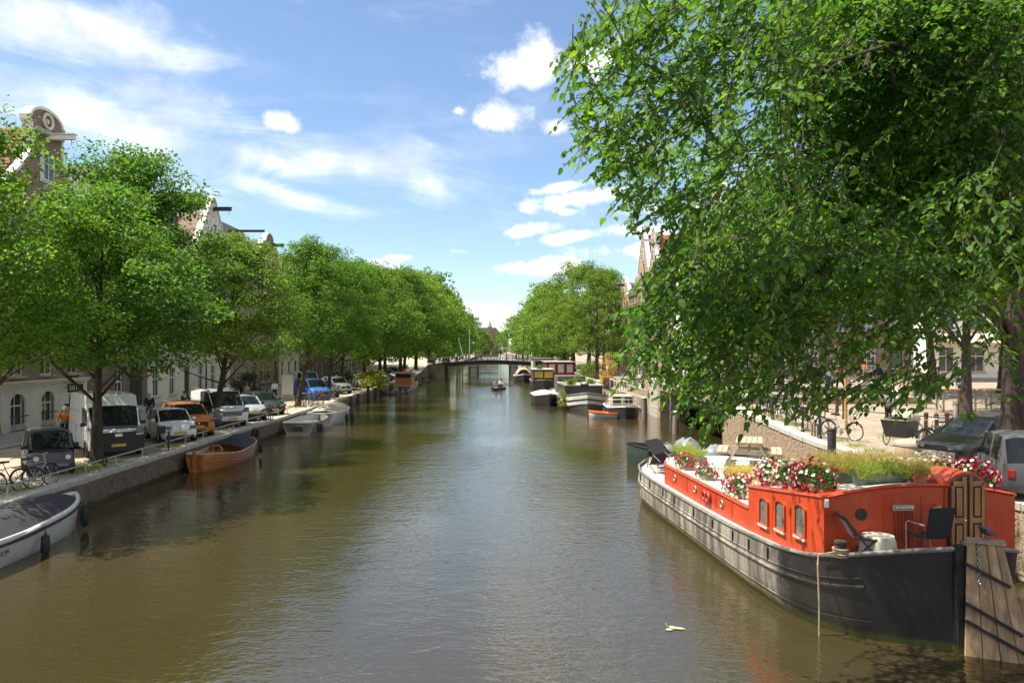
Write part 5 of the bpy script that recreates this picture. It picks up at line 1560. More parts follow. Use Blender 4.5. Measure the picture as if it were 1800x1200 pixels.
def C3(name, rgb): return M('cloth_' + name, rgb, .85, var=.2, scale=8)
m_skin = M('skin', (.50, .30, .21), .5, var=.08)
def person(loc, rz, label, top, legs, hair, pose='stand', group='people', h=1.75, helmet=None, bag=None):
    k = h / 1.75
    P = empty('person', loc, rz, label, 'person', group); P.scale = (k,) * 3
    J = dict(pel=(0, 0, .95), sp=(0, 0, 1.15), ch=(0, 0, 1.36), nk=(0, -.01, 1.49), hb=(0, -.02, 1.57), ht=(0, -.02, 1.70),
             ls=(.19, 0, 1.42), le=(.25, .03, 1.15), lw=(.24, -.08, .92), lh=(.23, -.13, .83), rs=(-.19, 0, 1.42), re=(-.25, .03, 1.15), rw=(-.24, -.08, .92), rh=(-.23, -.13, .83),
             lp=(.09, 0, .92), lk=(.10, -.03, .50), la=(.10, .03, .08), lt=(.11, -.13, .04), rp=(-.09, 0, .92), rk=(-.10, -.03, .50), ra=(-.10, .03, .08), rt=(-.11, -.13, .04))
    if pose == 'walk':
        J.update(lk=(.09, -.18, .52), la=(.09, -.24, .09), lt=(.1, -.40, .06), rk=(-.09, .03, .50), ra=(-.09, .28, .13), rt=(-.1, .16, .05), le=(.24, .14, 1.17), lw=(.23, .12, .93), lh=(.22, .10, .84), re=(-.24, -.08, 1.16), rw=(-.21, -.26, 1.0), rh=(-.2, -.33, .95))
    if pose == 'ride':
        J.update(pel=(0, .18, .98), sp=(0, .14, 1.18), ch=(0, .06, 1.38), nk=(0, .02, 1.5), hb=(0, 0, 1.58), ht=(0, 0, 1.71), ls=(.19, .05, 1.42), rs=(-.19, .05, 1.42), le=(.28, -.12, 1.22), re=(-.28, -.12, 1.22), lw=(.27, -.3, 1.1), rw=(-.27, -.3, 1.1), lh=(.27, -.38, 1.08), rh=(-.27, -.38, 1.08),
                 lp=(.09, .16, .95), rp=(-.09, .16, .95), lk=(.12, -.18, .66), rk=(-.12, -.12, .56), la=(.1, .1, .28), ra=(-.1, .05, .14), lt=(.1, -.06, .22), rt=(-.1, -.12, .1))
    if pose == 'sit':
        J.update(pel=(0, .05, .42), sp=(0, .04, .62), ch=(0, .0, .84), nk=(0, -.02, .97), hb=(0, -.03, 1.05), ht=(0, -.03, 1.18), ls=(.19, 0, .9), rs=(-.19, 0, .9), le=(.25, -.02, .64), re=(-.25, -.02, .64), lw=(.2, -.22, .55), rw=(-.2, -.22, .55), lh=(.17, -.3, .53), rh=(-.17, -.3, .53),
                 lp=(.09, 0, .42), rp=(-.09, 0, .42), lk=(.13, -.4, .45), rk=(-.13, -.4, .45), la=(.13, -.42, .08), ra=(-.13, -.42, .08), lt=(.13, -.56, .04), rt=(-.13, -.56, .04))
    order = list(J)
    ix = {n: i for i, n in enumerate(order)}
    E = [('pel', 'sp'), ('sp', 'ch'), ('ch', 'nk'), ('nk', 'hb'), ('hb', 'ht'), ('ch', 'ls'), ('ls', 'le'), ('le', 'lw'), ('lw', 'lh'), ('ch', 'rs'), ('rs', 're'), ('re', 'rw'), ('rw', 'rh'), ('pel', 'lp'), ('lp', 'lk'), ('lk', 'la'), ('la', 'lt'), ('pel', 'rp'), ('rp', 'rk'), ('rk', 'ra'), ('ra', 'rt')]
    rad = dict(pel=(.12, .09), sp=(.115, .085), ch=(.13, .09), nk=.05, hb=.085, ht=.075, ls=.06, le=.042, lw=.03, lh=.035, rs=.06, re=.042, rw=.03, rh=.035, lp=.085, lk=.058, la=.04, lt=.035, rp=.085, rk=.058, ra=.04, rt=.035)
    skin_obj('body', [J[n] for n in order], [(ix[a], ix[b]) for a, b in E], [rad[n] for n in order], m_skin, P, ix['pel'])
    tn = ['pel', 'sp', 'ch', 'ls', 'le', 'lw', 'rs', 're', 'rw']
    ti = {n: i for i, n in enumerate(tn)}
    tr = dict(pel=(.155, .125), sp=(.15, .12), ch=(.165, .125), ls=.082, le=.062, lw=.048, rs=.082, re=.062, rw=.048)
    skin_obj('jacket', [J[n] for n in tn], [(ti[a], ti[b]) for a, b in E if a in ti and b in ti], [tr[n] for n in tn], top, P, 0)
    ln = ['pel', 'lp', 'lk', 'la', 'rp', 'rk', 'ra']; li = {n: i for i, n in enumerate(ln)}
    lr = dict(pel=(.145, .11), lp=.105, lk=.078, la=.068, rp=.105, rk=.078, ra=.068)
    skin_obj('trousers', [J[n] for n in ln], [(li[a], li[b]) for a, b in E if a in li and b in li], [lr[n] for n in ln], legs, P, 0)
    for s in 'lr':
        a, t = Vector(J[s + 'a']), Vector(J[s + 't']); b = MB(); b.path([tuple(a + (a - t) * .3 - Vector((0, 0, .03))), tuple((a + t) / 2 + Vector((0, 0, -.005))), tuple(t + (t - a) * .2)], [.045, .055, .035], 8); b.build('shoe', m_plastic, P, 60)
    hb, ht = Vector(J['hb']), Vector(J['ht'])
    b = MB(); cz = (hb + ht) / 2 + Vector((0, .018, .04)); b.lathe([(.108, -.06), (.115, .0), (.10, .06), (.06, .10), (.01, .118)], 10, tuple(cz)); b.build('helmet' if helmet else 'hair', helmet or hair, P, 60)
    b = MB(); b.path([tuple((hb + ht) / 2 + Vector((0, -.09, 0))), tuple((hb + ht) / 2 + Vector((0, -.125, -.025)))], [.012, .02], 5); b.build('nose', m_skin, P)
    if bag:
        b = MB(); b.box(tuple(Vector(J['ch']) + Vector((0, .2, -.08))), (.32, .17, .45)); bevel(b.build('backpack', bag, P), .05, 2)
    return P
dk_h = M('dark_hair', (.03, .02, .015), .7); br_h = M('brown_hair', (.12, .07, .035), .7); gr_h = M('grey_hair', (.4, .38, .35), .7); bl_h = M('blond_hair', (.4, .28, .13), .7)
navy, blk, jean, wht, orj, tan_, gre, red_ = C3('navy', (.03, .035, .05)), C3('black', (.015, .015, .017)), C3('denim', (.06, .09, .15)), C3('white', (.72, .71, .68)), C3('orange', (.75, .20, .01)), C3('tan', (.4, .31, .2)), C3('grey', (.2, .2, .2)), C3('red', (.4, .04, .03))
gp = 'people on the left street'
Xc, Yc = gnd(114, 781, ZL)
cy = person((Xc, Yc, ZL), R(30), 'cyclist in orange rain jacket and white helmet', orj, blk, dk_h, 'ride', gp, helmet=m_white)
bike((Xc, Yc, ZL), R(30), 'bicycle ridden by the orange-jacketed cyclist', group='ridden bicycles')
person((Xc - .8, Yc + 1.5, ZL), R(70), 'person in dark jacket standing left behind the cyclist', navy, jean, dk_h, 'stand', gp)
person((Xc - .5, Yc + 3.0, ZL), R(20), 'dark-haired person in tan coat behind the cyclist', tan_, blk, dk_h, 'walk', gp)
person((-20.5, 43.5, ZL), R(30), 'grey-haired man in black coat walking behind the white hatchback', blk, jean, gr_h, 'walk', gp, 1.82)
mX, mY = -19.8, 46.8
person((mX, mY, ZL), R(60), 'rider in black on a scooter behind the orange car', blk, blk, dk_h, 'ride', gp, helmet=m_plastic)
sc_ = empty('scooter', (mX, mY, ZL), R(60), 'dark scooter under the rider in black', 'scooter')
b = MB(); b.box((0, .25, .6), (.32, .8, .35)); b.box((0, -.2, .3), (.3, .6, .12)); b.path([(0, -.45, .3), (0, -.35, 1.0)], .09, 8); bevel(b.build('body', m_plastic, sc_), .06, 2)
b = MB(); b.path([(-.3, -.3, 1.08), (0, -.38, 1.05), (.3, -.3, 1.08)], .02, 6); b.build('handlebar', m_black, sc_)
for y in (-.55, .5):
    w_ = MB(); w_.torus((0, y, .23), .18, .05, 'X', 16, 6); w_.build('wheel', m_rubber, sc_, 60)
person((-19.5, 57.5, ZL), R(40), 'person in grey coat seen past the silver hatchback', gre, jean, br_h, 'walk', gp)
person((-19.0, 63.0, ZL), R(20), 'person in white top in the shade left of the straight elm', wht, blk, br_h, 'walk', gp)
person((-16.5, 70.5, ZL), R(15), 'person in dark red coat beside the silver car', red_, blk, dk_h, 'stand', gp)
gp = 'people on the right plaza'
X, Y = gnd(1573, 736, 2.15)
person((X, Y, 2.15), R(-120), 'person in white blouse and wide white trousers crossing the plaza', wht, wht, bl_h, 'walk', gp, 1.75)
X, Y = gnd(1616, 705, 2.45)
person((X, Y, 2.5), R(160), 'person in black with tan backpack walking away on the plaza', blk, jean, br_h, 'walk', gp, 1.8, bag=tan_)
person((X + .8, Y + .4, 2.52), R(170), 'person in dark jacket beside the backpack walker', navy, gre, br_h, 'walk', gp)
X, Y = gnd(1690, 712, 2.35)
person((X, Y, 2.45), R(-60), 'person in light blue shirt near the cafe tables', C3('lightblue', (.3, .4, .5)), blk, br_h, 'stand', gp)
X, Y = gnd(1519, 668, 2.75)
person((X, Y, 2.75), R(60), 'person in orange top far across the plaza', orj, tan_, bl_h, 'walk', gp)
X, Y = gnd(1381, 668, 2.7)
person((X, Y, 2.7), R(180), 'person with grey top far left across the plaza', gre, jean, gr_h, 'walk', gp)
X, Y = gnd(1500, 772, 1.95)
person((16.6, 31.4, 2.0), R(120), 'person with dark curly hair and grey coat behind the cargo tricycle', gre, blk, dk_h, 'stand', gp, 1.7)
for i, (px, py, t_, l_, a_) in enumerate(((1456, 690, wht, jean, 40), (1478, 684, red_, blk, 200), (1545, 690, navy, tan_, 100), (1650, 700, tan_, blk, -60), (1420, 676, blk, jean, 120))):
    z_ = 2.5
    for _k in range(12): X, Y = gnd(px, py, z_); z_ = .5 * z_ + .5 * float(zr(Y))
    person((X, Y, z_), R(a_), ['person in white top behind the bollard row', 'person in red top behind the bollard row', 'person in navy in the middle of the plaza', 'person in tan coat right on the plaza', 'person in black at the left rim of the plaza'][i], t_, l_, [br_h, dk_h, bl_h, br_h, dk_h][i], 'walk', 'people on the right plaza')
gp = 'people on the bridge'
cl_ = [navy, wht, blk, red_, tan_, gre, jean, wht, blk]
for i in range(9):
    x = -11 + i * 2.6 + (.6 if i % 2 else 0)
    person((-.8 + x, BY + 1.2 + (i % 3) * 1.4, bz(x) - .05), R(90 if i % 2 else -90), ['person in navy at the left bridge end', 'person in white crossing the bridge, left part', 'person in black on the left part of the bridge', 'person in red near the middle of the bridge', 'person in tan coat at the middle of the bridge', 'person in grey right of the bridge middle', 'person in blue on the right part of the bridge', 'person in white on the right part of the bridge', 'person in black at the right bridge end'][i], cl_[i], [blk, jean, gre][i % 3], [dk_h, bl_h, br_h][i % 3], 'walk', gp)
person((13.6, 64.5, zr(64.5)), R(90), 'person in black above the brick wing wall', blk, blk, dk_h, 'stand', 'people on the right quay')
person((14.0, 62.0, zr(62)), R(70), 'person in red top above the rounded stone corner', red_, jean, dk_h, 'walk', 'people on the right quay')
# ================================================================ BOATS
def lerp(tab, x):
    return float(np.interp(x, [a for a, b in tab], [b for a, b in tab]))

def hull_rings(ys, hb, hw, zs, draft=.4, bulge=.04):
    rings = []
    for y in ys:
        b, w, z = hb(y), hw(y), zs(y)
        half = [(b, z), (b + (w - b) * .33 + bulge, z * .68), (b + (w - b) * .68 + bulge, z * .34), (w, 0.0), (w * .8, -draft * .7), (0, -draft)]
        rings.append([(-x, y, q) for x, q in half] + [(x, y, q) for x, q in half[-2::-1]])
    return rings

def make_hull(parent, ys, hb, hw, zs, mat, wall=.05, inner=None, floor=.12, deck=None, deckdrop=.08, draft=.4):
    rings = hull_rings(ys, hb, hw, zs, draft)
    m = MB(); m.loft(rings, closed=False, cap=False)
    n = len(rings[0])
    m.add(rings[0], [tuple(range(n))]); m.add(rings[-1], [tuple(range(n))])
    h = m.build('hull', mat, parent, 50)
    if inner is not None:
        i_ = MB(); rr = []
        for y in ys:
            b, w, z = max(.02, hb(y) - wall), max(.015, hw(y) - wall * 1.5), zs(y)
            rr.append([(-b, y, z), (-w, y, floor), (w, y, floor), (b, y, z)])
        i_.loft(rr, False, False)
        i_.add(rr[0], [(0, 1, 2, 3)]); i_.add(rr[-1], [(0, 1, 2, 3)])
        i_.build('inner_hull', inner, parent)
    if deck is not None:
        d = MB(); rr = [[(-max(.02, hb(y) - wall), y, zs(y) - deckdrop), (max(.02, hb(y) - wall), y, zs(y) - deckdrop)] for y in ys]
        d.loft(rr, False, False); d.build('deck', deck, parent)
    return h

def gunwale(parent, ys, hb, zs, mat, r=.045, off=0.0, dz=0.0, name='gunwale', close=True):
    pts = [(-(hb(y) + off), y, zs(y) + dz) for y in ys] + [((hb(y) + off), y, zs(y) + dz) for y in ys[::-1]]
    m = MB(); m.path(pts + ([pts[0]] if close else []), r, 6); return m.build(name, mat, parent, 60)

def open_boat(name, label, loc, rz, L, B, z0, zm, z1, mat, rim, inner, stern=.55, cat='boat', group='small boats moored along the left quay', bowp=.6, rimr=.045):
    """bow at +y, stern (possibly a transom) at -y"""
    T = empty(name, loc, rz, label, cat, group)
    def hb(y):
        t = (y + L / 2) / L
        a = 1 - (1 - stern) * max(0, 1 - t / .38) ** 2
        b = 1 - max(0, (t - .45) / .55) ** (1.7 / bowp)
        return max(.03, B / 2 * a * b)
    hw = lambda y: max(.02, hb(y) * .80 - .03)
    zs = lambda y: lerp([(-L / 2, z0), (-L * .1, zm), (L / 2, z1)], y)
    ys = list(np.linspace(-L / 2, L / 2, 22)) 
    make_hull(T, ys, hb, hw, zs, mat, inner=inner, draft=.3)
    gunwale(T, ys, hb, zs, rim, rimr)
    return T, ys, hb, zs

def cover(T, ys, hb, zs, mat, rise, y0, y1, name='cover', inset=.06):
    m = MB(); rr = []
    sel = [y for y in ys if y0 <= y <= y1]
    for k, y in enumerate(sel):
        b = hb(y) - inset; f = math.sin(math.pi * min(1, max(0, (k + .25) / (len(sel) - .5)))) ** .45
        ring = []
        for q in np.linspace(-1, 1, 9): ring.append((b * q, y, zs(y) + .035 + rise * f * (1 - abs(q) ** 1.8) + .012 * math.sin(7 * y + 5 * q)))
        rr.append(ring)
    m.loft(rr, False, False); return m.build(name, mat, T, 60)

FEN = MB(); FEN.lathe([(.02, .62), (.03, .56), (.10, .5), (.11, .3), (.11, .12), (.06, .02), (.01, 0)], 12)
FENM = FEN.mesh('fender', m_rubber, 60)
def fender(T, x, y, z, sc=1.0):
    f = put('fender', FENM, T, (x, y, z - .62 * sc - .12), (0, 0, 0), (sc,) * 3)
    m = MB(); m.path([(0, 0, .6), (-.02 if x > 0 else .02, 0, .62 + .18 / sc)], .012, 4); m.build('fender_rope', m_black, f)

m_hullwhite = M('boat_white', (.60, .60, .56), .35, var=.12, scale=2, coat=.3)
m_grime = M('boat_offwhite', (.50, .49, .44), .5, var=.2, scale=2)
m_canvas = M('dark_canvas', (.028, .027, .032), .85, var=.25, scale=3, bump=.4, bscale=6)
m_tancan = M('tan_canvas', (.36, .30, .22), .85, var=.15, scale=3, bump=.5, bscale=5)
m_varnish = M('varnished_wood', (.42, .16, .045), .3, var=.35, scale=7, coat=.5, streak=0)
m_alu = M('bare_aluminium', (.42, .42, .40), .45, .7, var=.2, scale=4)
m_darkhull = M('dark_hull', (.025, .027, .03), .4, var=.3, scale=2)

# white sloop with the dark cover, bottom left
T, ys, hb, zs = open_boat('sloop', 'white sloop with black canvas cover and two fenders, bottom left', (-12.88, 19.3, 0), R(1.5), 6.8, 1.95, .72, .70, .90, m_hullwhite, m_hullwhite, m_grime, .7, bowp=.55, rimr=.07)
gunwale(T, ys, hb, zs, m_rubber, .03, .055, -.09, 'rub_strip')
cover(T, ys, hb, zs, m_canvas, .42, -3.3, 2.95)
fender(T, hb(-.5) + .14, -.1, .70, 1.0); fender(T, hb(2.55) + .2, 2.55, .82, 1.0)
text_obj('registration', 'HDZ-JW', .15, m_black, T, (hb(-1.6) + .028, -1.62, .42), (R(82), 0, R(90)))
# varnished wooden boat
T, ys, hb, zs = open_boat('wooden_boat', 'varnished wooden boat with dark tarpaulin heap in its far end', (-12.85, 34.9, 0), R(-6), 5.6, 1.95, .78, .58, .86, m_varnish, M('pale_rubbing_rope', (.40, .31, .2), .8), m_varnish, .40, bowp=.5)
m = MB(); m.box((0, -2.86, .35), (.1, .12, 1.1)); m.build('stern_post', m_varnish, T)
cover(T, ys, hb, zs, m_canvas, .45, -.1, 2.4)
m = MB(); m.box((0, -.9, .5), (1.5, .3, .06)); m.box((0, -.25, .5), (1.6, .3, .06)); m.build('thwart', m_varnish, T)
m = MB(); m.torus((.15, -1.1, .72), .22, .03, 'Y', 18, 5); m.build('steering_wheel', m_varnish, T); fender(T, .75, 2.2, .75, .8)
for k, dz in enumerate((-.16, -.3)): gunwale(T, ys, hb, zs, m_varnish, .012, .03, dz, 'plank_seam')
# bare aluminium boat, transom to the camera
T, ys, hb, zs = open_boat('aluminium_boat', 'bare aluminium open boat with its square stern to the camera', (-12.45, 48.9, 0), R(-3), 4.7, 2.1, .72, .72, .85, m_alu, m_alu, m_alu, .92, bowp=.6)
m = MB(); m.box((0, -2.4, .35), (.6, .14, .3)); m.build('transom_pad', m_plastic, T)
m = MB(); m.box((0, -.6, .5), (1.8, .35, .05)); m.box((0, .9, .5), (1.7, .35, .05)); m.build('thwart', m_alu, T)
m = MB(); m.path([(0, -.5, .5), (0, -.5, 1.15)], .03); m.build('post', m_steel, T); fender(T, 1.1, -1.6, .75, .95); fender(T, 1.14, -1.2, .75, .95)
# white sloop with tan cover
T, ys, hb, zs = open_boat('sloop', 'white sloop under a tan canvas cover behind the aluminium boat', (-12.35, 55.0, 0), R(-2), 6.2, 2.3, .85, .82, 1.0, m_hullwhite, m_hullwhite, m_grime, .8, bowp=.55)
cover(T, ys, hb, zs, m_tancan, .55, -3.0, 2.7); fender(T, 1.24, -.5, .8, 1.1); fender(T, 1.25, 1.2, .8, 1.1)
# tyre fender on the quay wall
m = MB(); m.torus((0, 0, 0), .3, .11, 'X', 18, 8); tf = m.build('tyre_fender', m_rubber, None, 60, loc=(XL + .14, 42.0, .5)); tag(tf, 'black tyre hanging on the left quay wall', 'tyre')
# wooden cabin boat near the bridge, dinghies
T, ys, hb, zs = open_boat('cabin_boat', 'small cabin boat with red-brown wooden wheelhouse on the left', (-11.9, 97.5, 0), R(-2), 8, 2.6, .8, .75, 1.0, m_grime, m_grime, m_varnish, .85)
m = MB(); m.box((0, -2.2, 1.25), (2.1, 2.2, 1.0)); m.build('wheelhouse', m_varnish, T)
m = MB(); m.box((0, -2.2, 2.35), (2.4, 2.6, .1)); m.build('roof', m_oldwood, T)
m = MB()
for x in (-1, 1):
    for y in (-3.25, -1.15): m.box((x, y, 2.02), (.1, .1, .56))
m.build('roof_posts', m_oldwood, T)
m = MB(); m.box((0, -2.2, 2.02), (1.96, 2.06, .52)); m.build('wheelhouse_window', m_glass, T)
def dinghy(label, loc, rz, L=2.6, B=1.4, mat=None, group='rubber dinghies'):
    T = empty('rubber_dinghy', loc, rz, label, 'dinghy', group)
    hl, hw_ = L / 2, B / 2
    pts = [(-hw_, -hl, .25), (-hw_, hl * .3, .25), (-hw_ * .75, hl * .75, .29), (0, hl, .36), (hw_ * .75, hl * .75, .29), (hw_, hl * .3, .25), (hw_, -hl, .25)]
    m = MB(); m.path(pts, [.1, .2, .2, .18, .2, .2, .1], 10); m.build('tube', mat or m_darkhull, T, 60)
    m = MB(); m.prism([(-hw_, -hl * .9), (-hw_, hl * .3), (-hw_ * .7, hl * .7), (0, hl * .95), (hw_ * .7, hl * .7), (hw_, hl * .3), (hw_, -hl * .9)], .08, .14, 'XY'); m.build('floor', m_plastic, T)
    m = MB(); m.box((0, -hl * .9, .28), (B * .8, .06, .4)); m.build('transom', m_oldwood, T)
    m = MB(); m.box((0, -hl - .05, .62), (.28, .3, .36)); m.box((0, -hl - .1, .2), (.1, .14, .6)); bevel(m.build('outboard_motor', m_plastic, T), .05, 2)
    return T
dinghy('dark rubber dinghy moored just before the cabin boat, left one', (-13.0, 89.6, 0), R(8), group='dinghies on the left')
dinghy('dark rubber dinghy moored just before the cabin boat, right one', (-11.6, 90.2, 0), R(-5), group='dinghies on the left')
dinghy('dark dinghy against the quay halfway to the bridge', (-12.6, 113, 0), R(5), 3.4, 1.7, group='dinghies on the left')
dinghy('dark dinghy tied nearest to the bridge on the left', (-12.6, 124, 0), R(5), 3.4, 1.7, group='dinghies on the left')
# the boat under way in mid canal
Td = dinghy('dark dinghy under way in mid canal with two people', (0.1, 97.5, 0), R(180), 3.2, 1.6, group='boats under way')
gp = 'people in the dinghy'
person((-.25, 98.0, .16), R(10), 'person in tan top sitting left in the dinghy', tan_, jean, br_h, 'sit', gp)
person((.45, 97.9, .22), R(-15), 'person in white top and dark hat in the dinghy', wht, blk, dk_h, 'sit', gp, 1.85)

# ---- right side boats
gr = 'boats moored along the right quay'
def big_boat(name, label, loc, rz, L, B, zst, zmid, zbow, mat, deck, cat='boat', bluff=.45, cap=None):
    """bow at -y, towards the camera"""
    T = empty(name, loc, rz, label, cat, gr)
    def hb(y):
        t = (y + L / 2) / L
        return max(.06, B / 2 * (1 - max(0, 1 - t / .28) ** (1 / bluff)) * (1 - .3 * max(0, (t - .8) / .2) ** 2))
    hw = lambda y: max(.03, hb(y) * .93 - .02)
    zs = lambda y: lerp([(-L / 2, zbow), (-L * .28, zmid), (L * .3, zmid), (L / 2, zst)], y)
    ys = list(-L / 2 + L * np.linspace(0, 1, 30) ** 1.4)
    make_hull(T, ys, hb, hw, zs, mat, deck=deck)
    gunwale(T, ys, hb, zs, cap or m_steel, .06)
    return T, ys, hb, zs
m_greydeck = M('grey_deck', (.34, .33, .31), .7, var=.15)
m_bargehull = M('barge_grey', (.055, .057, .065), .5, var=.3, scale=1.2, streak=1)
T, ys, hb, zs = big_boat('barge', 'long grey and black barge with pointed pale bow bands, bow to the camera', (7.6, 72.3, 0), R(1), 18, 4.1, 1.1, .98, 1.62, m_bargehull, m_greydeck, 'barge', .38)
# pale bow bands
for (dz, rr, mt) in ((-.30, .16, m_grime), (-.78, .13, m_grime)):
    sel = [y for y in ys if y < -5.2]
    pts = [(-(hb(y) + .02), y, zs(y) + dz * (1 if y < -7 else .8)) for y in sel[::-1]] + [((hb(y) + .02), y, zs(y) + dz * (1 if y < -7 else .8)) for y in sel]
    m = MB()
    for a, c in zip(pts[:-1], pts[1:]): m.bar(a, c, .07, rr * 2)
    m.build('bow_band', mt, T)
m = MB(); m.box((0, -2.8, 1.55), (3.3, 7, 1.1)); bevel(m.build('cabin', m_darkhull, T), .06, 2)
m = MB(); m.box((0, -2.8, 2.14), (3.5, 7.2, .09)); m.build('cabin_roof', m_greydeck, T)
m = MB(); m.box((0, 5.2, 1.85), (2.9, 3.4, 1.6)); bevel(m.build('wheelhouse', M('barge_wheelhouse', (.10, .085, .07), .6), T), .08, 2)
m = MB()
for x in (-.9, 0, .9): m.box((x, 3.47, 2.25), (.7, .06, .5))
m.build('wheelhouse_window', m_glass, T)
m = MB(); m.path([(-.3, -6.5, 1.9), (-.3, -6.5, 2.4)], .05); m.path([(.3, -6.5, 1.9), (.3, -6.5, 2.4)], .05); m.box((0, -6.5, 2.2), (.7, .2, .2)); m.build('windlass', m_black, T)
T, ys, hb, zs = big_boat('cruiser', 'grey motor cruiser with pale deck left of the barge', (4.75, 73.6, 0), R(2), 8.2, 2.6, .8, .9, 1.15, m_darkhull, m_grime, 'boat', .5, m_grime)
cover(T, ys, hb, zs, m_grime, .4, -3.6, 3.9, 'deck_cover')
m = MB(); m.torus((.62, -3.45, .55), .22, .06, 'Y', 16, 6); m.build('emblem', M('pale_blue', (.3, .42, .5), .5), T)
T, ys, hb, zs = big_boat('classic_cruiser', 'brown classic cruiser with rounded glazed cabin near the bridge', (4.3, 125.5, 0), R(0), 9, 3.1, 1.0, 1.0, 1.3, m_darkhull, m_varnish, 'boat', .5, m_white)
m = MB(); rr = []
for y in np.linspace(-2.4, 3.5, 8):
    k = math.sin(math.pi * (y + 3.0) / 7.2) ** .5
    rr.append([(1.35 * math.cos(a), y, .95 + 1.45 * k * math.sin(a)) for a in np.linspace(0, math.pi, 9)])
m.loft(rr, False, False); m.add(rr[0], [tuple(range(9))]); m.build('cabin', M('tan_cabin', (.38, .27, .17), .5), T, 50)
m = MB(); m.prism([(math.cos(a) * 1.0, 1.1 + 1.0 * math.sin(a)) for a in np.linspace(0.05, math.pi - .05, 9)], -2.55, -2.45, 'XZ'); m.build('windscreen', m_glass, T)
T, ys, hb, zs = big_boat('houseboat_barge', 'dark barge with yellow cabin windows right of the classic cruiser', (6.3, 106.0, 0), R(0), 12, 3.2, 1.1, 1.0, 1.25, m_darkhull, m_greydeck, 'barge', .45)
m = MB(); m.box((0, -.5, 1.75), (2.8, 8, 1.6)); m.build('cabin', M('brown_cabin', (.06, .04, .03), .6), T)
m = MB(); m.box((0, -.5, 2.6), (3.1, 8.4, .1)); m.build('cabin_roof', m_greydeck, T)
for x in (-.68, .68):
    m = MB(); m.box((x, -4.53, 1.95), (1.15, .05, .85)); m.build('window', M('yellow_curtain', (.55, .40, .05), .5), T)
T, ys, hb, zs = big_boat('houseboat_barge', 'houseboat with red-framed white windows behind the long barge', (9.6, 118, 0), R(0), 14, 4.6, 1.1, 1.0, 1.25, m_darkhull, m_greydeck, 'barge', .4)
m = MB(); m.box((0, 0, 2.2), (4.2, 11, 2.4)); m.build('cabin', M('dark_red_cabin', (.11, .025, .02), .6), T)
m = MB(); m.box((0, 0, 3.46), (4.6, 11.4, .12)); m.build('cabin_roof', m_greydeck, T)
for x in (-1.35, 0, 1.35):
    m = MB(); m.box((x, -5.52, 2.5), (1.15, .06, 1.5)); w_ = m.build('window', M('red_frame', (.45, .03, .02), .5), T)
    m = MB(); m.box((x, -5.56, 2.5), (.85, .04, 1.2)); m.build('pane', M('white_curtain', (.6, .58, .55), .6), w_)
T, ys, hb, zs = big_boat('houseboat_barge', 'grey houseboat with tall wheelhouse left of the red-framed one', (8.2, 137, 0), R(0), 12, 4.2, 1.2, 1.1, 1.4, m_darkhull, m_greydeck, 'barge', .45)
m = MB(); m.box((0, 1, 2.4), (3.6, 8, 2.6)); m.build('cabin', m_grime, T)
m = MB(); m.box((0, -3.04, 2.8), (2.8, .05, .9)); m.build('window', m_glass, T)
m = MB(); m.box((0, 1, 3.75), (4.0, 8.4, .12)); m.build('cabin_roof', m_slate, T)
# orange dinghy, broadside
T, ys, hb, zs = open_boat('rowing_boat', 'small grey rowing boat with bright orange inside', (8.25, 57.6, 0), R(82), 2.3, 1.15, .42, .40, .55, m_grime, M('orange_plastic', (.7, .13, .02), .4), M('orange_plastic', (.7, .13, .02), .4), .7, group=gr, rimr=.07)
m = MB(); m.box((0, -.3, .38), (.95, .22, .04)); m.box((0, .45, .4), (.8, .2, .04)); m.build('thwart', M('orange_plastic', (.7, .13, .02), .4), T)
# small black boat with beige cabin
T, ys, hb, zs = big_boat('tug', 'small black cabin boat with white rail beside the mooring post', (9.95, 59.6, 0), R(-3), 6.0, 2.5, .8, .8, .95, m_darkhull, m_greydeck, 'boat', .42, m_white)
m = MB(); m.box((0, .3, 1.25), (1.7, 2.6, .85)); bevel(m.build('cabin', M('beige_cabin', (.42, .34, .24), .6), T), .05, 2)
m = MB()
for x in (-.45, .45): m.box((x, -1.03, 1.35), (.6, .05, .45))
m.build('window', m_glass, T)
m = MB()
for s in (-1, 1):
    m.path([(s * .25, -2.85, 1.5), (s * .9, -2.0, 1.45), (s * 1.1, -.6, 1.4)], .02, 5)
    for y, x in ((-2.85, .25), (-2.0, .9), (-.6, 1.1)): m.path([(s * x, y, .85), (s * x, y, 1.48)], .018, 5)
m.path([(-.25, -2.85, 1.5), (.25, -2.85, 1.5)], .02, 5)
m.build('bow_rail', m_white, T)
m = MB()
for x in (-.85, -.4, .1, .55, .95): m.lathe([(0, -.03), (.06, -.02), (.07, .04)], 8, (x, -2.5 + abs(x) * .55, .72), 'Y')
m.build('bow_studs', m_white, T)

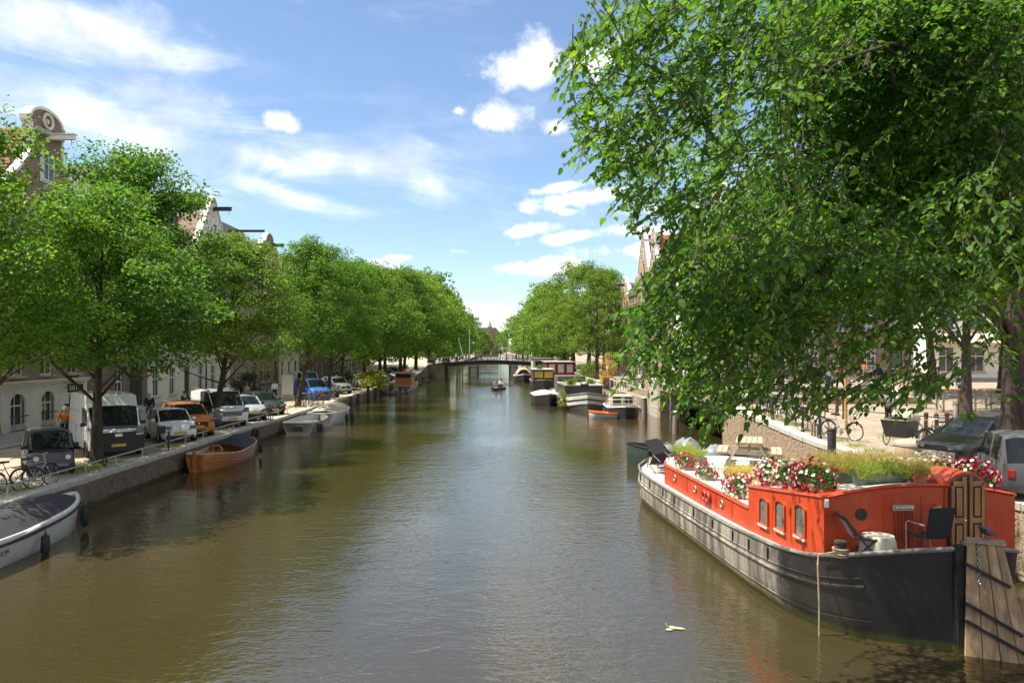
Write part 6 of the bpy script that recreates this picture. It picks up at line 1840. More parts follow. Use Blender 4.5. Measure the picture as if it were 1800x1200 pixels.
# mooring posts
def post(label, x, y, z, r, mat=None, group='mooring posts', cap=True):
    P = empty('mooring_post', (x, y, 0), 0, label, 'post', group)
    m = MB(); m.path([(0, 0, -1.5), (0, 0, z * .5), (random.Random(x).uniform(-.04, .04), 0, z)], [r * 1.05, r, r * .94], 10); m.build('shaft', mat or M('tarred_wood', (.05, .042, .035), .85, var=.4, scale=5, bump=.5), P, 50)
    if cap:
        c = MB(); c.lathe([(r * 1.08, 0), (r * 1.1, .05), (r * .5, .09), (0, .1)], 10, (0, 0, z - .01)); c.build('cap', M('white_cap', (.55, .54, .5), .7), P)
labs = ['tarred mooring post on the left, nearest of five', 'tarred mooring post on the left, second of five', 'tall tarred mooring post on the left, third of five', 'tarred mooring post on the left, fourth of five', 'tarred mooring post by the shrub, last of five']
for i, (px, py, zt) in enumerate(((611, 716, 1.05), (628, 711, 1.1), (642, 704, 1.6), (659, 699, 1.15), (670, 697, .9))):
    X, Y = gnd(px, py, 0); post(labs[i], max(X, XL + .35), Y, zt, .17)
m_pile = M('grey_pile', (.20, .16, .13), .9, var=.35, scale=6, bump=.5, streak=1)
post('square grey wooden pile beside the black cabin boat', 11.15, 56.2, 1.65, .22, m_pile)
post('grey wooden pile right of the rounded stone corner', 11.3, 47.0, 1.35, .2, m_pile)
P = empty('mooring_pole', (10.75, 23.8, 0), 0, 'tall dark steel mooring pole with crown top behind the houseboat', 'pole')
m = MB(); m.path([(0, 0, -1.5), (0, 0, 2.75)], .135, 14); m.build('shaft', M('dark_steel', (.05, .052, .05), .5, .4, var=.3), P, 50)
m = MB(); m.torus((0, 0, 2.76), .14, .025, 'Z', 14, 6)
for a in np.linspace(0, 6.28, 5)[:-1]: m.path([(.13 * math.cos(a), .13 * math.sin(a), 2.76), (.24 * math.cos(a), .24 * math.sin(a), 2.86)], .02, 5)
m.build('crown', M('dark_steel', (.05, .052, .05), .5, .4), P)
# dark work boat with tarpaulins beyond the houseboat bow
T, ys, hb, zs = open_boat('work_boat', 'dark open work boat under grey plastic sheets beyond the houseboat bow', (8.9, 33.2, 0), R(62), 6.4, 2.2, .75, .62, .95, M('dark_green_hull', (.03, .05, .045), .5, var=.3), m_black, m_plastic, .7, group=gr)
m = MB()
rnd = random.Random(5)
for (cx, cy, r, h) in ((0, -.8, .6, .55), (.2, .4, .7, .75), (-.2, 1.3, .5, .5)):
    m.lathe([(r, 0), (r * 1.05, h * .3), (r * .7, h * .75), (r * .25, h), (.01, h * 1.02)], 11, (cx, cy, .55))
m.v = [(x + rnd.uniform(-.09, .09), y + rnd.uniform(-.09, .09), z + rnd.uniform(-.07, .07)) for x, y, z in m.v]
m.build('plastic_sheet', M('grey_plastic_sheet', (.20, .22, .23), .3, var=.25, scale=4, bump=.8, bscale=6), T, 70)
m = MB(); m.box((.9, -2.0, .8), (.12, 2.6, .05)); m.box((-.6, .2, .85), (.14, 3, .05), rz=.2); m.build('plank', m_oldwood, T)
# iron-fenced landing
ld = empty('landing_fence', (11.8, 72.6, 0), 0, 'black iron fence round the bicycle landing on the right', 'fence')
m = MB(); m.box((0, 0, 1.22), (2.0, 6.4, .16)); m.build('landing_floor', m_oldwood, ld)
fp = MB(); fp.path([(0, 0, 1.3), (0, 0, 2.5)], .03, 5); me = fp.mesh('fence_bar', m_black)
for x in np.arange(-.98, 1.0, .24): put('fence_bar', me, ld, (x, -3.15, 0))
for y in np.arange(-2.9, 3.2, .5): put('fence_bar', me, ld, (-.98, y, 0))
m = MB()
for z in (2.5, 1.45): m.path([(.98, -3.15, z), (-.98, -3.15, z), (-.98, 3.15, z)], .03, 5)
m.build('fence_rail', m_black, ld)
for x in (-.9, .9):
    for y in (-3, 3):
        m = MB(); m.path([(x, y, -1), (x, y, 1.2)], .1, 8); m.build('landing_leg', m_pile, ld)
gw = empty('gangway', (10.4, 66.5, 0), R(20), 'pale gangway rails sloping down to the black cabin boat', 'gangway')
m = MB(); m.bar((0, 0, 1.9), (1.0, -4.5, 1.1), .7, .06); m.build('gangplank', m_oldwood, gw)
for x in (-.35, .35):
    m = MB(); m.path([(x, 0, 2.7), (1.0 + x, -4.5, 1.9)], .04, 6); m.path([(x, 0, 1.9), (x, 0, 2.7)], .03, 6); m.path([(1 + x, -4.5, 1.1), (1 + x, -4.5, 1.9)], .03, 6); m.build('gangway_rail', m_grime, gw)
# ================================================================ THE ORANGE HOUSEBOAT
HB = empty('houseboat', (7.53, 20.75, 0), R(4.24), 'long dark-hulled barge with bright orange cabin, nearest boat on the right', 'houseboat')
def hbw(x, y, z=0.0):
    v = Matrix.Rotation(R(4.24), 3, 'Z') @ Vector((x, y, z)); return (v.x + 7.53, v.y + 20.75, v.z)
HBR = R(4.24)
_hb = [(-7.75, .10), (-7.62, .75), (-7.38, 1.30), (-7.0, 1.75), (-6.5, 2.05), (-5.6, 2.22), (-4, 2.26), (3.5, 2.26), (5.2, 2.20), (6.3, 1.95), (7.0, 1.5), (7.5, .8), (7.75, .08)]
_hw = [(-7.75, .03), (-7.55, .32), (-7.3, .95), (-6.95, 1.48), (-6.4, 1.88), (-5.6, 2.10), (-4, 2.20), (3.5, 2.20), (5.2, 2.1), (6.3, 1.8), (7.0, 1.3), (7.5, .6), (7.75, .03)]
_zs = [(-7.75, 1.80), (-7.4, 1.66), (-6.9, 1.48), (-6.3, 1.36), (-5.2, 1.26), (-3, 1.14), (0, 1.08), (4, 1.06), (6.4, 1.12), (7.75, 1.3)]
sm3 = lambda tab, y: (lerp(tab, y - .12) + 2 * lerp(tab, y) + lerp(tab, y + .12)) / 4 if -7.6 < y < 7.6 else lerp(tab, y)
hbf, hwf, zsf = (lambda y: sm3(_hb, y)), (lambda y: sm3(_hw, y)), (lambda y: sm3(_zs, y))
YS = sorted(set(list(np.linspace(-7.75, -5, 26)) + list(np.linspace(-5, 5, 26)) + list(np.linspace(5, 7.75, 20))))

def hull_paint():
    m = bpy.data.materials.new('weathered_hull'); m.use_nodes = True
    nt = m.node_tree; n, l = nt.nodes, nt.links; p = n['Principled BSDF']; p.inputs['Roughness'].default_value = .55
    tc = n.new('ShaderNodeTexCoord'); sp = n.new('ShaderNodeSeparateXYZ'); l.new(tc.outputs['Object'], sp.inputs[0])
    def noise(scale, z, det=8, rough=.65):
        mp = n.new('ShaderNodeMapping'); mp.inputs['Scale'].default_value = (1, 1, z); l.new(tc.outputs['Object'], mp.inputs[0])
        t = n.new('ShaderNodeTexNoise'); t.inputs['Scale'].default_value = scale; t.inputs['Detail'].default_value = det; t.inputs['Roughness'].default_value = rough
        l.new(mp.outputs[0], t.inputs[0]); return t.outputs['Fac']
    def rng(v, a, b):
        r = n.new('ShaderNodeMapRange'); r.inputs['From Min'].default_value = a; r.inputs['From Max'].default_value = b; l.new(v, r.inputs['Value']); return r.outputs['Result']
    def mul(a, b):
        q = n.new('ShaderNodeMath'); q.operation = 'MULTIPLY'; l.new(a, q.inputs[0]); l.new(b, q.inputs[1]); return q.outputs[0]
    def add(a, b, k=1.0):
        q = n.new('ShaderNodeMath'); q.operation = 'MULTIPLY_ADD'; l.new(b, q.inputs[0]); q.inputs[1].default_value = k; l.new(a, q.inputs[2]); return q.outputs[0]
    def mix(f, a, b):
        q = n.new('ShaderNodeMix'); q.data_type = 'RGBA'
        l.new(f, q.inputs['Factor'])
        for k, v in ((6, a), (7, b)):
            if isinstance(v, tuple): q.inputs[k].default_value = (*v, 1)
            else: l.new(v, q.inputs[k])
        return q.outputs[2]
    streak = noise(3.0, .12)
    blot = noise(1.6, 1)
    faded = mix(rng(streak, .40, .60), (.09, .08, .066), (.34, .305, .25))
    fresh = mix(rng(blot, .35, .75), (.008, .008, .009), (.022, .022, .024))
    # the stern was tarred last: fresh black there, ragged edge
    fy = rng(add(sp.outputs[1], blot, 1.6), -5.0, -4.0)
    col = mix(fy, fresh, faded)
    rust = mul(rng(noise(4.5, .16, 6, .7), .62, .78), rng(blot, .4, .6))
    col = mix(rust, col, (.16, .075, .035))
    # weed and salt at the waterline
    wl_ = rng(add(sp.outputs[2], noise(6, 1), .22), .36, .16)
    col = mix(mul(wl_, fy), col, (.30, .26, .12))
    w2 = rng(add(sp.outputs[2], noise(8, 1), .16), .25, .15)
    col = mix(w2, col, (.05, .06, .012))
    l.new(col, p.inputs['Base Color'])
    bp = n.new('ShaderNodeBump'); bp.inputs['Strength'].default_value = .6; bp.inputs['Distance'].default_value = .02; l.new(noise(3.2, .8), bp.inputs['Height']); l.new(bp.outputs[0], p.inputs['Normal'])
    return m
m_hb = hull_paint()
def weathered_paint():
    m = bpy.data.materials.new('orange_red_paint'); m.use_nodes = True
    nt = m.node_tree; n, l = nt.nodes, nt.links; p = n['Principled BSDF']; p.inputs['Coat Weight'].default_value = .1
    tc = n.new('ShaderNodeTexCoord')
    def noise(scale, z, det, rough):
        mp = n.new('ShaderNodeMapping'); mp.inputs['Scale'].default_value = (1, 1, z); l.new(tc.outputs['Object'], mp.inputs[0])
        t = n.new('ShaderNodeTexNoise'); t.inputs['Scale'].default_value = scale; t.inputs['Detail'].default_value = det; t.inputs['Roughness'].default_value = rough
        l.new(mp.outputs[0], t.inputs[0]); return t.outputs['Fac']
    def ramp(v, a, b, c0, c1):
        r = n.new('ShaderNodeValToRGB'); r.color_ramp.elements[0].position = a; r.color_ramp.elements[1].position = b
        r.color_ramp.elements[0].color = (*c0, 1); r.color_ramp.elements[1].color = (*c1, 1); l.new(v, r.inputs[0]); return r.outputs[0]
    def mix(f, a, c):
        q = n.new('ShaderNodeMix'); q.data_type = 'RGBA'; l.new(f, q.inputs[0]); l.new(a, q.inputs[6]); q.inputs[7].default_value = (*c, 1); return q.outputs[2]
    base = ramp(noise(1.3, 1, 6, .6), .3, .7, (.40, .040, .010), (.52, .058, .012))
    grime = ramp(noise(7, .10, 8, .7), .52, .70, (0, 0, 0), (.7, .7, .7))
    col = mix(grime, base, (.26, .05, .02))
    chalk = ramp(noise(5, .35, 9, .75), .55, .70, (0, 0, 0), (.55, .55, .55))
    col = mix(chalk, col, (.58, .15, .075))
    spots = ramp(noise(34, 1, 3, .6), .70, .76, (0, 0, 0), (.8, .8, .8))
    col = mix(spots, col, (.12, .045, .02))
    l.new(col, p.inputs['Base Color'])
    l.new(ramp(noise(3, .3, 6, .7), .3, .7, (.34, .34, .34), (.62, .62, .62)), p.inputs['Roughness'])
    bp = n.new('ShaderNodeBump'); bp.inputs['Strength'].default_value = .25; bp.inputs['Distance'].default_value = .01; l.new(noise(2.6, 1, 4, .5), bp.inputs['Height']); l.new(bp.outputs[0], p.inputs['Normal'])
    return m
m_orange = weathered_paint()
m_roofgrey = M('pale_roof', (.50, .48, .43), .75, var=.2, scale=2)
make_hull(HB, YS, hbf, hwf, zsf, m_hb, deck=M('side_deck', (.36, .345, .32), .75, var=.2, scale=2), deckdrop=.07, draft=.6)
gunwale(HB, YS, hbf, zsf, M('worn_gunwale', (.17, .16, .145), .6, var=.4, scale=5), .045, -.01, .0, 'gunwale')
def railz(f, dz=0): return lambda y: zsf(y) * f + dz
mid_off = lambda f: (lambda y: hbf(y) + (hwf(y) - hbf(y)) * (1 - f) + .045)
ys_r = [y for y in YS if -7.3 < y < 7.4]
gunwale(HB, ys_r, mid_off(.62), railz(.62), m_hb, .04, .0, 0, 'rubbing_strake', False)
gunwale(HB, ys_r, mid_off(.72), railz(.72), m_hb, .016, .0, 0, 'strake_bead', False)
gunwale(HB, ys_r, mid_off(.30), railz(.22), m_hb, .010, -.005, 0, 'plate_seam', False)
# scuppers, slots with rust, plate marks on the canal side
for i, y in enumerate((-5.1, -4.2, -3.3, -2.0, -.6, 1.1, 2.2, 3.7, 5.0)):
    z = zsf(y) * .82; x = -(hbf(y) + (hwf(y) - hbf(y)) * .18) - .045
    m = MB(); m.box((x, y, z), (.03, .022, .27)); m.build('scupper_slot', m_black, HB)
m = MB(); m.torus((1.13, -7.52, 1.02), .1, .03, 'Y', 16, 6); m.v = [(x, y + .12, z) for x, y, z in m.v]; m.build('hawse_ring', M('rust', (.17, .085, .05), .9), HB)

# ---- cabins
def cab_ring(y, cw, ze, camber, zb=None, n=8):
    if zb is None: zb = zsf(y) - .12
    pts = [(-cw, y, zb), (-cw, y, ze - .05), (-cw + .05, y, ze)]
    for q in np.linspace(-1, 1, n + 1)[1:-1]: pts.append((q * (cw - .05), y, ze + camber * (1 - q * q)))
    pts += [(cw - .05, y, ze), (cw, y, ze - .05), (cw, y, zb)]
    return pts
CW = 1.9
TY0, TY1 = -6.72, -3.3
ze = lambda y: lerp([(TY0, 2.56), (TY1, 2.14)], y)
m = MB(); m.loft([cab_ring(TY0, CW, ze(TY0), .20), cab_ring(TY0 + .03, CW + .012, ze(TY0) - .004, .20), cab_ring(-5, CW + .012, ze(-5), .16), cab_ring(TY1, CW + .012, ze(TY1), .12)]); m.build('aft_cabin', m_orange, HB, 25)
# roof edge moulding and pale roof
m = MB()
for s in (-1, 1): m.path([(s * (CW + .005), TY0, ze(TY0) - .03), (s * (CW + .012), TY1, ze(TY1) - .03)], .035, 6)
r0 = cab_ring(TY0, CW, ze(TY0), .20)[2:-2]; m.path([(x, y - .01, z - .02) for x, y, z in r0], .035, 6)
m.build('roof_moulding', m_orange, HB, 60)
m = MB(); rr = []
for y in np.linspace(TY0 + .1, TY1 - .05, 5): rr.append([(x * .95, y, z + .012) for x, _, z in cab_ring(y, CW, ze(y), .2 - .08 * (y - TY0) / (TY1 - TY0))[2:-2]])
m.loft(rr, False, False); m.build('aft_roof', m_roofgrey, HB, 60)
LZ = 1.62
# fore cabin: lower, rounded front
outl = [(-CW, TY1 + .004), (-CW, 3.3), (-1.75, 3.75), (-1.2, 4.5), (-.5, 4.95), (.5, 4.95), (1.2, 4.5), (1.75, 3.75), (CW, 3.3), (CW, TY1 + .004)]
m = MB(); m.prism(outl, .9, LZ, 'XY'); bevel(m.build('fore_cabin', m_orange, HB), .03, 2)
m = MB(); m.prism([(x * .965, min(y, 4.86)) for x, y in outl], LZ + .004, LZ + .025, 'XY'); m.build('fore_roof', m_roofgrey, HB)
m = MB()
pts = [(x * 1.005, y + (.01 if y > 0 else 0), LZ - .025) for x, y in outl]; m.path(pts, .03, 6); m.build('fore_moulding', m_orange, HB)
for y in (2.4, 1.1, -.1, -1.2, -2.3):       # panel joints of the orange side
    m = MB(); m.box((-CW - .004, y, 1.34), (.02, .02, .42)); m.build('panel_joint', m_orange, HB)
for x in (-.72, .02):       # weld seams of the stern plate
    m = MB(); m.box((x, TY0 - .004, 2.02), (.012, .012, 1.1)); m.build('weld_seam', m_orange, HB)
for y in (-4.58, -5.42):
    m = MB(); m.box((-CW - .014, y, 1.75), (.012, .012, .8)); m.build('weld_seam', m_orange, HB)
# windows of the aft cabin (canal side)
m_wfr = M('rusty_white_frame', (.50, .40, .33), .6, var=.3, scale=9)
for (y, z0, z1) in ((-5.86, 1.58, 2.22), (-4.98, 1.50, 2.12), (-4.18, 1.42, 2.02)):
    hwid = .21
    ol = [(y - hwid, z0), (y + hwid, z0), (y + hwid, z1 - .1)] + [(y + hwid * math.cos(a), z1 - .1 + .1 * math.sin(a)) for a in np.linspace(0.3, math.pi - .3, 5)] + [(y - hwid, z1 - .1)]
    m = MB()
    for (a, c), (a2, c2) in zip(ol, ol[1:] + ol[:1]): m.bar((-CW - .03, a, c), (-CW - .03, a2, c2), .04, .05, (1, 0, 0))
    w_ = m.build('window', m_orange, HB)
    m = MB(); m.prism([(a, c) for a, c in ol], -CW - .022, -CW - .014, 'YZ'); m.build('pane', M('murky_glass', (.14, .15, .13), .12, var=.5, scale=5, spec=.8), w_)
    m = MB(); m.box((-CW - .045, y, z0 - .03), (.06, .48, .045)); m.build('sill', m_wfr, w_)
for y in (2.2, .35, -1.65):
    m = MB(); m.torus((-CW - .02, y, 1.36), .085, .022, 'X', 16, 6); w_ = m.build('porthole', M('dull_brass', (.35, .26, .17), .5, .5), HB)
    m = MB(); m.lathe([(0, 0), (.08, 0)], 14, (-CW - .012, y, 1.36), 'X', False); m.build('pane', m_glass, w_)
for dy in (-.13, .13):
    m = MB(); m.torus((-CW - .06, -.62 + dy, 1.34), .12, .045, 'X', 18, 8); m.build('ring_fender', M('red_ring', (.32, .035, .015), .5), HB)
# stern face: porthole, coat hooks, tap, door, ring
NF = TY0 - .004
m = MB(); m.lathe([(0, -.012), (.115, -.012), (.115, .0)], 20, (-1.17, NF, 2.2), 'Y'); m.build('stern_porthole', m_black, HB)
m = MB(); m.box((-.36, NF - .025, 2.32), (.42, .03, .11)); rk = m.build('hook_rack', M('pale_rack', (.42, .33, .25), .7, var=.2), HB)
for i in range(6):
    m = MB(); m.lathe([(0, -.06), (.022, -.05), (.022, -.02)], 8, (-.51 + i * .06, NF - .03, 2.33), 'Y'); m.build('hook', m_lamp, rk)
for i in range(6):
    m = MB(); m.path([(-.53 + i * .07, NF - .02, 2.26), (-.52 + i * .07, NF - .03, 1.9), (-.5 + i * .065, NF - .02, 1.66)], .007, 4); m.build('cord', M('dark_cord', (.09, .02, .015), .8), rk)
m = MB(); m.path([(.30, NF - .01, 2.36), (.30, NF - .12, 2.36), (.30, NF - .13, 2.18)], .016, 6); m.path([(.30, NF - .12, 2.36), (.10, NF - .14, 2.3)], .01, 5); m.build('water_tap', m_steel, HB)
m = MB(); m.torus((-.05, NF + .06, 2.85), .05, .014, 'Y', 14, 5); m.build('lifting_ring', m_orange, HB)
m = MB(); m.box((-1.86, NF - .02, 2.42), (.08, .06, .16)); bevel(m.build('security_camera', m_white, HB), .02, 2)
# arched double door with orange hood
DX, DW, DZ0, DZ1 = .90, .36, 1.34, 2.60
m_door = M('brown_door', (.30, .145, .055), .5, var=.4, scale=9, streak=1); m_doorm = M('door_moulding', (.028, .02, .012), .5)
hood = [(DX - DW - .07, 2.3), (DX - DW - .07, DZ1)] + [(DX + (DW + .07) * math.cos(a), DZ1 + (DW + .02) * math.sin(a)) for a in np.linspace(math.pi, 0, 13)] + [(DX + DW + .07, 2.3)]
m = MB(); m.prism(hood, NF - .02, NF + .75, 'XZ'); m.build('door_hood', m_orange, HB, 40)
dol = [(DX - DW, DZ0), (DX - DW, DZ1)] + [(DX + DW * math.cos(a), DZ1 + (DW - .03) * math.sin(a)) for a in np.linspace(math.pi, 0, 13)] + [(DX + DW, DZ0)]
m = MB(); m.prism(dol, NF - .05, NF - .022, 'XZ'); dr = m.build('double_door', m_doorm, HB)
for s in (-1, 1):
    for (x0, x1, z0, z1) in ((.03, .09, DZ0, 2.89), (.27, .33, DZ0, 2.72), (.09, .27, DZ0, DZ0 + .16), (.09, .27, 2.02, 2.12), (.09, .27, 2.72, 2.80), (.125, .235, DZ0 + .2, 1.98), (.125, .235, 2.16, 2.68)):
        m = MB(); m.box((DX + s * (x0 + x1) / 2, NF - .06 - (.008 if x0 > .1 and x0 < .2 else 0), (z0 + z1) / 2), (x1 - x0, .035, z1 - z0)); m.build('door_panel', m_door, dr)
m = MB(); m.lathe([(0, -.11), (.025, -.1), (.02, -.06)], 8, (DX - .07, NF - .0, 2.07), 'Y'); m.build('door_knob', m_chrome, dr)

# ---- stern post and the great wooden rudder (part of the boat)
m = MB(); m.bar((0, -7.78, -.8), (0, -7.80, 1.88), .16, .16, (0, 1, 0)); m.build('stern_post', m_hb, HB)
m = MB(); m.box((.30, 0, 2.0), (.58, .2, .06)); ru = m.build('rudder', m_oldwood, HB, loc=(.03, -7.88, 0), rot=(0, 0, R(-24) - HBR)); ru['label'] = 'large weathered plank rudder with black iron straps'
m_rud = M('bleached_planks', (.58, .37, .19), .85, var=.5, scale=9, bump=.8, bscale=22, streak=1, rgb2=(.17, .13, .095), detail=10)
edges_t = [.03, .17, .31, .44, .56]; edges_b = [-.02, .30, .60, .90, 1.18]
for i in range(4):
    a0, a1, b0, b1 = edges_t[i], edges_t[i + 1] - .008, edges_b[i], edges_b[i + 1] - .008
    m = MB(); zt = 1.98 - .02 * (i % 2); dy = .008 * (i % 3)
    vs = [(b0, -.06 - dy, -.7), (b1, -.06 - dy, -.7), (a1, -.06 - dy, zt), (a0, -.06 - dy, zt)]
    m.add(vs + [(x, .06, z) for x, y, z in vs], [(0, 1, 2, 3), (7, 6, 5, 4), (0, 4, 5, 1), (1, 5, 6, 2), (2, 6, 7, 3), (3, 7, 4, 0)])
    bevel(m.build('plank', m_rud, ru), .012, 1)
for z0, z1 in ((1.60, 1.30), (.92, .50), (.62, .18)):
    x1 = .56 + (1.98 - z1) / 2.68 * .60 - .10
    m = MB(); m.bar((.0, -.105, z0), (x1, -.105, z1), .05, .06, (0, -1, 0)); m.lathe([(0, -.04), (.035, -.03), (.035, 0)], 8, (x1, -.11, z1), 'Y'); m.build('iron_strap', M('pitted_iron', (.025, .023, .022), .6, .3, var=.4, scale=20), ru)
m = MB()
for i in range(14): m.torus((.20, -.085, 1.98 - i * .052), .026, .008, 'Y' if i % 2 else 'X', 8, 4)
m.build('chain', m_steel, ru)
# the bird
bx, by, bz_ = hbw(*(ru.matrix_basis @ Vector((.32, 0, 2.03))))
bd = empty('bird', (bx, by, bz_), R(-70), 'dark grey crow-like bird perched on the rudder', 'bird')
m = MB(); rr = []
for (y, z, r, rz_) in ((.24, .055, .004, .004), (.18, .075, .018, .010), (.10, .10, .042, .045), (.03, .135, .062, .066), (-.05, .165, .06, .064), (-.11, .205, .040, .042), (-.145, .235, .036, .036), (-.175, .245, .028, .026), (-.20, .242, .010, .010), (-.235, .236, .002, .003)):
    rr.append([(r * math.cos(a), y, z + rz_ * math.sin(a)) for a in np.linspace(0, 2 * math.pi, 11)[:-1]])
m.loft(rr); m.build('body', M('bird_plumage', (.035, .037, .042), .6, var=.4, scale=25), bd, 70)
for s in (-1, 1):
    m = MB(); m.prism([(-.08, .19), (.02, .17), (.16, .095), (.2, .07), (.1, .08), (-.02, .1), (-.08, .14)], s * .055, s * .072, 'YZ'); m.build('wing', M('bird_wing', (.05, .053, .06), .6, var=.3, scale=30), bd)
    m = MB(); m.path([(s * .03, .0, .08), (s * .03, -.005, .0)], .006, 5)
    for k in (-.02, 0, .02): m.path([(s * .03, -.005, .004), (s * .03 + k, -.045, .0)], .004, 4)
    m.build('leg', m_black, bd)

# ---- mooring gear
m = MB(); m.lathe([(.09, 0), (.085, .3), (.11, .31), (.11, .35), (.0, .36)], 12); bl = m.build('deck_bollard', M('tarred_wood', (.05, .042, .035), .85), HB, loc=(-1.72, -6.98, 1.43))
m = MB()
for i in range(4): m.torus((0, 0, .07 + i * .045), .115 + .012 * (i % 2), .022, 'Z', 16, 6)
m.build('rope_turns', m_rope, bl)
rp = MB(); a = hbw(-1.82, -7.05, 1.6); p1 = hbw(-2.02, -6.75, 1.47); rp.path([a, p1, (p1[0] - .05, p1[1] - .08, 1.3), (p1[0] - .04, p1[1] - .12, .6), (p1[0] - .05, p1[1] - .14, -.3)], .016, 6)
tag(rp.build('mooring_rope', m_rope), 'thin rope hanging from the stern bollard into the water', 'rope')
rp = MB(); a = hbw(-1.6, -6.95, 1.55); rp.path([a, hbw(-1.2, -7.1, 1.47), hbw(-.9, -7.0, 1.46), hbw(-1.1, -6.8, 1.46)], .018, 6)
tag(rp.build('loose_rope', m_rope), 'loose rope end lying beside the stern bollard', 'rope')

# ---- seats and table on the stern deck
def zdeck(y): return zsf(y) - .07
m_chairblk = M('black_mesh', (.014, .014, .016), .75, var=.2, scale=60)
def armchair(label, loc, rz, tilt=0.0, roll=0.0):
    A = empty('garden_chair', loc, rz, label, 'chair', 'black garden chairs on the houseboat'); A.rotation_euler = (tilt, roll, rz)
    m = MB(); m.add([(-.24, .23, .40), (.24, .23, .40), (.24, .36, .98), (-.24, .36, .98), (-.24, .26, .40), (.24, .26, .40), (.24, .39, .98), (-.24, .39, .98)], [(0, 1, 2, 3), (7, 6, 5, 4), (0, 4, 5, 1), (1, 5, 6, 2), (2, 6, 7, 3), (3, 7, 4, 0)]); m.build('backrest', m_chairblk, A)
    m = MB(); m.box((0, 0, .40), (.48, .46, .03)); m.build('seat', m_chairblk, A)
    for s in (-1, 1):
        m = MB(); m.path([(s * .26, -.22, 0), (s * .26, -.22, .60), (s * .26, -.16, .64), (s * .26, .26, .64)], .014, 6); m.build('armrest', m_steel if roll == 0 and tilt == 0 else m_black, A)
        m = MB(); m.path([(s * .26, .34, 0), (s * .25, .25, .42), (s * .25, .375, .98)], .014, 6); m.build('leg', m_black, A)
    return A
x, y, z = hbw(-.14, -7.12, zdeck(-7.12)); armchair('black mesh armchair with its back to the canal on the stern deck', (x, y, z), HBR + R(186))
x, y, z = hbw(-.14, -7.0, 1.5)
m = MB(); m.box((0, 0, 0), (.42, .36, .12)); o = bevel(m.build('cushion', m_white, None, loc=(x, y, z + .02)), .04, 3); o.rotation_euler = (0, 0, .1); tag(o, 'white cushion under the black stern armchair', 'cushion')
fc = empty('folding_chair', hbw(-1.32, -7.05, zdeck(-7.0)), HBR + R(75), 'dark slatted folding chair beside the cloth-covered table', 'chair')
for i in range(5):
    m = MB(); m.bar((-.14 + i * .07, .2, .42), (-.14 + i * .07, .36, .72), .02, .015); m.build('back_slat', m_oldwood, fc)
m = MB(); m.box((0, .38, .78), (.36, .03, .11), rx=-.45); m.build('top_rail', m_black, fc)
m = MB(); m.box((0, 0, .40), (.36, .36, .02)); m.build('seat', m_black, fc)
for s in (-1, 1):
    m = MB(); m.bar((s * .19, -.22, 0), (s * .19, .38, .82), .02, .03); m.bar((s * .17, .25, 0), (s * .17, -.18, .42), .02, .03); m.build('leg', m_black, fc)
tb = empty('side_table', hbw(-1.02, -7.02, zdeck(-7.0)), HBR, 'low round table on the stern deck under a pale cloth', 'table')
m = MB(); m.lathe([(0, .40), (.26, .40), (.26, .43), (0, .43)], 18); m.build('table_top', m_oldwood, tb)
m = MB(); m.path([(0, 0, 0), (0, 0, .4)], .03); m.build('leg', m_black, tb)
m = MB(); rr = []
for (r, z_) in ((.02, .445), (.2, .447), (.27, .44), (.29, .36), (.30, .25), (.31, .12)):
    rr.append([((r + .022 * math.sin(5 * a) * (z_ < .43)) * math.cos(a), (r + .022 * math.sin(5 * a) * (z_ < .43)) * math.sin(a), z_ + .03 * math.sin(3 * a + 1) * (z_ < .2)) for a in np.linspace(0, 2 * math.pi, 31)[:-1]])
m.loft(rr, True, False); o = m.build('table_cloth', M('pale_cloth', (.46, .42, .33), .9, var=.15), None, 60, loc=tb.location, rot=(0, 0, HBR)); tag(o, 'pale cloth hanging over the low stern table', 'cloth')
for lab, (lx, ly), r, h in (('small white cup on the stern gunwale', (-.62, -7.2), .04, .09), ('white mug with dark print on the stern gunwale', (-.52, -7.25), .045, .08)):
    x, y, z = hbw(lx, ly, zdeck(ly)); m = MB(); m.lathe([(r * .8, 0), (r, h), (r * .9, h), (r * .7, .01)], 12, cap=False); c_ = empty('cup', (x, y, z + .04), 0, lab, 'cup'); m.build('cup_wall', m_white, c_, 50); m2 = MB(); m2.torus((r + .015, 0, h * .5), .022, .007, 'Y', 10, 4); m2.build('handle', m_white, c_)
x, y, z = hbw(.52, -7.2, zsf(-7.2)); gj = empty('glass_jar', (x, y, z + .02), 0, 'clear glass jar standing on the stern gunwale', 'jar')
gm = bpy.data.materials.new('clear_glass'); gm.use_nodes = True; gm.node_tree.nodes['Principled BSDF'].inputs['Transmission Weight'].default_value = .9; gm.node_tree.nodes['Principled BSDF'].inputs['Roughness'].default_value = .03
m = MB(); m.lathe([(.055, 0), (.06, .01), (.06, .17), (.05, .18), (.05, .015), (.045, .012)], 14, cap=False); m.build('jar_wall', gm, gj, 50)
# foredeck chairs, tipped together
for i, (lx, ly, rz_, t, r_) in enumerate(((-1.25, 6.1, 30, 0, 0), (-1.45, 4.9, 200, .9, .15), (-1.1, 5.35, 215, 1.05, -.1))):
    x, y, z = hbw(lx, ly, zdeck(ly)); armchair(['upright black garden chair at the bow of the houseboat', 'tipped-over black chair hanging over the bow gunwale', 'tipped-over black chair behind the one at the gunwale'][i], (x, y, z + (.25 if t else 0)), HBR + R(rz_), t, r_)
m = MB(); m.lathe([(.16, 0), (.2, .12), (.16, .25), (.2, .36), (.12, .48), (.0, .5)], 12); o = m.build('rope_coil', M('pale_rope', (.5, .46, .38), .9, var=.3, scale=30, bump=.6), None, 60, loc=hbw(-1.25, 6.75, zdeck(6.7))); tag(o, 'pale rope heaped on the bow of the houseboat', 'rope')
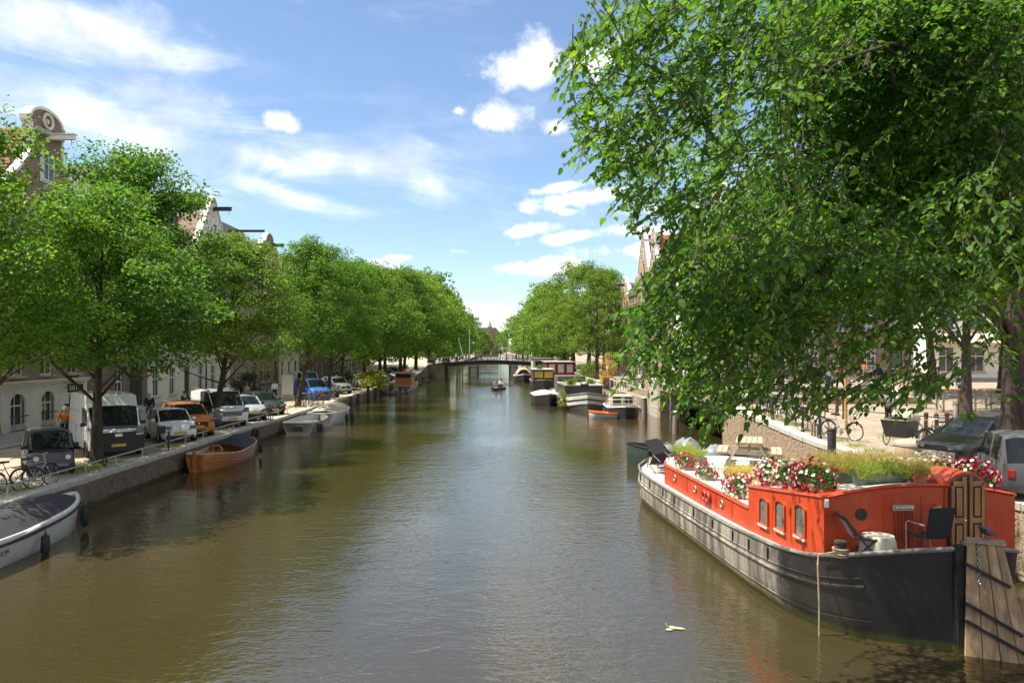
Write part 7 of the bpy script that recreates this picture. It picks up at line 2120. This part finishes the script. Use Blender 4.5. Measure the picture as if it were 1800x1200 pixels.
# ---- picnic table, plank by plank
pt = empty('picnic_table', hbw(.75, 2.9, LZ + .026), HBR + R(-24), 'weathered wooden picnic table on the fore cabin roof', 'picnic table'); pt.scale = (1.12, 1.12, 1.05)
m_pt = M('grey_picnic_wood', (.38, .31, .225), .8, var=.3, scale=7, bump=.4, bscale=20, streak=0)
pm = MB(); pm.box((0, 0, 0), (.135, 1.5, .04)); pme = pm.mesh('top_plank', m_pt)
for i in range(5): bevel(put('top_plank', pme, pt, (-.29 + i * .145, 0, .74)), .006, 1)
pm = MB(); pm.box((0, 0, 0), (.135, 1.5, .04)); pme = pm.mesh('seat_plank', m_pt)
for x in (-.80, -.655, .655, .80): bevel(put('seat_plank', pme, pt, (x, 0, .44)), .006, 1)
for y in (-.52, .52):
    for s in (-1, 1):
        m = MB(); m.bar((s * .22, y, .72), (s * .62, y, 0), .05, .11, (0, 1, 0)); m.build('leg', m_pt, pt)
    m = MB(); m.box((0, y + .06, .40), (1.74, .05, .11)); m.build('seat_bearer', m_pt, pt)
    m = MB(); m.box((0, y + .06, .69), (.70, .05, .09)); m.build('top_bearer', m_pt, pt)
    m = MB(); m.bar((0, y * .92, .42), (0, y * .3, .70), .05, .08); m.build('brace', m_pt, pt)

# ================================================================ PLANTS ON BOARD
lf_pet = leaf_mat('petunia_leaves', (.03, .075, .012), (.055, .12, .02), (.10, .17, .03), .35)
lf_dry = leaf_mat('dry_grass', (.28, .27, .08), (.50, .44, .15), (.66, .56, .26), .4, .6)
lf_gr = leaf_mat('green_grass', (.14, .22, .04), (.26, .34, .07), (.44, .46, .14), .4, .6)
pk = petal_mat('magenta_petals', (.42, .008, .085)); wp = petal_mat('white_petals', (.72, .72, .62)); rd = petal_mat('crimson_petals', (.40, .01, .025))
m_terra = M('terracotta', (.38, .16, .075), .8, var=.25, scale=5)
rs = np.random.RandomState(5)
def petals(name, C, Nn, r, mat, parent):
    """five-lobed open flowers"""
    V, F = [], []
    for c, nn, q in zip(C, Nn, r):
        nn = nn / np.linalg.norm(nn); u = np.cross(nn, [.3, .5, .8]); u /= np.linalg.norm(u); w = np.cross(nn, u)
        b = len(V); V.append(c - nn * q * .45)
        for k in range(10):
            a = 2 * math.pi * k / 10; rr_ = q * (1.0 if k % 2 == 0 else .80)
            V.append(c + (u * math.cos(a) + w * math.sin(a)) * rr_ + nn * (q * .06 * (k % 2)))
        F += [(b, b + 1 + k, b + 1 + (k + 1) % 10) for k in range(10)]
    me = bpy.data.meshes.new(name); me.from_pydata([tuple(v) for v in V], [], F); me.materials.append(mat)
    o = put(name, me, parent); o['kind'] = 'stuff'; return o
def flower_box(label, loc, rz, size, nfl, mix=(.5, .4, .1), droop=.25, box=True, name='flower_box'):
    B = empty(name, loc, rz, label, 'flower box', 'petunias on the houseboat')
    sx, sy, sz = size
    m = MB(); m.box((0, 0, .08), (min(.22, sx), sy * .8, .16)); m.build('planter', m_terra if name == 'flower_pot' else m_oldwood, B)
    nfl = int(nfl * 1.75)
    n = int(nfl * 6)
    d = unit(rs.normal(size=(n, 3))); d[:, 2] = np.abs(d[:, 2]) * 1.2 - .45
    P = d * rs.uniform(.55, 1, n)[:, None] * np.array([sx, sy, sz]) * .55 + [0, 0, .2]
    lm = leaf_mesh('foliage', P, unit(d + rs.normal(size=(n, 3)) * .6), unit(d * .6 + rs.normal(size=(n, 3)) * .4 + [0, 0, .6]), rs.uniform(.04, .075, n), rs.uniform(.025, .045, n), lf_pet)
    put('foliage', lm, B)['kind'] = 'stuff'
    for k, (mt, nm) in enumerate(((pk, 'magenta_flowers'), (wp, 'white_flowers'), (rd, 'crimson_flowers'))):
        q = int(nfl * mix[k])
        if q == 0: continue
        dd = unit(rs.normal(size=(q, 3))); dd[:, 2] = np.abs(dd[:, 2]) * 1.15 - .4
        # flowers of one colour sit in drifts
        dr = unit(rs.normal(size=(3, 3)))[rs.randint(0, 3, q)]
        dd = unit(dd + dr * .5); dd[:, 2] = np.maximum(dd[:, 2], -.5)
        C = dd * np.array([sx, sy, sz]) * .60 * rs.uniform(.9, 1.1, q)[:, None] + [0, 0, .2]
        petals(nm, C, dd + rs.normal(size=(q, 3)) * .25, rs.uniform(.028, .047, q), mt, B)
    return B
def on_aft(x, y): return hbw(x, y, ze(y) + .02 + .16 * (1 - (x / CW) ** 2))
def on_fore(x, y): return hbw(x, y, LZ + .03)
flower_box('petunia box farthest forward on the orange edge, next to the grassy planter', on_fore(-1.62, 2.1), HBR, (.55, .7, .5), 46, (.6, .15, .25))
flower_box('petunia box second from the bow on the orange edge', on_fore(-1.60, .35), HBR, (.55, .75, .5), 44, (.55, .3, .15))
flower_box('round petunia box just ahead of the cabin step', on_fore(-1.62, -2.1), HBR, (.62, 1.15, .62), 110, (.45, .45, .1))
flower_box('petunia box on the aft cabin edge beside the step', on_aft(-1.60, -3.75), HBR, (.55, .85, .62), 95, (.35, .55, .1))
flower_box('mostly white petunia box in the middle of the aft cabin edge', on_aft(-1.60, -4.75), HBR, (.55, .95, .62), 110, (.4, .6, .0))
flower_box('full magenta petunia box at the cabin corner above the windows', on_aft(-1.58, -5.75), HBR, (.60, 1.1, .70), 150, (.75, .2, .05))
flower_box('white and red petunias left of the arched door hood', on_aft(.35, -5.4), HBR + 1.5, (.6, .9, .5), 110, (.3, .6, .1))
flower_box('white petunias behind the arched door hood', on_aft(1.05, -5.5), HBR + 1.5, (.7, .9, .75), 130, (.25, .65, .1))
flower_box('red and white petunias right of the arched door at the cabin corner', on_aft(1.62, -6.0), HBR, (.6, .95, .7), 110, (.5, .35, .15))
flower_box('small petunia box at the quay edge of the fore roof', on_fore(1.7, -.4), HBR, (.4, .6, .35), 40, (.2, .3, .5))
flower_box('petunia pot behind the terracotta pots', on_aft(.1, -4.2), HBR, (.45, .6, .4), 50, (.5, .3, .2), name='flower_pot')

def grass(label, loc, rz, size, n, h, mat, pot='tub', name='grass_planter', cat='planter', potmat=None):
    B = empty(name, loc, rz, label, cat, 'grass planters on the houseboat'); sx, sy = size
    ph = .2
    m = MB()
    if pot == 'tub': m.lathe([(.42, 0), (.5, ph), (.47, ph), (.4, .03)], 16, cap=False); m.v = [(x * sx, y * sy, z) for x, y, z in m.v]
    elif pot == 'pot': ph = .28; m.lathe([(.30, 0), (.42, .24), (.47, .24), (.47, .30), (.40, .30), (.36, .1)], 14, cap=False); m.v = [(x * sx, y * sy, z) for x, y, z in m.v]
    elif pot == 'boat':
        rr = []
        for t in np.linspace(-1, 1, 13):
            b = .5 * (1 - abs(t) ** 2.6); zt = .22 + .07 * t * t
            rr.append([(t * sx * .5, -b * sy, zt), (t * sx * .46, -b * sy * .6, .0), (t * sx * .46, b * sy * .6, .0), (t * sx * .5, b * sy, zt)])
        m.loft(rr, False, False)
    else: m.box((0, 0, .11), (sx, sy, .22))
    m.build('tub', potmat or M('zinc_tub', (.16, .20, .17), .55, .3, var=.3, scale=5), B)
    m = MB(); m.lathe([(0, 0), (.4, 0)], 12, (0, 0, ph * .75), cap=False); m.v = [(x * sx * (1.1 if pot == 'boat' else 1), y * sy, z) for x, y, z in m.v]; m.build('soil', M('soil', (.04, .03, .02), .95), B)
    n = int(n * 1.6)
    x = rs.uniform(-.45, .45, n) * sx; y = rs.uniform(-.45, .45, n) * sy
    base = np.stack([x, y, np.full(n, ph * .7)], 1)
    lean = rs.normal(size=(n, 3)) * [.45, .45, 0] + [0, 0, 1]; lean = unit(lean)
    hh = h * rs.uniform(.45, 1.15, n)
    side = unit(np.cross(lean, rs.normal(size=(n, 3))))
    wv = rs.uniform(.003, .0075, n)[:, None]
    bend = rs.normal(size=(n, 3)) * [.16, .16, .03] * hh[:, None]
    v0, v1 = base - side * wv, base + side * wv
    mdl = base + lean * hh[:, None] * .55
    v2, v3 = mdl + side * wv * .9, mdl - side * wv * .9
    v4 = base + lean * hh[:, None] + bend
    V = np.stack([v0, v1, v2, v3, v4], 1).reshape(-1, 3)
    F = []
    for i in range(n): F += [(5 * i, 5 * i + 1, 5 * i + 2, 5 * i + 3), (5 * i + 3, 5 * i + 2, 5 * i + 4)]
    me = bpy.data.meshes.new('grass'); me.from_pydata(V.tolist(), [], F); me.materials.append(mat)
    put('grass', me, B)['kind'] = 'stuff'
    # leafy seed heads
    k = n // 3
    C = v4[:k] * .85 + base[:k] * .15
    put('seed_heads', leaf_mesh('seed_heads', C, unit(lean[:k] + rs.normal(size=(k, 3)) * .5), unit(rs.normal(size=(k, 3))), .05, .02, mat), B)['kind'] = 'stuff'
    return B
grass('long green boat-shaped zinc trough of grass on the aft roof', on_aft(-.45, -6.15), HBR, (1.2, .55), 900, .34, lf_gr, 'boat')
grass('dry yellow grass planter behind the boat-shaped trough', on_aft(-.35, -5.2), HBR, (1.5, .7), 900, .5, lf_dry, 'box')
grass('dry grass tub ahead of the pale planter on the aft roof', on_aft(-.3, -4.3), HBR, (1.3, .8), 700, .55, lf_dry, 'tub')
grass('terracotta pot of pale grass, nearer to the door', on_aft(.22, -6.35), HBR, (.42, .42), 220, .35, lf_dry, 'pot', 'grass_pot', 'pot', m_terra)
grass('terracotta pot of pale grass behind the nearer one', on_aft(.02, -5.75), HBR, (.42, .42), 200, .35, lf_dry, 'pot', 'grass_pot', 'pot', m_terra)
grass('yellow grass planter in the middle of the fore roof', on_fore(-.35, -1.4), HBR, (1.1, .6), 520, .35, lf_dry, 'box', potmat=m_oldwood)
grass('round wicker tub of drooping grass on the fore roof', on_fore(-.7, .2), HBR, (.9, .9), 380, .36, lf_dry, 'tub', potmat=M('wicker', (.28, .21, .11), .9, var=.4, scale=30))
grass('grey zinc bath at the right end of the picnic table', on_fore(1.55, 2.1), HBR, (.95, .8), 60, .25, lf_gr, 'tub', potmat=M('grey_bath', (.20, .19, .18), .6, .2))
grass('green grassy trough at the front corner of the fore roof', on_fore(-1.1, 3.1), HBR + .3, (.9, .5), 520, .42, lf_gr, 'box', potmat=m_oldwood)
grass('dark hanging bowl of bright grass near the bow', hbw(-.3, 6.3, zdeck(6.3) + .35), HBR, (.75, .75), 300, .45, lf_gr, 'tub', potmat=m_plastic)
grass('dry yellow grass bed along the quay edge of the aft roof', on_aft(.75, -4.0), HBR, (1.0, 1.1), 800, .5, lf_dry, 'box')
grass('green and yellow grass planter beside the mooring pole', on_fore(1.2, -2.4), HBR, (1.0, 1.0), 600, .45, lf_dry, 'box')
# ================================================================ STREET FURNITURE
def gndr(px, py):
    z = 2.0
    for _ in range(25):
        X, Y = gnd(px, py, z); z = .5 * z + .5 * float(zr(Y))
    return X, Y, z
# low pipe rail along the left quay
rl = empty('quay_rail', (XL - .42, 0, ZL), 0, 'low grey pipe rail along the edge of the left quay', 'railing')
m = MB(); m.path([(0, 20.5, .2), (0, 21.2, .38), (0, 52, .38), (0, 52.6, .2)], .032, 8); m.build('rail_pipe', m_steel, rl, 50)
pm = MB(); pm.path([(0, 0, -.02), (0, 0, .38)], .024, 6); pme = pm.mesh('rail_post', m_steel)
for y in np.arange(21.6, 52, 2.05): put('rail_post', pme, rl, (0, y, 0))
m = MB(); m.torus((XL - .40, 26.9, ZL + .30), .15, .03, 'X', 16, 6); tag(m.build('mooring_ring', m_black), 'black rope ring hung on the left quay rail', 'ring')
# grass tufts round the left trees
def tufts(name, label, spots, n, h, mat, zf):
    V, F = [], []
    for (x, y, r) in spots:
        for i in range(n):
            a, q = rs.uniform(0, 6.28), r * math.sqrt(rs.uniform()); bx, by = x + q * math.cos(a), y + q * math.sin(a); bz0 = zf(by) + .005
            hh = h * rs.uniform(.4, 1.2); dx, dy = rs.normal(0, .4, 2) * hh; w = .008
            b = len(V); V += [(bx - w, by, bz0), (bx + w, by, bz0), (bx + dx, by + dy, bz0 + hh)]; F.append((b, b + 1, b + 2))
    me = bpy.data.meshes.new(name); me.from_pydata(V, [], F); me.materials.append(mat); o = put(name, me); tag(o, label, 'grass', kind='stuff')
tufts('grass', 'short grass round the tree feet on the left quay', [(-15.3, 22.4, 1.2), (-15.2, 28.0, 1.0), (-14.9, 26.5, .8), (-15.6, 41.5, .8), (-15.3, 56.5, .8), (-14.7, 33, .5)], 420, .14, lf_gr, zl)
tufts('quay_weeds', 'sparse weeds along the right quay edge', [(12.9, 24 + i * 1.3, .35) for i in range(11)] + [(13.5, 19.5, .8), (12.6, 17.5, .5), (15.2, 28.6, .5), (16, 30, .4)], 90, .16, lf_gr, zr)
# yellow-green shrub leaning over the left quay and a dark one behind
def shrub(label, loc, size, mat, n, lsz, seed, name='shrub'):
    T = empty(name, loc, 0, label, 'shrub'); r_ = np.random.RandomState(seed)
    cl = unit(r_.normal(size=(46, 3))); cl[:, 2] = np.abs(cl[:, 2]); cl = cl * r_.uniform(.35, 1, 46)[:, None] * np.array(size)
    cl = np.concatenate([cl, np.zeros((46, 1))], 1)
    put('foliage', crown_mesh('foliage', r_, cl, n, lsz, .5 * min(size), mat), T)['kind'] = 'stuff'
    m = MB()
    for i in range(8): m.path([(0, 0, 0), tuple(cl[i, :3] * .5), tuple(cl[i, :3])], [.05, .03, .01], 5)
    m.build('stems', m_bark, T); return T
shrub('bright yellow-green shrub hanging over the left quay wall', (-14.2, 85.0, ZL), (1.7, 3.0, 2.9), leaf_mat('yellow_shrub', (.10, .15, .015), (.22, .25, .02), (.36, .34, .03), .4), 110, .16, 3)
shrub('dark ivy-like shrub between the parked cars on the left', (-16.6, 79.5, ZL), (1.6, 2.2, 3.4), leaf_mat('dark_ivy', (.008, .022, .006), (.014, .035, .009), (.025, .05, .012), .25), 110, .15, 4)
shrub('dark green hedge left of the straight elm', (-20.8, 62, ZL), (1.2, 3.0, 2.9), leaf_mat('dark_ivy', (.01, .02, .006), (.014, .035, .009), (.025, .05, .012), .25), 110, .14, 5)
shrub('yellow dry climbing plant on the right bank landing', (11.6, 78.5, 1.2), (.9, 1.2, 4.0), leaf_mat('ochre_leaves', (.22, .13, .03), (.40, .25, .06), (.5, .36, .12), .35), 60, .14, 6)
shrub('pale green creeper hanging beside the long barge bow', (5.95, 66.0, .3), (.55, .5, 2.4), leaf_mat('yellow_shrub', (.10, .15, .015), (.22, .25, .02), (.36, .34, .03), .4), 50, .10, 7)
shrub('low green bush under the yellow-green right bank trees', (13.6, 108, 1.3), (1.8, 4.0, 2.6), lf_yel, 80, .2, 8)
shrub('low green bush at the right end of the bridge', (12.6, 143, 1.6), (1.8, 3.0, 2.8), lf_yel, 80, .22, 9)

for i, (x, y, z, s_) in enumerate(((6.6, 66.4, 2.2, .5), (8.6, 68.2, 2.2, .45), (7.8, 71.5, 2.2, .5), (5.9, 103.5, 2.65, .5))):
    shrub(['leafy plant on the front left of the long barge roof', 'leafy plant on the right of the long barge roof', 'leafy plant at the back of the long barge roof', 'leafy plant on the yellow-windowed barge roof'][i], (x, y, z), (s_, s_, s_ * 1.3), lf_yel, 14, .11, 30 + i, 'potted_plant')
# black posts with rails along the right quay
qf = empty('quay_fence', (12.45, 0, 0), 0, 'black iron posts with rails along the right quay edge', 'fence')
pm = MB(); pm.lathe([(.085, 0), (.085, .08), (.05, .12), (.045, .9), (.065, .93), (.06, 1.02), (.02, 1.06)], 10); pme = pm.mesh('fence_post', M('dark_green_iron', (.015, .022, .02), .45))
py_ = [28.6, 30.2, 31.9, 33.5, 35.1, 36.7, 38.3]
for y in py_: put('fence_post', pme, qf, (0, y, float(zr(y))))
for h in (.85, .5):
    m = MB(); m.path([(0, y, float(zr(y)) + h) for y in py_], .022, 6); m.build('fence_rail', m_black, qf, 50)
# brown street bollards
def bollard_mesh():
    m = MB(); m.lathe([(.10, 0), (.105, .12), (.085, .14), (.07, .86), (.085, .88), (.085, .95), (.03, 1.0), (0, 1.01)], 10); return m.mesh('bollard', M('bollard_brown', (.085, .028, .018), .5, var=.2), 40)
bme = bollard_mesh()
bm_ = MB(); bm_.torus((0, 0, .78), .078, .008, 'Z', 10, 4); bring = bm_.mesh('bollard_ring', M('bollard_brown', (.085, .028, .018), .5))
row1 = [(1372, 699), (1392, 704), (1412, 710), (1428, 715), (1441, 719), (1453, 724), (1471, 730), (1484, 736)]
row2 = [(1571, 761), (1592, 764), (1610, 767), (1628, 769), (1647, 771), (1666, 769)]
for k, row in enumerate((row1, row2)):
    for i, (px, py) in enumerate(row):
        X, Y, Z = gndr(px, py)
        lab = ('brown iron bollard behind the quay fence, %s from the left' if k == 0 else 'brown iron bollard behind the cargo tricycle, %s from the left') % ORD[i].replace('nearest', 'first')
        B = empty('street_bollard', (X, Y, Z), 0, lab, 'bollard', 'brown bollards on the plaza'); B.rotation_euler = (0, random.Random(i + 9 * k).uniform(-.05, .05), 0)
        put('bollard_shaft', bme, B); put('bollard_ring', bring, B)
for i, (px, py) in enumerate(((1603, 705), (1625, 718), (1680, 738))):
    X, Y, Z = gndr(px, py); B = empty('wooden_post', (X, Y, Z), 0, ['low grey wooden post on the plaza, left of three', 'low grey wooden post on the plaza, middle of three', 'low grey wooden post on the plaza, right of three'][i], 'post', 'wooden posts on the plaza')
    m = MB(); m.lathe([(.12, 0), (.12, .85), (.06, .92), (0, .93)], 8); m.build('post_shaft', m_oldwood, B, 40); m = MB(); m.torus((0, 0, .7), .122, .012, 'Z', 10, 4); m.build('post_band', m_black, B)
X, Y, Z = gndr(1487, 755); st_ = empty('wooden_stake', (X, Y, Z), 0, 'tall pale yellow timber stake behind the cargo tricycle', 'stake'); m = MB(); m.box((0, 0, 1.1), (.09, .09, 2.2)); m.build('stake_shaft', M('new_timber', (.48, .27, .09), .7, var=.2, scale=8), st_); m = MB(); m.box((0, 0, 2.22), (.12, .12, .04)); m.build('stake_cap', m_oldwood, st_)
# low wooden fence stubs between post and tricycle
for i in range(4):
    X, Y, Z = gndr(1427 + i * 5, 766 + i); m = MB(); m.box((0, 0, .24), (.07, .05, .5)); m.add([(-.035, -.025, .49), (.035, -.025, .49), (.035, .025, .49), (-.035, .025, .49), (0, 0, .56)], [(0, 1, 4), (1, 2, 4), (2, 3, 4), (3, 0, 4)])
    o = m.build('picket', m_oldwood, None, loc=(X, Y, Z)); tag(o, 'short weathered picket by the parked bicycle, %s from the left' % ORD[i].replace('nearest', 'first'), 'picket', 'pickets on the right quay')
# tan covered round float
X, Y, Z = gndr(1604, 800); cf = empty('covered_drum', (X, Y, Z), 0, 'round tan drum under a canvas cover on the right quay', 'drum')
m = MB(); m.lathe([(.50, 0), (.52, .1), (.50, .34), (.46, .36)], 24); m.build('drum', M('tan_drum', (.36, .27, .17), .8, var=.2), cf, 40)
m = MB(); m.lathe([(.53, .33), (.54, .40), (.5, .48), (.3, .52), (0, .53)], 24, cap=False); m.build('canvas_lid', m_tancan, cf, 60)
# parking sign
sg = empty('parking_sign', (13.0, 69.0, float(zr(69))), 0, 'blue parking sign with white P on the right bank', 'sign')
m = MB(); m.path([(0, 0, 0), (0, 0, 3.1)], .035, 8); m.build('sign_pole', m_steel, sg)
m = MB(); m.box((0, -.05, 2.6), (.62, .03, 1.0)); bevel(m.build('sign_plate', M('sign_blue', (.02, .09, .35), .4, var=.05), sg), .04, 2)
text_obj('sign_letter', 'P', .6, m_white, sg, (0, -.072, 2.72), (R(90), 0, 0))
m = MB(); m.box((0, -.072, 2.3), (.4, .008, .06)); m.build('sign_line', m_white, sg)
# lamp posts
def lamp(label, x, y, z, h):
    L = empty('street_lamp', (x, y, z), 0, label, 'street lamp', 'street lamps')
    m = MB(); m.lathe([(.12, 0), (.12, .5), (.07, .7), (.05, h - .7), (.08, h - .65)], 10); m.build('lamp_post', m_black, L, 40)
    m = MB(); m.lathe([(.08, h - .6), (.2, h - .1), (.2, h - .08)], 6); m.build('lantern_glass', m_lamp, L)
    m = MB(); m.lathe([(.24, h - .08), (.12, h + .12), (.04, h + .16), (.03, h + .3)], 6); m.build('lantern_cap', m_black, L)
lamp('dark street lamp at the right end of the bridge', 5.2, BY + .2, bz(6) - .1, 7.0)
lamp('street lamp in front of the cream house on the left', -20.5, 52, ZL, 4.2)
lamp('street lamp between the far parked cars on the left', -19.6, 74, ZL, 4.6)
lamp('street lamp on the fenced right bank', 15.6, 84, 1.3, 4.6)
wl_o = empty('wall_lantern', (XF, 37.1, ZL + 2.6), 0, 'black wall lantern on the brown house at the far left', 'lantern')
m = MB(); m.path([(0, 0, .1), (.35, 0, .15), (.5, 0, .35)], .025, 6); m.build('bracket', m_black, wl_o)
m = MB(); m.lathe([(.12, .35), (.22, .8)], 6, (.5, 0, 0)); m.build('lantern_glass', m_lamp, wl_o)
m = MB(); m.lathe([(.27, .8), (.1, 1.0), (.03, 1.1)], 6, (.5, 0, 0)); m.build('lantern_cap', m_black, wl_o)
for i, (x, h) in enumerate(((-6.2, 7.2), (-7.2, 5.6))):
    F = empty('flag_pole', (x, BY + 12, 2.3), 0, ['upright white pole behind the left part of the bridge', 'leaning white pole behind the left part of the bridge'][i], 'pole'); F.rotation_euler = (0, -.25 * i, 0)
    m = MB(); m.lathe([(.1, 0), (.05, h)], 8); m.build('pole_shaft', m_white, F); m = MB(); m.lathe([(0, 0), (.1, .08), (0, .18)], 8, (0, 0, h)); m.build('pole_top', m_white, F)
# cafe furniture across the plaza
for i, (px, py) in enumerate(((1672, 722), (1738, 722))):
    X, Y, Z = gndr(px, py); t_ = empty('cafe_table', (X, Y, Z), R(20 * i), ['pale wooden high table on the plaza, left one', 'pale wooden high table on the plaza, near the big trunk'][i], 'table', 'plaza tables')
    m = MB(); m.box((0, 0, 1.05), (1.3, .7, .06)); m.build('table_top', M('new_timber', (.48, .27, .09), .7), t_)
    for x in (-.55, .55):
        for y in (-.28, .28):
            m = MB(); m.box((x, y, .51), (.07, .07, 1.02)); m.build('leg', m_oldwood, t_)
# info panel on the left
ip = empty('info_panel', (-17.2, 60.5, ZL), R(20), 'tall grey information panel left of the straight elm', 'panel')
m = MB(); m.box((0, 0, 1.5), (.9, .06, 1.6)); m.build('panel_board', m_grime, ip)
for x in (-.4, .4):
    m = MB(); m.path([(x, .03, 0), (x, .03, 2.3)], .03); m.build('panel_post', m_steel, ip)
# boxes on the bicycle in front of the white hatchback
m = MB(); m.box((0, 0, .15), (.35, .4, .3)); o = bevel(m.build('crate', m_plastic, None, loc=(-14.45, 31.75, ZL + .78)), .02, 1); o.rotation_euler = (0, 0, .4); tag(o, 'dark crate on the bicycle before the white hatchback', 'crate')
# floating leaf cluster
fl_ = empty('floating_leaf', (3.35, 14.05, .012), .3, 'pale yellow leaf spray floating on the water left of the houseboat', 'leaf')
C = np.array([[-.09, 0, 0], [.06, .03, .002], [.12, -.03, .004], [0, .08, .006]]); A_ = unit(np.array([[1, .1, 0], [1, .3, 0], [1, -.4, 0], [.2, 1, 0.0]]))
put('leaf_blades', leaf_mesh('leaf_blades', C, A_, np.tile([[0, 0, 1.0]], (4, 1)), .2, .11, M('pale_leaf', (.40, .40, .24), .6), .03, True), fl_)
m = MB(); m.path([(-.05, .0, .01), (-.08, .12, .02), (-.03, .26, .02)], .006, 4); m.build('stalk', m_oldwood, fl_)
# sunshade in the old car's windscreen
